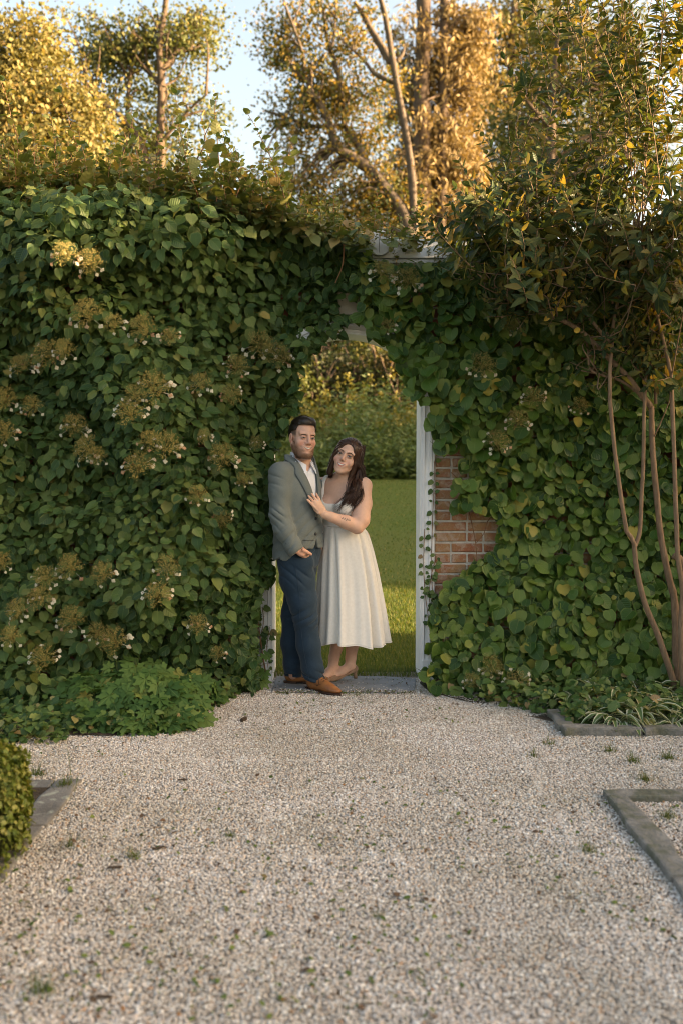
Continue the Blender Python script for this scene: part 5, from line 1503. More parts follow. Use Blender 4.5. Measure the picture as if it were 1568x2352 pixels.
def skin_mat(name, sss=.12):
    m, nt, out = nodes_of(name); b = NB(nt)
    c = b.n('ShaderNodeAttribute', attribute_name='col').outputs['Color']
    co = b.coord('Object')
    c = b.mix(.25, c, b.mix(1.0, c, b.ramp(b.noise(60, 4, .6, co), [(.3, (.78, .70, .66)), (.7, (1.15, 1.1, 1.08))]), 'MULTIPLY'))
    p = b.n('ShaderNodeBsdfPrincipled', inp={'Roughness': .5, 'Specular IOR Level': .35, 'Subsurface Weight': sss, 'Subsurface Scale': .006})
    p.inputs['Subsurface Radius'].default_value = (1, .35, .2)
    nt.links.new(c, p.inputs['Base Color'])
    nt.links.new(b.bump(b.noise(350, 3, .6, co), .12, .002), p.inputs['Normal'])
    nt.links.new(p.outputs[0], out.inputs[0])
    return m
M['skin'] = skin_mat('skin')

def cloth_mat(name, c0, c1, scale=400, bump=.3, rough=.85, folds=0.0, fscale=9, sheen=.15, heather=.5, squash=(1, 1, 1)):
    m, nt, out = nodes_of(name); b = NB(nt)
    co = b.coord('Object')
    mp = b.n('ShaderNodeMapping'); mp.inputs['Scale'].default_value = squash; nt.links.new(co, mp.inputs[0])
    f = b.noise(scale, 2, .6, mp.outputs[0])
    c = b.ramp(f, [(.5 - heather * .4, c0), (.5 + heather * .4, c1)])
    p = b.n('ShaderNodeBsdfPrincipled', inp={'Roughness': rough, 'Specular IOR Level': .2, 'Sheen Weight': sheen})
    nt.links.new(c, p.inputs['Base Color'])
    nrm = b.bump(f, bump, .001)
    if folds:
        x = b.n('ShaderNodeBump', inp={'Strength': folds, 'Distance': .02})
        nt.links.new(b.noise(fscale, 2, .5, co, .6), x.inputs['Height']); nt.links.new(nrm, x.inputs['Normal']); nrm = x.outputs['Normal']
    nt.links.new(nrm, p.inputs['Normal'])
    nt.links.new(p.outputs[0], out.inputs[0])
    return m
M['jacket'] = cloth_mat('jacket_wool', (.100, .122, .120), (.168, .196, .190), 520, .2, .9, .25, 10, squash=(1, 1, .3), heather=.8)
M['trouser'] = cloth_mat('navy_twill', (.010, .026, .046), (.020, .045, .072), 300, .2, .8, .45, 9)
M['shirt'] = cloth_mat('shirt_cotton', (.66, .70, .78), (.74, .77, .84), 200, .1, .8, .4, 12)
M['dress'] = cloth_mat('ivory_jacquard', (.72, .69, .635), (.79, .765, .715), 60, .22, .75, .06, 5, heather=.6)
M['tan_leather'] = surf('tan_leather', [(.25, (.17, .055, .017)), (.6, (.34, .135, .045)), (.9, (.42, .18, .068))], 14, .38, bump=.15, bdist=.002, bscale=120, spec=.5)
M['sole'] = surf('shoe_sole', [(.3, (.03, .015, .01)), (.7, (.06, .03, .018))], 30, .6, bump=0)
M['nude_suede'] = surf('nude_suede', [(.3, (.27, .165, .105)), (.7, (.36, .225, .15))], 30, .8, bump=.1, bdist=.001)
M['dark_hair'] = surf('dark_hair', [(.3, (.008, .0055, .004)), (.7, (.03, .018, .012))], 40, .45, bump=.6, bdist=.003, bscale=160, spec=.5, squash=(1, 1, .3))
M['brown_hair'] = surf('brown_hair', [(.25, (.026, .012, .007)), (.6, (.065, .027, .015)), (.85, (.15, .060, .032))], 26, .38, bump=.5, bdist=.002, bscale=240, spec=.5, squash=(1, 1, .15))
M['brow'] = surf('brow_hair', [(.3, (.015, .009, .006)), (.7, (.035, .02, .013))], 200, .6, bump=0)
M['brow_man'] = surf('brow_hair_light', [(.3, (.035, .019, .012)), (.7, (.07, .040, .026))], 200, .7, bump=0)
M['button'] = surf('button', [(.3, (.012, .014, .016)), (.7, (.03, .034, .04))], 50, .35, bump=0, spec=.5)
M['teeth'] = surf('teeth', [(.3, (.72, .68, .60)), (.7, (.80, .77, .70))], 60, .3, bump=0, spec=.5)
M['mouth'] = surf('mouth_inside', [(.3, (.05, .012, .010)), (.7, (.10, .025, .02))], 40, .6, bump=0)
M['metal_ring'] = surf('silver', [(.3, (.6, .58, .55)), (.7, (.75, .73, .7))], 40, .25, bump=0, spec=.8)
M['ink'] = surf('ink', [(.3, (.05, .05, .05)), (.7, (.09, .085, .08))], 40, .7, bump=0)
def eye_mat():
    m, nt, out = nodes_of('eye'); b = NB(nt)
    c = b.n('ShaderNodeAttribute', attribute_name='col').outputs['Color']
    p = b.n('ShaderNodeBsdfPrincipled', inp={'Roughness': .12, 'Specular IOR Level': .6})
    nt.links.new(c, p.inputs['Base Color']); nt.links.new(p.outputs[0], out.inputs[0]); return m
M['eye'] = eye_mat()

def euler_R(yaw, pitch, roll):
    """head frame: roll about the view axis, pitch nod, yaw turn"""
    cy, sy, cp, sp_, cr, sr = math.cos(yaw), math.sin(yaw), math.cos(pitch), math.sin(pitch), math.cos(roll), math.sin(roll)
    Rz = np.array([[cy, -sy, 0], [sy, cy, 0], [0, 0, 1]]); Rx = np.array([[1, 0, 0], [0, cp, -sp_], [0, sp_, cp]]); Ry = np.array([[cr, 0, sr], [0, 1, 0], [-sr, 0, cr]])
    return Ry @ Rz @ Rx

class Head:
    """local: x to the picture's right, y backwards, z up, origin between the eyes' height and the skull centre"""
    def __init__(self, c, R, man):
        self.c, self.R, self.man = np.asarray(c, float), R, man
    def loc(self, P): return (P - self.c) @ self.R
    def wor(self, Q): return np.asarray(Q, float) @ self.R.T + self.c
    def skull(self, q, grow=0.0):
        m = self.man
        d = s_ell(q, (0, .012, .040), (.074 + grow, .094 + grow, .083 + grow))
        return smin(d, s_ell(q, (0, .045, .010), (.066 + grow, .062 + grow, .072 + grow)), .02)
    def sdf(self, P):
        q = self.loc(P); m = self.man
        ax = np.abs(q[:, 0]); s = q.copy(); s[:, 0] = ax         # symmetric
        d = self.skull(q)
        d = smin(d, s_ell(q, (0, -.022, -.025), (.064 if m else .057, .066, .088 if m else .084)), .022)           # face block
        if m:
            d = smin(d, s_ell(q, (0, -.030, -.086), (.056, .055, .044)), .025)                      # broad bearded jaw
            d = smin(d, s_cone(s, (.050, .012, -.055), (.026, -.062, -.108), .024, .022), .022)
            d = smin(d, s_ell(q, (0, -.070, -.116), (.028, .024, .024)), .02)
        else:
            d = smin(d, s_ell(q, (0, -.034, -.076), (.043, .048, .042)), .024)
            d = smin(d, s_cone(s, (.045, .008, -.048), (.014, -.062, -.098), .018, .015), .022)
            d = smin(d, s_ell(q, (0, -.068, -.103), (.016, .016, .015)), .02)
        d = smin(d, s_ell(s, (.039, -.056, -.034), (.027, .024, .026)), .018)                        # cheeks, lifted by the smile
        d = smin(d, s_cone(s, (.008, -.083, .024), (.046, -.066, .026), .011 if m else .008, .010), .012)   # brow
        d = smax(d, -s_ell(s, (.031, -.102, .002), (.019, .022, .0125)), .012)                       # sockets
        d = smin(d, s_ell(s, (.031, -.0775, .0015), (.0165, .0135, .0125)), .004)                    # lids over the eyeball
        d = smin(d, s_cone(q, (0, -.086, .014), (0, -.108, -.028), .0075 if m else .0065, .0115 if m else .0095), .008)   # nose
        d = smin(d, s_ell(s, (.0130 if m else .0115, -.095, -.033), (.0098 if m else .0085, .012, .0088)), .006)
        d = smax(d, -s_ell(s, (.0065, -.103, -.0415), (.0035, .005, .003)), .002)
        # smiling mouth: lips curve up to the corners
        zc = 7.5 * ax ** 2
        lip = s.copy(); lip[:, 2] -= zc
        d = smin(d, s_ell(lip, (0, -.080, -.066), (.036, .015, .022)), .012)
        d = smin(d, s_cone(lip, (0, -.0935, -.0565), (.024, -.080, -.0580), .0034, .0018), .005)
        d = smin(d, s_cone(lip, (0, -.0925, -.0725), (.022, -.080, -.0665), .0046, .0020), .005)
        d = smax(d, -s_cone(s, (.024, -.1040, -.028), (.044, -.0900, -.058), .004, .004), .014)       # smile crease
        if m: d = d - .0020 * self.beard(q) * (1 + .25 * Fbm(72, n=16, lo=50, hi=200)(q))
        # ears
        e = s_ell(s, (.0765, .014, -.012), (.0085, .019, .031))
        e = smax(e, -s_ell(s, (.0865, .006, -.010), (.007, .009, .018)), .004)
        return smin(d, e, .006)
    def beard(self, q):
        x, y, z = q.T; ax = np.abs(x); zc = 7.5 * ax ** 2
        jaw = np.clip((-.056 - z + .60 * np.clip(ax - .040, -.05, .05)) / .019, 0, 1) * np.clip((.012 - y) / .016, 0, 1)
        side = np.clip((ax - .052) / .008, 0, 1) * np.clip((-.005 - z) / .025, 0, 1) * np.clip((.000 - y) / .01, 0, 1) * np.clip((y + .048) / .015, 0, 1)
        cheek = np.exp(-(((ax - .034) / .021) ** 2 + ((z + .040) / .022) ** 2)) * (y < -.045)
        mus = .5 * np.exp(-((z - zc + .0495) / .0050) ** 2) * (ax < .031) * (y < -.072)
        under = np.exp(-((x / .024) ** 2 + ((z + .090) / .0085) ** 2)) * (y < -.07)
        mouth = np.exp(-((ax / .026) ** 4 + ((z - zc + .065) / .012) ** 4)) * (y < -.07)
        bd = np.clip(np.maximum(jaw, side * .8) - cheek * 1.3 - under * .7, 0, 1)
        return np.clip(np.maximum(bd, mus) - mouth * 1.2, 0, 1) * np.clip((z + .140) / .01, 0, 1)
    def surf(self, x, z, out):
        """points of the face in front of (x, z), pushed out a little"""
        x, z = np.asarray(x, float), np.asarray(z, float)
        Y = np.linspace(-.135, -.03, 211)
        q = np.stack([np.repeat(x, 211), np.tile(Y, len(x)), np.repeat(z, 211)], 1)
        d = self.sdf(self.wor(q)).reshape(len(x), 211)
        i = np.clip((d < 0).argmax(1), 1, 210)
        r = np.arange(len(x)); f = d[r, i - 1] / (d[r, i - 1] - d[r, i] + 1e-9)
        return np.stack([x, Y[i - 1] + np.clip(f, 0, 1) * .0005 - out, z], 1)
    def patch(self, name, X, Z, C, mat, parent, out):
        """a grid of face points (rows x columns) laid on the skin"""
        nr, ncol = X.shape
        V = self.wor(self.surf(X.ravel(), Z.ravel(), out))
        i = np.arange(nr * ncol).reshape(nr, ncol); F = np.stack([i[:-1, :-1], i[:-1, 1:], i[1:, 1:], i[1:, :-1]], -1).reshape(-1, 4)
        C = C.reshape(-1, 3)
        return mobj(name, V, F, mat, parent, attrs={'col': np.concatenate([C, np.ones((len(C), 1))], 1)})
    def color(self, P, base):
        q = self.loc(P); m = self.man; ax = np.abs(q[:, 0]); x, y, z = q.T
        zc = 6.0 * ax ** 2
        C = np.tile(np.asarray(base, float), (len(P), 1))
        def paint(mask, col, a=1.0):
            w = (np.clip(mask, 0, 1) * a)[:, None]
            C[:] = C * (1 - w) + np.asarray(col) * w
        front = np.clip((-y - .03) / .03, 0, 1)
        paint(np.exp(-(((ax - .041) / .020) ** 2 + ((z + .036) / .019) ** 2)) * front, (.52, .155, .115),   .42 if m else .36)      # flushed cheeks
        paint(np.exp(-((x / .013) ** 2 + ((z + .030) / .013) ** 2)) * (y < -.085), (.50, .19, .14), .45)
        paint(np.exp(-(((ax - .031) / .020) ** 2 + ((z - .004) / .013) ** 2)) * front, (.30, .15, .105), .35)
        if not m:
            paint(np.exp(-(((ax - .031) / .019) ** 2 + ((z - .010) / .007) ** 2)) * front, (.20, .095, .065), .55)
        w_ = .0265; t = np.clip(ax / w_, 0, 1); ztop = -.0600 + 7.5 * ax ** 2; zbot = ztop - (.0085 if m else .0098) * (1 - t * t) ** .8
        upl = np.clip((z - ztop) / .001, 0, 1) * np.clip((ztop + .0052 * (1 - .75 * t * t) - z) / .0012, 0, 1)
        lol = np.clip((zbot - z) / .001, 0, 1) * np.clip((z - zbot + .0085 * (1 - .8 * t * t)) / .0016, 0, 1)
        lipm = np.maximum(upl, lol) * (ax < w_ * 1.03) * (y < -.070)
        paint(lipm, (.46, .18, .145) if m else (.54, .13, .11), .7 if m else .9)
        if m:
            n = Fbm(71, n=20, lo=60, hi=300)(q) * .5
            bd = self.beard(q)
            tone = np.clip(.5 + .4 * n + 9 * (z + .085), 0, 1)[:, None]
            bc = np.array([.080, .045, .027]) * (1 - tone) + np.array([.22, .115, .064]) * tone
            w = (np.clip(bd * (.84 + .16 * n + 2.0 * np.clip(-.085 - z, 0, .06)), 0, 1))[:, None]
            C[:] = C * (1 - w) + bc * w
            # clipped sides of the head
            fade = np.clip((ax - .048) / .012, 0, 1) * np.clip((y + .042 + .0 * z) / .012, 0, 1) * np.clip((z + .005) / .02, 0, 1) * (ax < .0765)
            back = np.clip((y - .035) / .02, 0, 1) * np.clip((z + .06) / .03, 0, 1)
            paint(np.maximum(fade, back), (.075, .060, .050), .82)
        earm = (ax > .078).astype(float)
        paint(earm, (.52, .24, .18), .5)
        return C
    def eyes(self, parent, iris, gx, eu, el, lash, lr):
        for sx in (-1, 1):
            t = np.linspace(-1, 1, 41); v = np.linspace(0, 1, 17)
            T, Vv = np.meshgrid(t, v)
            k = np.clip(1 - T * T, 0, 1)
            up, lo_ = eu * k ** .62, -el * k ** .8
            xc = .0310 + .0150 * T
            X, Z = sx * xc, .0005 + .0014 * T + lo_ + (up - lo_) * Vv
            ic = sx * .0310 + gx
            r = np.hypot(X - ic, Z - .0010)
            C = np.where((r < .0066)[..., None], np.asarray(iris), np.array([.46, .42, .39]))
            C = np.where((r < .0034)[..., None], np.array([.005, .004, .004]), C)
            C = np.where(((np.abs(Vv - 1) < .14))[..., None], C * .35, C)
            C = np.where((np.hypot(X - ic - .0014, Z - .0030) < .0009)[..., None], np.array([.9, .9, .9]), C)  # painted catchlight: a pale dot put into the eye colour
            self.patch('eye', X, Z, C, M['eye'], parent, .0010)
            P = self.surf(sx * xc[0], .0005 + .0014 * t + eu * np.clip(1 - t * t, 0, 1) ** .62, .0012)
            V, F = tube(P[::2], np.interp(np.linspace(0, 1, 21), [0, .3, .75, 1], [lr * .4, lr, lr, lr * .55]), 5)
            mobj('eyelash', self.wor(V), fix_quads(F), lash, parent)
    def smile(self, parent, w=.0265, h=.0062):
        t = np.linspace(-1, 1, 53); v = np.linspace(0, 1, 12); T, Vv = np.meshgrid(t, v)
        X = w * T; top = -.0600 + 7.5 * X ** 2; bot = top - h * np.clip(1 - T * T, 0, 1) ** .8
        Z = bot + (top - bot) * Vv
        tooth = .92 + .08 * (np.abs(((X / .0068) % 1) - .5) < .43)
        C = tooth[..., None] * np.array([.70, .66, .59]) * np.clip(1.25 - np.abs(T), .2, 1)[..., None]
        dark = (np.abs(T) > .84) | (Vv < .13 + .25 * np.abs(T) ** 3) | (Vv > .93)
        C = np.where(dark[..., None], np.array([.075, .022, .016]), C)
        self.patch('mouth', X, Z, C, M['eye'], parent, .0008)
    def strip(self, name, pts, rads, mat, parent, sides=6, n=14):
        V, F = tube(spline(pts, n), np.interp(np.linspace(0, 1, n), np.linspace(0, 1, len(rads)), rads), sides)
        return mobj(name, self.wor(V), fix_quads(F), mat, parent)

SKIN_M, SKIN_W = (.64, .385, .295), (.70, .445, .34)
SHOE_T = .012      # tread height of the slab

# ------------------------------------------------------------------ the man
MX, MY, MYAW = -0.272, 6.385, R_(50)
fw = np.array([math.sin(MYAW), -math.cos(MYAW), 0]); lf = np.array([math.cos(MYAW), math.sin(MYAW), 0])
def mb(a, b, z): return np.array([MX, MY, 0]) + a * fw + b * lf + np.array([0, 0, z])
hm = Head((-0.2445, 6.345, 1.628), euler_R(R_(27), R_(3), R_(4.5)), True)
HAND = [((-.305, 6.185, .955), .029), ((-.283, 6.190, .932), .029), ((-.250, 6.208, .910), .031), ((-.226, 6.252, .882), .026), ((-.212, 6.290, .848), .022)]
def man_body(P):
    d = hm.sdf(P)
    d = smin(d, s_cone(P, (-.252, 6.385, 1.585), (-.262, 6.405, 1.42), .060, .068), .022)
    d = smin(d, s_loft(P, [(.86, MX, MY, .14, .10), (1.1, MX, MY, .13, .095), (1.30, MX, MY, .15, .095), (1.42, MX, MY + .01, .12, .07), (1.48, MX, MY + .015, .07, .06)], MYAW), .02)
    d = smin(d, s_chain(P, [((-.385, 6.25, 1.40), .05), ((-.385, 6.205, 1.13), .042), ((-.305, 6.185, .955), .029)]), .02)          # right arm
    d = smin(d, s_chain(P, [(mb(-.04, .10, 1.37), .042), ((-.06, 6.66, 1.20), .038), ((.07, 6.70, 1.14), .030)]), .02)              # left arm behind her back
    d = smin(d, s_chain(P, HAND, .012, ((.25, -.8, .5), .62)), .012)
    for k_, (dx, dz) in enumerate(((.0, .0), (.012, -.006), (-.012, .004), (-.024, .004))):                                                  # fingers going down into the pocket
        d = smin(d, s_chain(P, [((-.226 + dx, 6.262 + .006 * k_, .880 + dz), .0105), ((-.214 + dx, 6.300 + .006 * k_, .845 + dz), .0098), ((-.208 + dx, 6.318 + .006 * k_, .815 + dz), .009)], .004), .006)
    d = smin(d, s_chain(P, [((-.238, 6.188, .922), .0135), ((-.212, 6.204, .906), .0115), ((-.192, 6.226, .892), .0095)], .005), .008)  # thumb along the pocket edge
    d = smin(d, s_chain(P, [((.07, 6.70, 1.14), .03), ((.12, 6.70, 1.13), .034), ((.15, 6.69, 1.12), .022)], .01), .01)
    for k_ in range(4):
        d = smin(d, s_chain(P, [((.14, 6.70 - .004 * k_, 1.150 - .017 * k_), .009), ((.172, 6.69 - .004 * k_, 1.152 - .018 * k_), .0085), ((.192, 6.67, 1.152 - .019 * k_), .0075)], .004), .005)
    d = smin(d, s_chain(P, [((-.315, 6.33, .92), .09), ((-.24, 6.305, .47), .055), ((-.172, 6.325, .07), .036)]), .03)
    return smin(d, s_chain(P, [((-.215, 6.44, .92), .09), ((-.305, 6.475, .47), .055), ((-.315, 6.49, .07), .036)]), .03)
def man_col(P):
    C = hm.color(P, SKIN_M)
    below = P[:, 2] < 1.47
    C[below] = SKIN_M
    hand = P[:, 2] < 1.2
    C[hand] = np.array(SKIN_M) * np.array([1.0, .93, .9])
    return C
man = sdf_obj('person', man_body, (-.50, 6.08, .03), (.24, 6.78, 1.475), .011, M['skin'], None, man_col,
              [((-.36, 6.21, 1.44), (-.13, 6.50, 1.79), .0026), ((-.33, 6.14, .82), (-.13, 6.29, .985), .0035)])
tag(man, 'smiling bearded man in a grey jacket and navy trousers, hand in pocket', 'person')
hm.eyes(man, (.035, .022, .014), -.0034, .0044, .0028, M['brow'], .0014)
def brow(hd, parent, pts, rads, mat):
    for sx in (-1, 1):
        pp = spline([(x, 0, z) for x, z in pts], 18)
        P = hd.surf(sx * pp[:, 0], pp[:, 2], .0002)
        V, F = tube(P, np.interp(np.linspace(0, 1, 18), np.linspace(0, 1, len(rads)), rads), 6); mobj('eyebrow', hd.wor(V), fix_quads(F), mat, parent)
brow(hm, man, [(.012, .0170), (.026, .0200), (.038, .0195), (.048, .0140)], [.0020, .0030, .0026, .0012], M['brow_man'])
hm.smile(man, .0290, .0092)
# beard bristles
M['beard'] = surf('beard_hair', [(.3, (.065, .034, .020)), (.7, (.24, .115, .060))], 90, .6, bump=0)
co_ = np.array([v.co[:] for v in man.data.vertices]); qq = hm.loc(co_); bd_ = hm.beard(qq)
ii_ = np.where((bd_ > .7) & (np.abs(qq).max(1) < .16))[0]; ii_ = RNG.choice(ii_, min(700, len(ii_)), False); parts = []
for q in qq[ii_]:
    dv = unit(unit(q - np.array([0, .0, -.03])) * .55 + np.array([0, -.15, -.75]) + RNG.normal(0, .25, 3))
    V, F = tube(hm.wor(np.array([q - dv * .001, q + dv * .0025, q + dv * .0050])), [.0008, .0006, .0003], 3, cap=False); parts.append((V, F, {}))
V, F, A = merge(parts); mobj('beard', V, F, M['beard'], man)['kind'] = 'stuff'
# hair: a cap over the skull with a squared hairline
def man_hair(P):
    q = hm.loc(P); ax = np.abs(q[:, 0]); y, z = q[:, 1], q[:, 2]
    n = Fbm(81, n=22, lo=40, hi=160)(q * np.array([1, .5, 1]))
    d = hm.skull(q, .0085) - .0022 * n
    d = smin(d, s_ell(q, (.0, -.034, .100), (.058, .050, .028)) - .0015 * n, .03)      # swept up front
    line = .083 - .10 * np.clip(y + .078, 0, .03) - .15 * np.clip(ax - .030, 0, 1)
    low = np.where(y < -.040, line, np.where(y < .02, np.interp(y, [-.040, -.030, .02], [.070, .040, .030]), np.interp(y, [.02, .08, .12], [.030, -.020, -.03])))
    return smax(d, low - z, .004)
c = hm.c
sdf_obj('hair', man_hair, c - .135, c + .15, .0032, M['dark_hair'], man)
# short hair strands on top so the outline is not a smooth cap
pts, parts = [], []
u = unit(RNG.normal(size=(1500, 3)) * np.array([1, 1, .8]) + np.array([0, 0, .9])); q0 = u * np.array([.080, .100, .090]) + np.array([0, .012, .042])
low = np.where(q0[:, 1] < -.04, .085, .055); q0 = q0[q0[:, 2] > low]
for q in q0:
    dv = unit(q - np.array([0, .012, .03])) * .28 + np.array([.25 + RNG.normal(0, .25), -.7 + RNG.normal(0, .25), .10])
    V, F = tube(hm.wor(np.array([q, q + unit(dv) * .008, q + unit(dv) * .014 + np.array([0, -.002, -.001])])), [.0010, .0008, .0003], 3, cap=False)
    parts.append((V, F, {}))
V, F, A = merge(parts); mobj('hair_strands', V, F, M['dark_hair'], man)['kind'] = 'stuff'

# shirt
def shirt_f(P):
    d = s_loft(P, [(1.00, MX, MY, .150, .118), (1.18, MX, MY, .158, .122), (1.32, MX, MY + .002, .165, .115), (1.42, MX, MY + .012, .130, .088), (1.475, MX + .006, MY + .018, .082, .075), (1.50, MX + .010, MY + .016, .072, .070)], MYAW)
    return d
def shirt_full(P):
    d = shirt_f(P)
    n = s_cone(P, (-.257, 6.398, 1.44), (-.2535, 6.392, 1.53), .077, .0745)
    d = smin(d, n, .012)
    q = P - mb(0, 0, 0); a = q @ fw; z = P[:, 2]
    cut = z - (1.535 - .52 * np.clip(a + .02, 0, .09))                            # collar top slopes down to the open front
    d = smax(d, cut, .003)
    # open neck: a V at the throat
    b = q @ lf
    v = np.maximum(np.maximum(1.405 + .9 * np.abs(b) - z, -a + .01), -1)
    return smax(d, -np.where(v < 0, np.maximum(v, -(.02)), v), .004)
sdf_obj('shirt', shirt_full, (-.46, 6.20, 1.0), (-.08, 6.58, 1.56), .0055, M['shirt'], man)
# collar points lie over the lapels
for sg, (bb, aa) in ((-1, (-.052, .072)), (1, (.052, .072))):
    quad = [mb(.030, sg * .072, 1.497), mb(.088, sg * .022, 1.452), mb(.108, sg * .050, 1.392), mb(.070, sg * .088, 1.440)]
    V = np.array([*quad, *[p - fw * .006 for p in quad]]); F = [(0, 1, 2, 3), (7, 6, 5, 4), (0, 4, 5, 1), (1, 5, 6, 2), (2, 6, 7, 3), (3, 7, 4, 0)]
    o = mobj('collar', V, F, M['shirt'], man, smooth=False); bevel_mesh(o.data, .002)

# jacket: torso and sleeves in one cloth surface, open in a V
def crs(u):
    """sharp-edged cloth crease profile"""
    return 1.7 * (1 - np.abs(np.sin(u / 2))) ** 2.2 - .45
FA, FB = Fbm(91, lo=6, hi=16), Fbm(92, lo=14, hi=34)
def jacket_f(P):
    t = s_loft(P, [(.845, MX - .012, MY + .004, .178, .143), (.92, MX - .004, MY + .002, .176, .150), (1.02, MX, MY, .172, .148), (1.15, MX - .008, MY - .008, .172, .146), (1.28, MX - .015, MY - .015, .178, .138), (1.38, MX - .015, MY - .005, .172, .112), (1.44, MX - .006, MY + .006, .145, .088), (1.485, MX + .004, MY + .018, .100, .078), (1.515, MX + .006, MY + .018, .084, .074)], MYAW)
    sh = s_cone(P, mb(-.005, -.150, 1.405), mb(-.03, .085, 1.405), .058, .054)
    t = smin(t, sh, .05)
    ra = s_chain(P, [(mb(-.005, -.168, 1.396), .074), ((-.386, 6.235, 1.28), .069), ((-.384, 6.208, 1.145), .063), ((-.355, 6.195, 1.05), .061), ((-.300, 6.186, .945), .052), ((-.281, 6.186, .920), .050)], .02)
    la = s_chain(P, [(mb(-.045, .105, 1.375), .056), ((-.06, 6.66, 1.21), .055), ((.06, 6.70, 1.15), .05)], .02)
    d = smin(t, ra, .022); d = smin(d, la, .02)
    # creases: at the elbow, round the armpit, pulling to the button
    w = np.exp(-((P[:, 2] - 1.12) / .13) ** 2) * np.clip((-.33 - P[:, 0]) / .05, 0, 1)
    d = d + w * .0060 * (.6 + .6 * FA(P * 1.7 + 3)) * crs((P[:, 2] * 1.0 + P[:, 0] * .9) * 110 + 2.5 * FA(P))
    w2 = np.exp(-((P[:, 2] - .98) / .10) ** 2) * np.clip((-.26 - P[:, 0]) / .05, 0, 1)
    d = d + w2 * .0050 * crs((P[:, 2] * .9 - P[:, 0] * .6) * 120 + 2 * FA(P))
    w4 = np.exp(-((P[:, 2] - 1.36) / .06) ** 2) * np.clip((-.35 - P[:, 0]) / .04, 0, 1)
    d = d + w4 * .0040 * crs((P[:, 2] + P[:, 0] * .5) * 130 + 2 * FA(P))
    w3 = np.exp(-((P[:, 2] - 1.02) / .16) ** 2) * np.clip((P[:, 0] + .36) / .1, 0, 1)
    d = d + w3 * .0050 * crs((P[:, 2] * 1.2 - P[:, 0] * 1.5) * 62 + 2 * FA(P)) + .0022 * FA(P) + .0008 * FB(P)
    return d
def jacket_full(P):
    d = jacket_f(P)
    q = P - mb(0, 0, 0); a, b, z = q @ fw, q @ lf, P[:, 2]
    torso_only = (a > .0)
    half = np.interp(z, [1.125, 1.20, 1.30, 1.42, 1.53], [0.0, .016, .034, .062, .082])
    v = np.where(torso_only & (z > 1.125), np.abs(b - .004) - half, 1.0)
    d = smax(d, -v, .004)
    # cut-away hem: the fronts curve apart below the last button
    half2 = np.interp(z, [.84, .90, .96, 1.02], [.070, .030, .006, -.01])
    d = smax(d, -np.where((a > .05) & (z < 1.02), np.abs(b) - half2, 1.0), .003)
    hem = np.where(b + .3 * a < -.04, .836, .90) if False else .838 + .085 * np.clip((a + .06) / .16, 0, 1)
    sleeve = (P[:, 1] < 6.245) & (P[:, 0] < -.235) & (P[:, 1] < 6.10 + .0 * P[:, 0] + .145)
    d = np.where(sleeve, d, smax(d, hem - z, .004))
    cuff = (P - np.array([-.281, 6.186, .920])) @ unit(np.array([.02, 0, -.023]) + np.array([.06, -.01, -.075]))
    d = np.where(sleeve, smax(d, cuff - .012, .003), d)
    d = smax(d, z - (1.532 - .45 * np.clip(a, 0, .1)), .004)
    return d
jacket = sdf_obj('jacket', jacket_full, (-.52, 6.07, .82), (.10, 6.78, 1.56), .0058, M['jacket'], man)
# lapels: folded cloth along both edges of the V
def on_jacket(a_lo, b, z, out):
    """march from inside along the chest direction to the jacket surface"""
    A = np.linspace(-.02, .22, 400); P = mb(0, 0, 0) + A[:, None] * fw + b * lf + np.array([0, 0, z])
    d = jacket_f(P); i = np.where(d < 0)[0]
    return P[i[-1]] + fw * out if len(i) else P[0]
for sg in (-1, 1):
    zs = np.linspace(1.130, 1.515, 14); V = []
    for k_, z in enumerate(zs):
        t = k_ / 13
        half = np.interp(z, [1.125, 1.20, 1.30, 1.42, 1.53], [0.0, .016, .034, .062, .082])
        w = np.interp(t, [0, .15, .45, .72, .74, .86, 1], [.006, .030, .058, .070, .050, .046, .036])
        for u in (0, .5, 1.0):
            b = .004 + sg * (half + w * u)
            V.append(on_jacket(0, b, z, .0065 - .003 * u))
    V = np.array(V); F = [(i * 3 + j, i * 3 + j + 1, i * 3 + 4 + j, i * 3 + 3 + j) for i in range(13) for j in range(2)]
    if sg > 0: F = [f[::-1] for f in F]
    o = mobj('lapel', V, F, M['jacket'], jacket)
    o.modifiers.new('thickness', 'SOLIDIFY').thickness = .005
    P = V[2::3] + fw * .002
    Vt, Ft = tube(spline(P, 40), .0021, 4); mobj('lapel_seam', Vt, fix_quads(Ft), M['button'], o)
# buttons, pocket flap, cuff buttons
def disc(c, n, r, h, mat, parent, name='button'):
    n = unit(np.asarray(n, float)); e1 = unit(np.cross(n, [0, 0, 1.0])); e2 = np.cross(n, e1); a = np.linspace(0, 2 * math.pi, 17)[:-1]
    ring = np.cos(a)[:, None] * e1 + np.sin(a)[:, None] * e2
    V = np.concatenate([c + ring * r, c + ring * r + n * h * .6, c + ring * r * .75 + n * h, [c + n * h * .7]])
    F = []
    for k_ in range(2):
        for i in range(16): F.append((k_ * 16 + i, k_ * 16 + (i + 1) % 16, k_ * 16 + 16 + (i + 1) % 16, k_ * 16 + 16 + i))
    for i in range(16): F.append((32 + i, 32 + (i + 1) % 16, 48))
    return mobj(name, V, F, mat, parent)
for z, b in ((1.112, -.004), (1.015, -.010)):
    disc(on_jacket(0, b, z, .001), fw, .0105, .005, M['button'], jacket)
nside = unit(-lf * .8 + fw * .6)
for i in range(3):
    disc(np.array([-.338 + .012 * i, 6.142 + .001 * i, .968 - .014 * i]) , (-.3, -.95, .1), .0065, .004, M['button'], jacket, 'cuff_button')
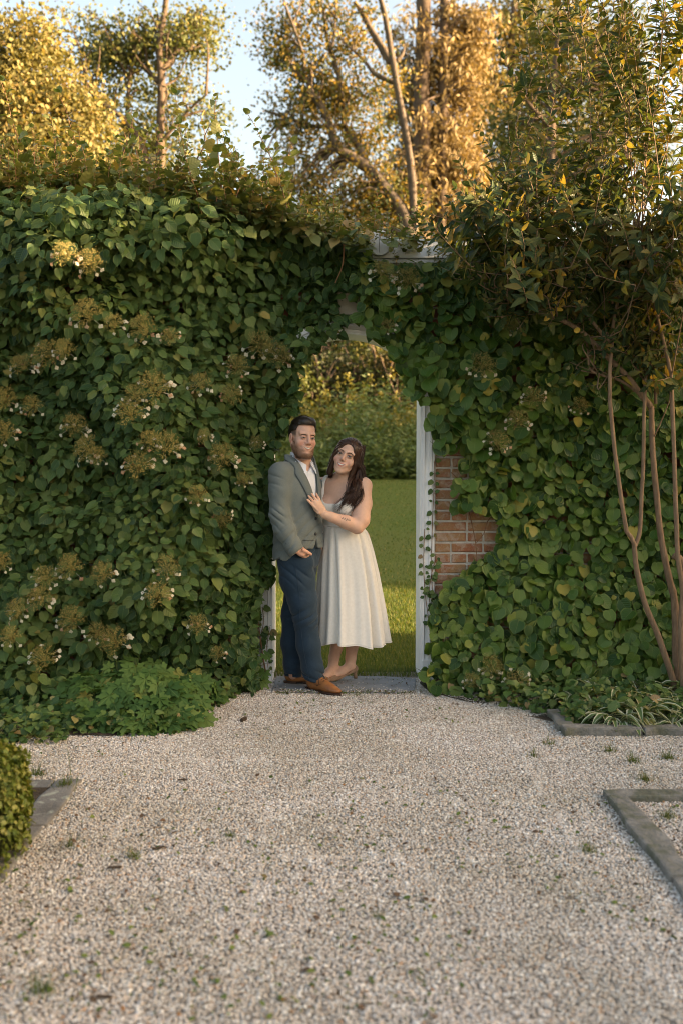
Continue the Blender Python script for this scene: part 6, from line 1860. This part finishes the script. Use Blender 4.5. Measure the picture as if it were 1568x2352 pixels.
for (z0, z1) in ((1.012, 1.006), (.978, .972)):
    P = spline([on_jacket(0, -.098 + .095 * t, z0 + (z1 - z0) * t, .0006) for t in np.linspace(0, 1, 6)], 20)
    V, F = tube(P, .0016, 4); mobj('pocket_flap', V, fix_quads(F), M['button'] if z0 < 1 else M['jacket'], jacket)

# trousers
def trouser_f(P):
    hip = s_loft(P, [(.80, MX + .0, MY - .006, .135, .115), (.90, MX - .004, MY - .004, .150, .125), (1.00, MX, MY, .146, .118)], MYAW)
    r = s_chain(P, [((-.305, 6.345, .90), .112), ((-.280, 6.325, .72), .110), ((-.245, 6.305, .58), .090), ((-.230, 6.300, .48), .075), ((-.212, 6.318, .30), .074), ((-.186, 6.330, .15), .067), ((-.172, 6.330, .085), .062)], .03)
    l = s_chain(P, [((-.235, 6.43, .90), .105), ((-.275, 6.445, .70), .095), ((-.312, 6.470, .48), .074), ((-.326, 6.485, .28), .068), ((-.318, 6.490, .14), .060), ((-.314, 6.492, .060), .058)], .03)
    d = smin(smin(hip, r, .03), l, .018)
    z, x = P[:, 2], P[:, 0]
    kn = np.exp(-((z - .47) / .08) ** 2); an = np.exp(-((z - .12) / .07) ** 2); cr = np.exp(-((z - .76) / .08) ** 2)
    ms = np.clip(.5 + .7 * FA(P * 1.6 + 7), 0, 1.3)
    d = d + ms * (kn * .0070 * crs((z - .75 * (x + .23)) * 88 + 2.5 * FA(P)) + an * .0075 * crs((z + .5 * x) * 120 + 2.5 * FA(P)) + cr * .0055 * crs((z + .9 * x) * 78 + 2 * FA(P))) + .0018 * FA(P)
    d = smin(d, s_ell(P, (-.238, 6.258, .832), (.060, .036, .050)), .05)
    return d
def trouser_full(P):
    d = trouser_f(P); z = P[:, 2]
    lim = np.where(P[:, 1] + .6 * (P[:, 0] + .245) < 6.41, .062 + .22 * np.clip(-.165 - P[:, 0], -.1, .1), .060)
    return smax(d, lim - z, .004)
tr = sdf_obj('trousers', trouser_full, (-.46, 6.17, .03), (-.08, 6.60, 1.0), .0062, M['trouser'], man)
# side seam and pocket edge
def on_trouser(x, z):
    Y = np.linspace(6.10, 6.45, 500); d = trouser_f(np.stack([np.full(500, x), Y, np.full(500, z)], 1)); i = np.where(d < 0)[0]
    return np.array([x, Y[i[0]] - .0012 if len(i) else 6.3, z])
P = spline([on_trouser(x, z) for x, z in ((-.290, .82), (-.272, .72), (-.258, .60), (-.262, .50), (-.252, .40), (-.238, .28), (-.215, .15), (-.205, .09))], 40)
V, F = tube(P, .0013, 4); mobj('side_seam', V, fix_quads(F), M['trouser'], tr)
P = spline([on_trouser(x, z) for x, z in ((-.330, .862), (-.270, .868), (-.215, .882), (-.170, .905))], 24)
V, F = tube(P, .0030, 5); mobj('pocket_edge', V, fix_quads(F), M['trouser'], tr)

# shoes: tan lace-ups; local x = towards the toe
def shoe(heel, toe_dir, parent, z0):
    t = unit(np.array([toe_dir[0], toe_dir[1], 0.0])); sd = np.array([-t[1], t[0], 0]); h0 = np.array([heel[0], heel[1], z0])
    def loc(P): q = P - h0; return np.stack([q @ t, q @ sd, q[:, 2]], 1)
    def up(P):
        q = loc(P)
        d = s_ell(q, (.055, 0, .050), (.060, .036, .050))
        d = smin(d, s_cone(q, (.05, 0, .085), (.07, 0, .045), .036, .04, ((0, 1, 0), .9)), .02)
        d = smin(d, s_ell(q, (.150, .004, .036), (.090, .043, .034)), .03)
        d = smin(d, s_ell(q, (.225, .002, .028), (.065, .036, .020)), .025)
        d = smin(d, s_cone(q, (.09, 0, .085), (.19, 0, .045), .022, .018), .03)
        d = smax(d, .014 - q[:, 2], .003)
        d = smax(d, q[:, 2] - .10, .004)
        # seams: toe cap and quarter line
        d = d + .0016 * np.exp(-((q[:, 0] - .205 + 2 * q[:, 1] ** 2) / .0025) ** 2) * (q[:, 2] > .025)
        return d
    def so(P):
        q = loc(P); r = np.interp(q[:, 0], [-.008, .03, .09, .16, .22, .27, .296], [.018, .036, .034, .046, .042, .028, .004])
        d = np.maximum(np.abs(q[:, 1]) - r, np.maximum(-.008 - q[:, 0], q[:, 0] - .296))
        d = smax(d, q[:, 2] - .016, .003); d = smax(d, -q[:, 2] + np.where((q[:, 0] > .085) & (q[:, 0] < .13), .008, 0), .003)
        return d
    lo = h0 + np.array([-.34, -.34, -.01]); hi = h0 + np.array([.34, .34, .13])
    s_ = sdf_obj('shoe', up, lo, hi, .0046, M['tan_leather'], parent)
    sdf_obj('sole', so, lo, hi, .005, M['sole'], s_)
    def top(x, y):
        Z = np.linspace(.14, 0, 300); d = up(h0 + x * t + y * sd + np.outer(Z, [0, 0, 1])); i = np.where(d < 0)[0]
        return h0 + x * t + y * sd + np.array([0, 0, Z[i[0]] + .001 if len(i) else .05])
    for x in (.108, .124, .140, .156):
        V, F = tube(spline([top(x, -.020), top(x + .004, 0), top(x, .020)], 10), .0019, 5); mobj('lace', V, fix_quads(F), M['sole'], s_)
    for yy in (-1, 1):
        V, F = tube(spline([top(.110, 0), top(.12, yy * .018) + np.array([0, 0, .012]), top(.135, yy * .034) + np.array([0, 0, .006]), top(.120, yy * .037), top(.110, yy * .012)], 18), .0017, 5); mobj('lace', V, fix_quads(F), M['sole'], s_)
    P_ = spline([top(.165, -.016), top(.150, -.034), top(.110, -.038), top(.07, -.036)], 20); V, F = tube(P_, .0010, 4); mobj('seam', V, fix_quads(F), M['sole'], s_)
    return s_
shoe((-.218, 6.372), (.205, -.195), man, .004)
shoe((-.372, 6.515), (.28, -.035), man, SHOE_T)

# ------------------------------------------------------------------ the woman
WX, WY, WYAW = 0.010, 6.535, R_(-28)
wf = np.array([math.sin(WYAW), -math.cos(WYAW), 0]); wl = np.array([math.cos(WYAW), math.sin(WYAW), 0])
def wb(a, b, z): return np.array([WX, WY, 0]) + a * wf + b * wl + np.array([0, 0, z])
hw = Head((0.036, 6.475, 1.500), euler_R(R_(-13), R_(-4), R_(21)), False)
ELB, WRI = np.array([.098, 6.340, 1.058]), np.array([-.105, 6.262, 1.140])
KN = np.array([-.150, 6.240, 1.205])                       # knuckles on his lapel
TORSO = [(.98, WX, WY, .138, .108), (1.05, WX, WY, .128, .102), (1.14, WX - .004, WY, .146, .108), (1.22, WX - .006, WY - .002, .158, .112), (1.29, WX - .004, WY + .004, .160, .098), (1.335, WX, WY + .012, .148, .080), (1.365, WX + .002, WY + .018, .105, .064), (1.40, WX + .006, WY + .022, .060, .054)]
def bust(P, g=0.0):
    d = s_ell(P, wb(.088, -.070, 1.178), (.073 + g, .066 + g, .070 + g))
    return smin(d, s_ell(P, wb(.088, .070, 1.178), (.073 + g, .066 + g, .070 + g)), .012)
def fingers(P):
    d = None
    up_ = unit(KN - WRI); side = unit(np.cross(up_, np.array([.55, -.8, .1])))
    for k_, (off, L, spread) in enumerate(((-.028, .066, -.10), (-.009, .074, -.02), (.010, .070, .10), (.027, .056, .26))):
        b0 = KN + side * off
        dr = unit(up_ + side * spread)
        inw = np.array([-.35, .25, 0.0])
        p1 = b0 + dr * L * .45 + inw * .006; p2 = p1 + unit(dr + inw * .22) * L * .32; p3 = p2 + unit(dr + inw * .4) * L * .26
        e = s_chain(P, [(b0 - dr * .02, .0090), (b0, .0092), (p1, .0082), (p2, .0074), (p3, .0062)], .003)
        d = e if d is None else np.minimum(d, e)
    b0 = WRI + (KN - WRI) * .45 - side * .026
    e = s_chain(P, [(b0, .0125), (b0 + np.array([-.012, .012, .026]) - side * .014, .0105), (b0 + np.array([-.026, .020, .050]) - side * .016, .0078)], .004)
    return smin(d, e, .004)
def woman_body(P):
    d = hw.sdf(P)
    d = smin(d, s_cone(P, (.030, 6.505, 1.435), (.008, 6.545, 1.335), .050, .058), .022)
    d = smin(d, s_loft(P, TORSO, WYAW), .025)
    d = smin(d, s_cone(P, wb(0, -.150, 1.318), wb(0, .150, 1.318), .048, .050), .035)
    d = smin(d, bust(P), .02)
    d = smin(d, s_chain(P, [(wb(.005, .150, 1.312), .056), ((.132, 6.425, 1.20), .062), ((.122, 6.365, 1.10), .056), (ELB, .046)], .02), .022)
    d = smin(d, s_chain(P, [(ELB, .046), (ELB + (WRI - ELB) * .35 + np.array([0, 0, .002]), .043), (ELB + (WRI - ELB) * .8, .030), (WRI, .0255)], .015), .015)
    d = smin(d, s_chain(P, [(WRI, .0250), ((WRI + KN) / 2, .030), (KN, .029)], .01, ((.55, -.8, .1), .50)), .012)
    d = smin(d, fingers(P), .005)
    d = smin(d, s_chain(P, [(wb(0, -.150, 1.312), .052), ((-.16, 6.66, 1.10), .046), ((-.24, 6.60, 1.0), .03), ((-.28, 6.58, 1.0), .02)], .02), .02)
    # clavicles
    d = d - .004 * np.exp(-((P[:, 2] - 1.352 + .25 * np.abs((P - wb(0, 0, 0)) @ wl)) / .006) ** 2) * (((P - wb(0, 0, 0)) @ wf) > .02) * (np.abs((P - wb(0, 0, 0)) @ wl) < .12)
    # legs
    for (kx, ky, ax_, ay_) in ((.000, 6.53, -.050, 6.585), (.090, 6.56, .062, 6.600)):
        d = smin(d, s_chain(P, [((kx, ky, .95), .10), ((kx, ky, .50), .060), ((kx - .01, ky + .03, .33), .056), ((ax_, ay_ + .03, .155), .034), ((ax_ - .004, ay_ + .02, .115), .033)], .02), .02)
    for (ax_, ay_, tx, ty) in WFEET:
        t = unit(np.array([tx, ty, 0])); a = np.array([ax_ - .004, ay_ + .02, .100])
        d = smin(d, s_chain(P, [(a + np.array([0, 0, .005]), .032), (a - t * .02 + np.array([0, 0, -.020]), .028), ], .01), .01)
        d = smin(d, s_chain(P, [(a, .030), (a + t * .06 + np.array([0, 0, -.030]), .029), (a + t * .12 + np.array([0, 0, -.058]), .022), (a + t * .165 + np.array([0, 0, -.066]), .013)], .015), .015)
    return d
WFEET = [(-.050, 6.585, -.42, -.72), (.062, 6.600, -.90, -.42)]
def wom_col(P):
    C = hw.color(P, SKIN_W)
    away = P[:, 2] < 1.385
    C[away] = np.array(SKIN_W) * np.array([.98, .95, .92])
    return C
wom = sdf_obj('person', woman_body, (-.30, 6.20, .03), (.24, 6.74, 1.40), .0085, M['skin'], None, wom_col,
              [((-.085, 6.33, 1.36), (.16, 6.62, 1.625), .0026), ((-.215, 6.18, 1.10), (-.06, 6.31, 1.31), .0030)])
tag(wom, 'smiling woman in a sleeveless ivory midi dress resting her hand on the jacket', 'person')
hw.eyes(wom, (.040, .024, .014), .0022, .0066, .0040, M['brow'], .0021)
brow(hw, wom, [(.0115, .0185), (.024, .0240), (.036, .0255), (.049, .0180)], [.0028, .0036, .0028, .0010], M['brow'])
hw.smile(wom, .0265, .0098)

# bodice
def bodice(P):
    d = smin(s_loft(P, TORSO, WYAW), bust(P), .02)
    d = smin(d, s_cone(P, wb(0, -.130, 1.30), wb(0, .130, 1.30), .040, .042), .035) - .0065
    q = P - wb(0, 0, 0); a, b, z = q @ wf, q @ wl, P[:, 2]
    neck = np.where(a > -.02, 1.200 + 15.0 * np.clip(np.abs(b + .006) - .028, 0, 1) ** 2, 1.20)
    arm = s_cone(P, wb(-.10, .178, 1.30), wb(.13, .178, 1.30), .060, .060); arm2 = s_cone(P, wb(-.10, -.178, 1.30), wb(.13, -.178, 1.30), .060, .060)
    d = smax(d, z - neck, .004)
    d = smax(smax(d, -arm, .004), -arm2, .004)
    d = smax(d, z - 1.30, .003)
    return smax(d, .985 - z, .003)
bod = sdf_obj('dress', bodice, (-.22, 6.33, .97), (.22, 6.72, 1.33), .0052, M['dress'], wom)
def on_body(b, z, out, s_=1):
    A = np.linspace(.30, -.05, 500) * s_; P = wb(0, b, z) + A[:, None] * wf
    d = smin(smin(s_loft(P, TORSO, WYAW), bust(P), .02), s_cone(P, wb(0, -.150, 1.318), wb(0, .150, 1.318), .048, .050), .035)
    i = np.where(d < .0035)[0]
    return (P[i[0]] + wf * out * s_) if len(i) else wb(0, b, z)
def over(b, out=.004):
    Z = np.linspace(1.45, 1.28, 300); P = wb(.0, b, 0) + np.outer(Z, [0, 0, 1]); d = smin(s_loft(P, TORSO, WYAW), s_cone(P, wb(0, -.150, 1.318), wb(0, .150, 1.318), .048, .050), .035)
    i = np.where(d < .003)[0]; return P[i[0]] + np.array([0, 0, out])
for sg in (-1, 1):
    path = spline([on_body(sg * .100, 1.215, .005), on_body(sg * .104, 1.25, .005), on_body(sg * .108, 1.285, .005), on_body(sg * .112, 1.315, .005), on_body(sg * .114, 1.340, .004), over(sg * .115), on_body(sg * .114, 1.325, .004, -1), on_body(sg * .110, 1.27, .004, -1)], 26)
    T = unit(np.gradient(path, axis=0)); V = np.concatenate([path - wl * .014, path + wl * .014]); n = len(path)
    o = mobj('strap', V, [(i, i + 1, n + i + 1, n + i) for i in range(n - 1)], M['dress'], bod); o.modifiers.new('thickness', 'SOLIDIFY').thickness = .003

# skirt: full circle with deep pleats
NT, NZ = 220, 60
th = np.linspace(0, 2 * math.pi, NT + 1)[:-1]; V = []
ZW, ZH = 1.052, 0.285
pleats = [(R_(-118), .9, .10), (R_(-52), 1.0, .085), (R_(-22), .8, .10), (R_(10), .7, .12), (R_(60), .8, .12), (R_(110), .8, .12), (R_(165), .8, .12), (R_(-160), .8, .11), (R_(-85), .25, .2)]
for k_ in range(NZ + 1):
    t = k_ / NZ; z = ZW + (ZH - ZW) * t
    g = np.interp(t, [0, .05, .12, .22, .40, .7, 1.0], [0, .16, .30, .42, .58, .80, 1.0])
    cx = WX + (.068 - WX) * g; cy = WY + (6.545 - WY) * g
    rx, ry = .126 + (.236 - .126) * g, .106 + (.222 - .106) * g
    mod = np.ones(NT)
    for (p0, dep, wd) in pleats:
        dd = np.angle(np.exp(1j * (th - p0 - .05 * math.sin(3 * t))))
        mod += dep * np.interp(t, [0, .1, .4, 1], [.02, .07, .15, .22]) * (-np.exp(-(dd / (wd * (.55 + .45 * t))) ** 2) + .55 * np.exp(-((dd - wd * 1.7) / (wd * 1.1)) ** 2) + .45 * np.exp(-((dd + wd * 1.8) / (wd * 1.2)) ** 2))
    mod += .012 * t * np.sin(th * 9 + 2 * t) + .006 * np.sin(th * 17 + 5 * t)
    zz = z + (.012 * np.sin(th * 3 + 1) + .006 * np.sin(th * 8)) * t ** 3
    V.append(np.stack([cx + rx * mod * np.cos(th), cy + ry * mod * np.sin(th), zz], 1))
V = np.concatenate(V); i = np.arange((NZ + 1) * NT).reshape(NZ + 1, NT)
F = np.stack([i[:-1], np.roll(i, -1, 1)[:-1], np.roll(i, -1, 1)[1:], i[1:]], -1).reshape(-1, 4)[:, ::-1]
sk = mobj('skirt', V, F, M['dress'], bod); sk.modifiers.new('thickness', 'SOLIDIFY').thickness = .003
a_ = np.linspace(0, 2 * math.pi, 61)
band = np.stack([WX + .134 * np.cos(a_) * math.cos(WYAW) - .111 * np.sin(a_) * math.sin(WYAW), WY + .134 * np.cos(a_) * math.sin(WYAW) + .111 * np.sin(a_) * math.cos(WYAW), 1.052 + 0 * a_], 1)
V, F = tube(band, .006, 6, cap=False); mobj('waist_seam', V, F, M['dress'], bod)
V, F = tube(np.concatenate([sk_v for sk_v in [np.array(raw) for raw in [[v.co[:] for v in sk.data.vertices][-NT:]]]] + [np.array([sk.data.vertices[len(sk.data.vertices) - NT].co[:]])]), .0028, 5, cap=False); mobj('hem', V, F, M['dress'], sk)

# ring and small tattoo
up_ = unit(KN - WRI); side = unit(np.cross(up_, np.array([.55, -.8, .1])))
c = KN + side * .010 + unit(up_ + side * .1) * .018; a_ = np.linspace(0, 2 * math.pi, 21); dr = unit(up_ + side * .1); e1 = unit(np.cross(dr, [0, 1, .2])); e2 = np.cross(dr, e1)
V, F = tube(c + .0105 * (np.cos(a_)[:, None] * e1 + np.sin(a_)[:, None] * e2), .0016, 6, cap=False); mobj('ring', V, F, M['metal_ring'], wom)
fa = unit(WRI - ELB); mid = ELB + (WRI - ELB) * .20
def on_arm(u, v):
    X = np.linspace(.09, 0, 300); P = ELB + (WRI - ELB) * u + np.outer(X, [.10, -.93, .35]) + np.array([0, 0, v]); d = woman_body(P); i_ = np.where(d < 0)[0]
    return P[i_[0]] + np.array([0, -.0006, 0]) if len(i_) else P[-1]
for k_ in range(5):
    u = .26 + .055 * k_
    V, F = tube(spline([on_arm(u - .03, .014), on_arm(u, .000 - .004 * (k_ == 2)), on_arm(u + .03, .014)], 9), .0011, 4); mobj('tattoo', V, fix_quads(F), M['ink'], wom)

# pumps
for n_, (ax_, ay_, tx, ty) in enumerate(WFEET):
    t = unit(np.array([tx, ty, 0])); a = np.array([ax_ - .004, ay_ + .02, .100]); sd = np.array([-t[1], t[0], 0])
    hl = a - t * .030
    def pump(P, t=t, a=a, sd=sd):
        q = P - a; u, v, z = q @ t, q @ sd, P[:, 2]
        d = s_chain(P, [(a - t * .022 + np.array([0, 0, -.022]), .0335), (a + t * .03 + np.array([0, 0, -.038]), .034), (a + t * .09 + np.array([0, 0, -.060]), .0345), (a + t * .135 + np.array([0, 0, -.070]), .031)], .015)
        d = smin(d, s_ell(P, a + t * .160 + np.array([0, 0, -.076]), (.034, .034, .018)), .02)
        tip = s_cone(P, a + t * .150 + np.array([0, 0, -.078]), a + t * .196 + np.array([0, 0, -.085]), .026, .010)
        d = smin(d, tip, .015)
        top = np.interp(u, [-.06, -.03, .02, .07, .105, .125, .2], [.108, .098, .062, .046, .046, .060, .08])
        d = smax(d, z - top, .004)
        bot = SHOE_T + np.interp(u, [-.06, -.02, .05, .11, .2], [.052, .050, .026, .002, .004])
        return smax(d, bot - z, .004)
    s_ = sdf_obj('shoe', pump, a + np.array([-.24, -.24, -.10]), a + np.array([.14, .14, .03]) + np.array([.12, .12, 0]), .0045, M['nude_suede'], wom)
    c = a - t * .034
    V = []
    for (z, r, sh) in ((SHOE_T, .0125, -.006), (SHOE_T + .030, .0130, -.002), (SHOE_T + .058, .021, .004)):
        for k_ in range(10):
            b = k_ * 2 * math.pi / 10; V.append(np.array([c[0], c[1], z]) + t * (r * math.cos(b) + sh) + sd * r * math.sin(b))
    F = [(j * 10 + k_, j * 10 + (k_ + 1) % 10, j * 10 + 10 + (k_ + 1) % 10, j * 10 + 10 + k_) for j in range(2) for k_ in range(10)] + [tuple(range(9, -1, -1))]
    mobj('heel', np.array(V), F, M['nude_suede'], s_)

# hair: cap plus long waved locks
def wh(P):
    q = hw.loc(P); ax = np.abs(q[:, 0]); x, y, z = q.T
    d = hw.skull(q, .0115)
    d = smin(d, s_ell(q, (0, .035, .005), (.083, .075, .095)), .02)
    # side curtains framing the face
    s = q.copy(); s[:, 0] = ax
    d = smin(d, s_cone(s, (.058, -.030, .070), (.072, -.012, -.02), .020, .019), .02)
    d = smin(d, s_cone(s, (.072, -.012, -.02), (.074, .015, -.13), .019, .022), .02)
    face = s_ell(q, (.004, -.110, -.012), (.0605, .085, .098))
    d = smax(d, -face, .008)
    d = d + .0016 * np.sin(np.arctan2(x - .02, z - .12) * 46) * np.clip((z + .1) / .1, 0, 1)
    part = np.exp(-((x - .018) / .004) ** 2) * (z > .08) * (y < .03)
    return d + .004 * part
c = hw.c
hair = sdf_obj('hair', wh, c - np.array([.14, .12, .17]), c + np.array([.14, .16, .17]), .0032, M['brown_hair'], wom)
parts = []
rg = np.random.default_rng(5)
def bundle(path, k, spread, r, wave, ph, n=26):
    G = spline(path, n); t = np.linspace(0, 1, n)
    G[:, 0] += wave * np.sin(t * 13 + ph) * t ** 1.2; G[:, 1] += wave * .7 * np.cos(t * 13 + ph) * t ** 1.2
    for _ in range(k):
        o1 = rg.normal(0, spread, 3); o2 = rg.normal(0, spread * 1.1, 3)
        P = G + np.outer(1 - t, o1) + np.outer(t, o2) + np.outer(np.sin(t * 9 + rg.uniform(0, 6)) * t, rg.normal(0, spread * .5, 3))
        if rg.random() < .3: P = P[:max(12, int(n * rg.uniform(.75, 1)))]
        rad = r * rg.uniform(.7, 1.3) * np.interp(np.linspace(0, 1, len(P)), [0, .1, .7, 1], [.7, 1, .9, .15])
        V, F = tube(P, rad, 4, cap=False); parts.append((V, F, {}))
for i in range(26):                     # over her left side (picture right) and forward over the shoulder
    u, v = rg.random(), rg.random()
    top = hw.wor((.022 + .05 * u, -.045 + .10 * v, .118 - .035 * u))
    ear = hw.wor((.084 + .010 * rg.random(), -.030 + .075 * v, .0 - .03 * rg.random()))
    jaw = np.array([.118 + .016 * rg.normal(), 6.452 + .055 * v + .01 * rg.normal(), 1.405 + .02 * rg.normal()])
    sh = np.array([.100 + .024 * rg.normal(), 6.420 + .02 * rg.normal(), 1.330 + .015 * rg.normal()])
    end = np.array([.036 + .030 * rg.normal(), 6.385 + .015 * rg.normal(), 1.180 + .040 * rg.normal()])
    mid = (sh + end) / 2 + np.array([.020 + .012 * rg.normal(), -.030 + .01 * rg.normal(), 0])
    bundle([top, ear, jaw, sh, mid, end], 26, .0055, .0017, rg.uniform(.006, .013), rg.uniform(0, 6.28))
for i in range(14):                     # behind the shoulder
    v = rg.random()
    top = hw.wor((.03 + .04 * rg.random(), .02 + .06 * v, .105)); ear = hw.wor((.090, .03 + .05 * v, -.01))
    a = np.array([.140 + .010 * rg.normal(), 6.53 + .03 * rg.normal(), 1.38]); b = np.array([.166 + .012 * rg.normal(), 6.57 + .03 * rg.normal(), 1.27 + .02 * rg.normal()])
    e = np.array([.172 + .014 * rg.normal(), 6.60 + .03 * rg.normal(), 1.15 + .05 * rg.normal()])
    bundle([top, ear, a, b, e], 20, .005, .0016, rg.uniform(.006, .013), rg.uniform(0, 6.28))
for i in range(18):                     # her right side (picture left): smooth fall behind the cheek
    v, u = rg.random(), rg.random()
    top = hw.wor((.012 - .05 * u, -.055 + .10 * v, .124 - .03 * u)); a = hw.wor((-.068 - .010 * rg.random(), -.040 + .08 * v, .055))
    ear = hw.wor((-.086 - .005 * rg.random(), -.022 + .07 * v, -.02 - .03 * rg.random())); jaw = hw.wor((-.080, .012 + .05 * v, -.11))
    e = np.array([-.058 + .010 * rg.normal(), 6.57 + .02 * rg.normal(), 1.33 + .02 * rg.normal()])
    bundle([top, a, ear, jaw, e], 22, .005, .0017, .003, rg.uniform(0, 6.28))
V, F, A = merge(parts); o = mobj('hair_locks', V, F, M['brown_hair'], hair)
o['kind'] = 'stuff'
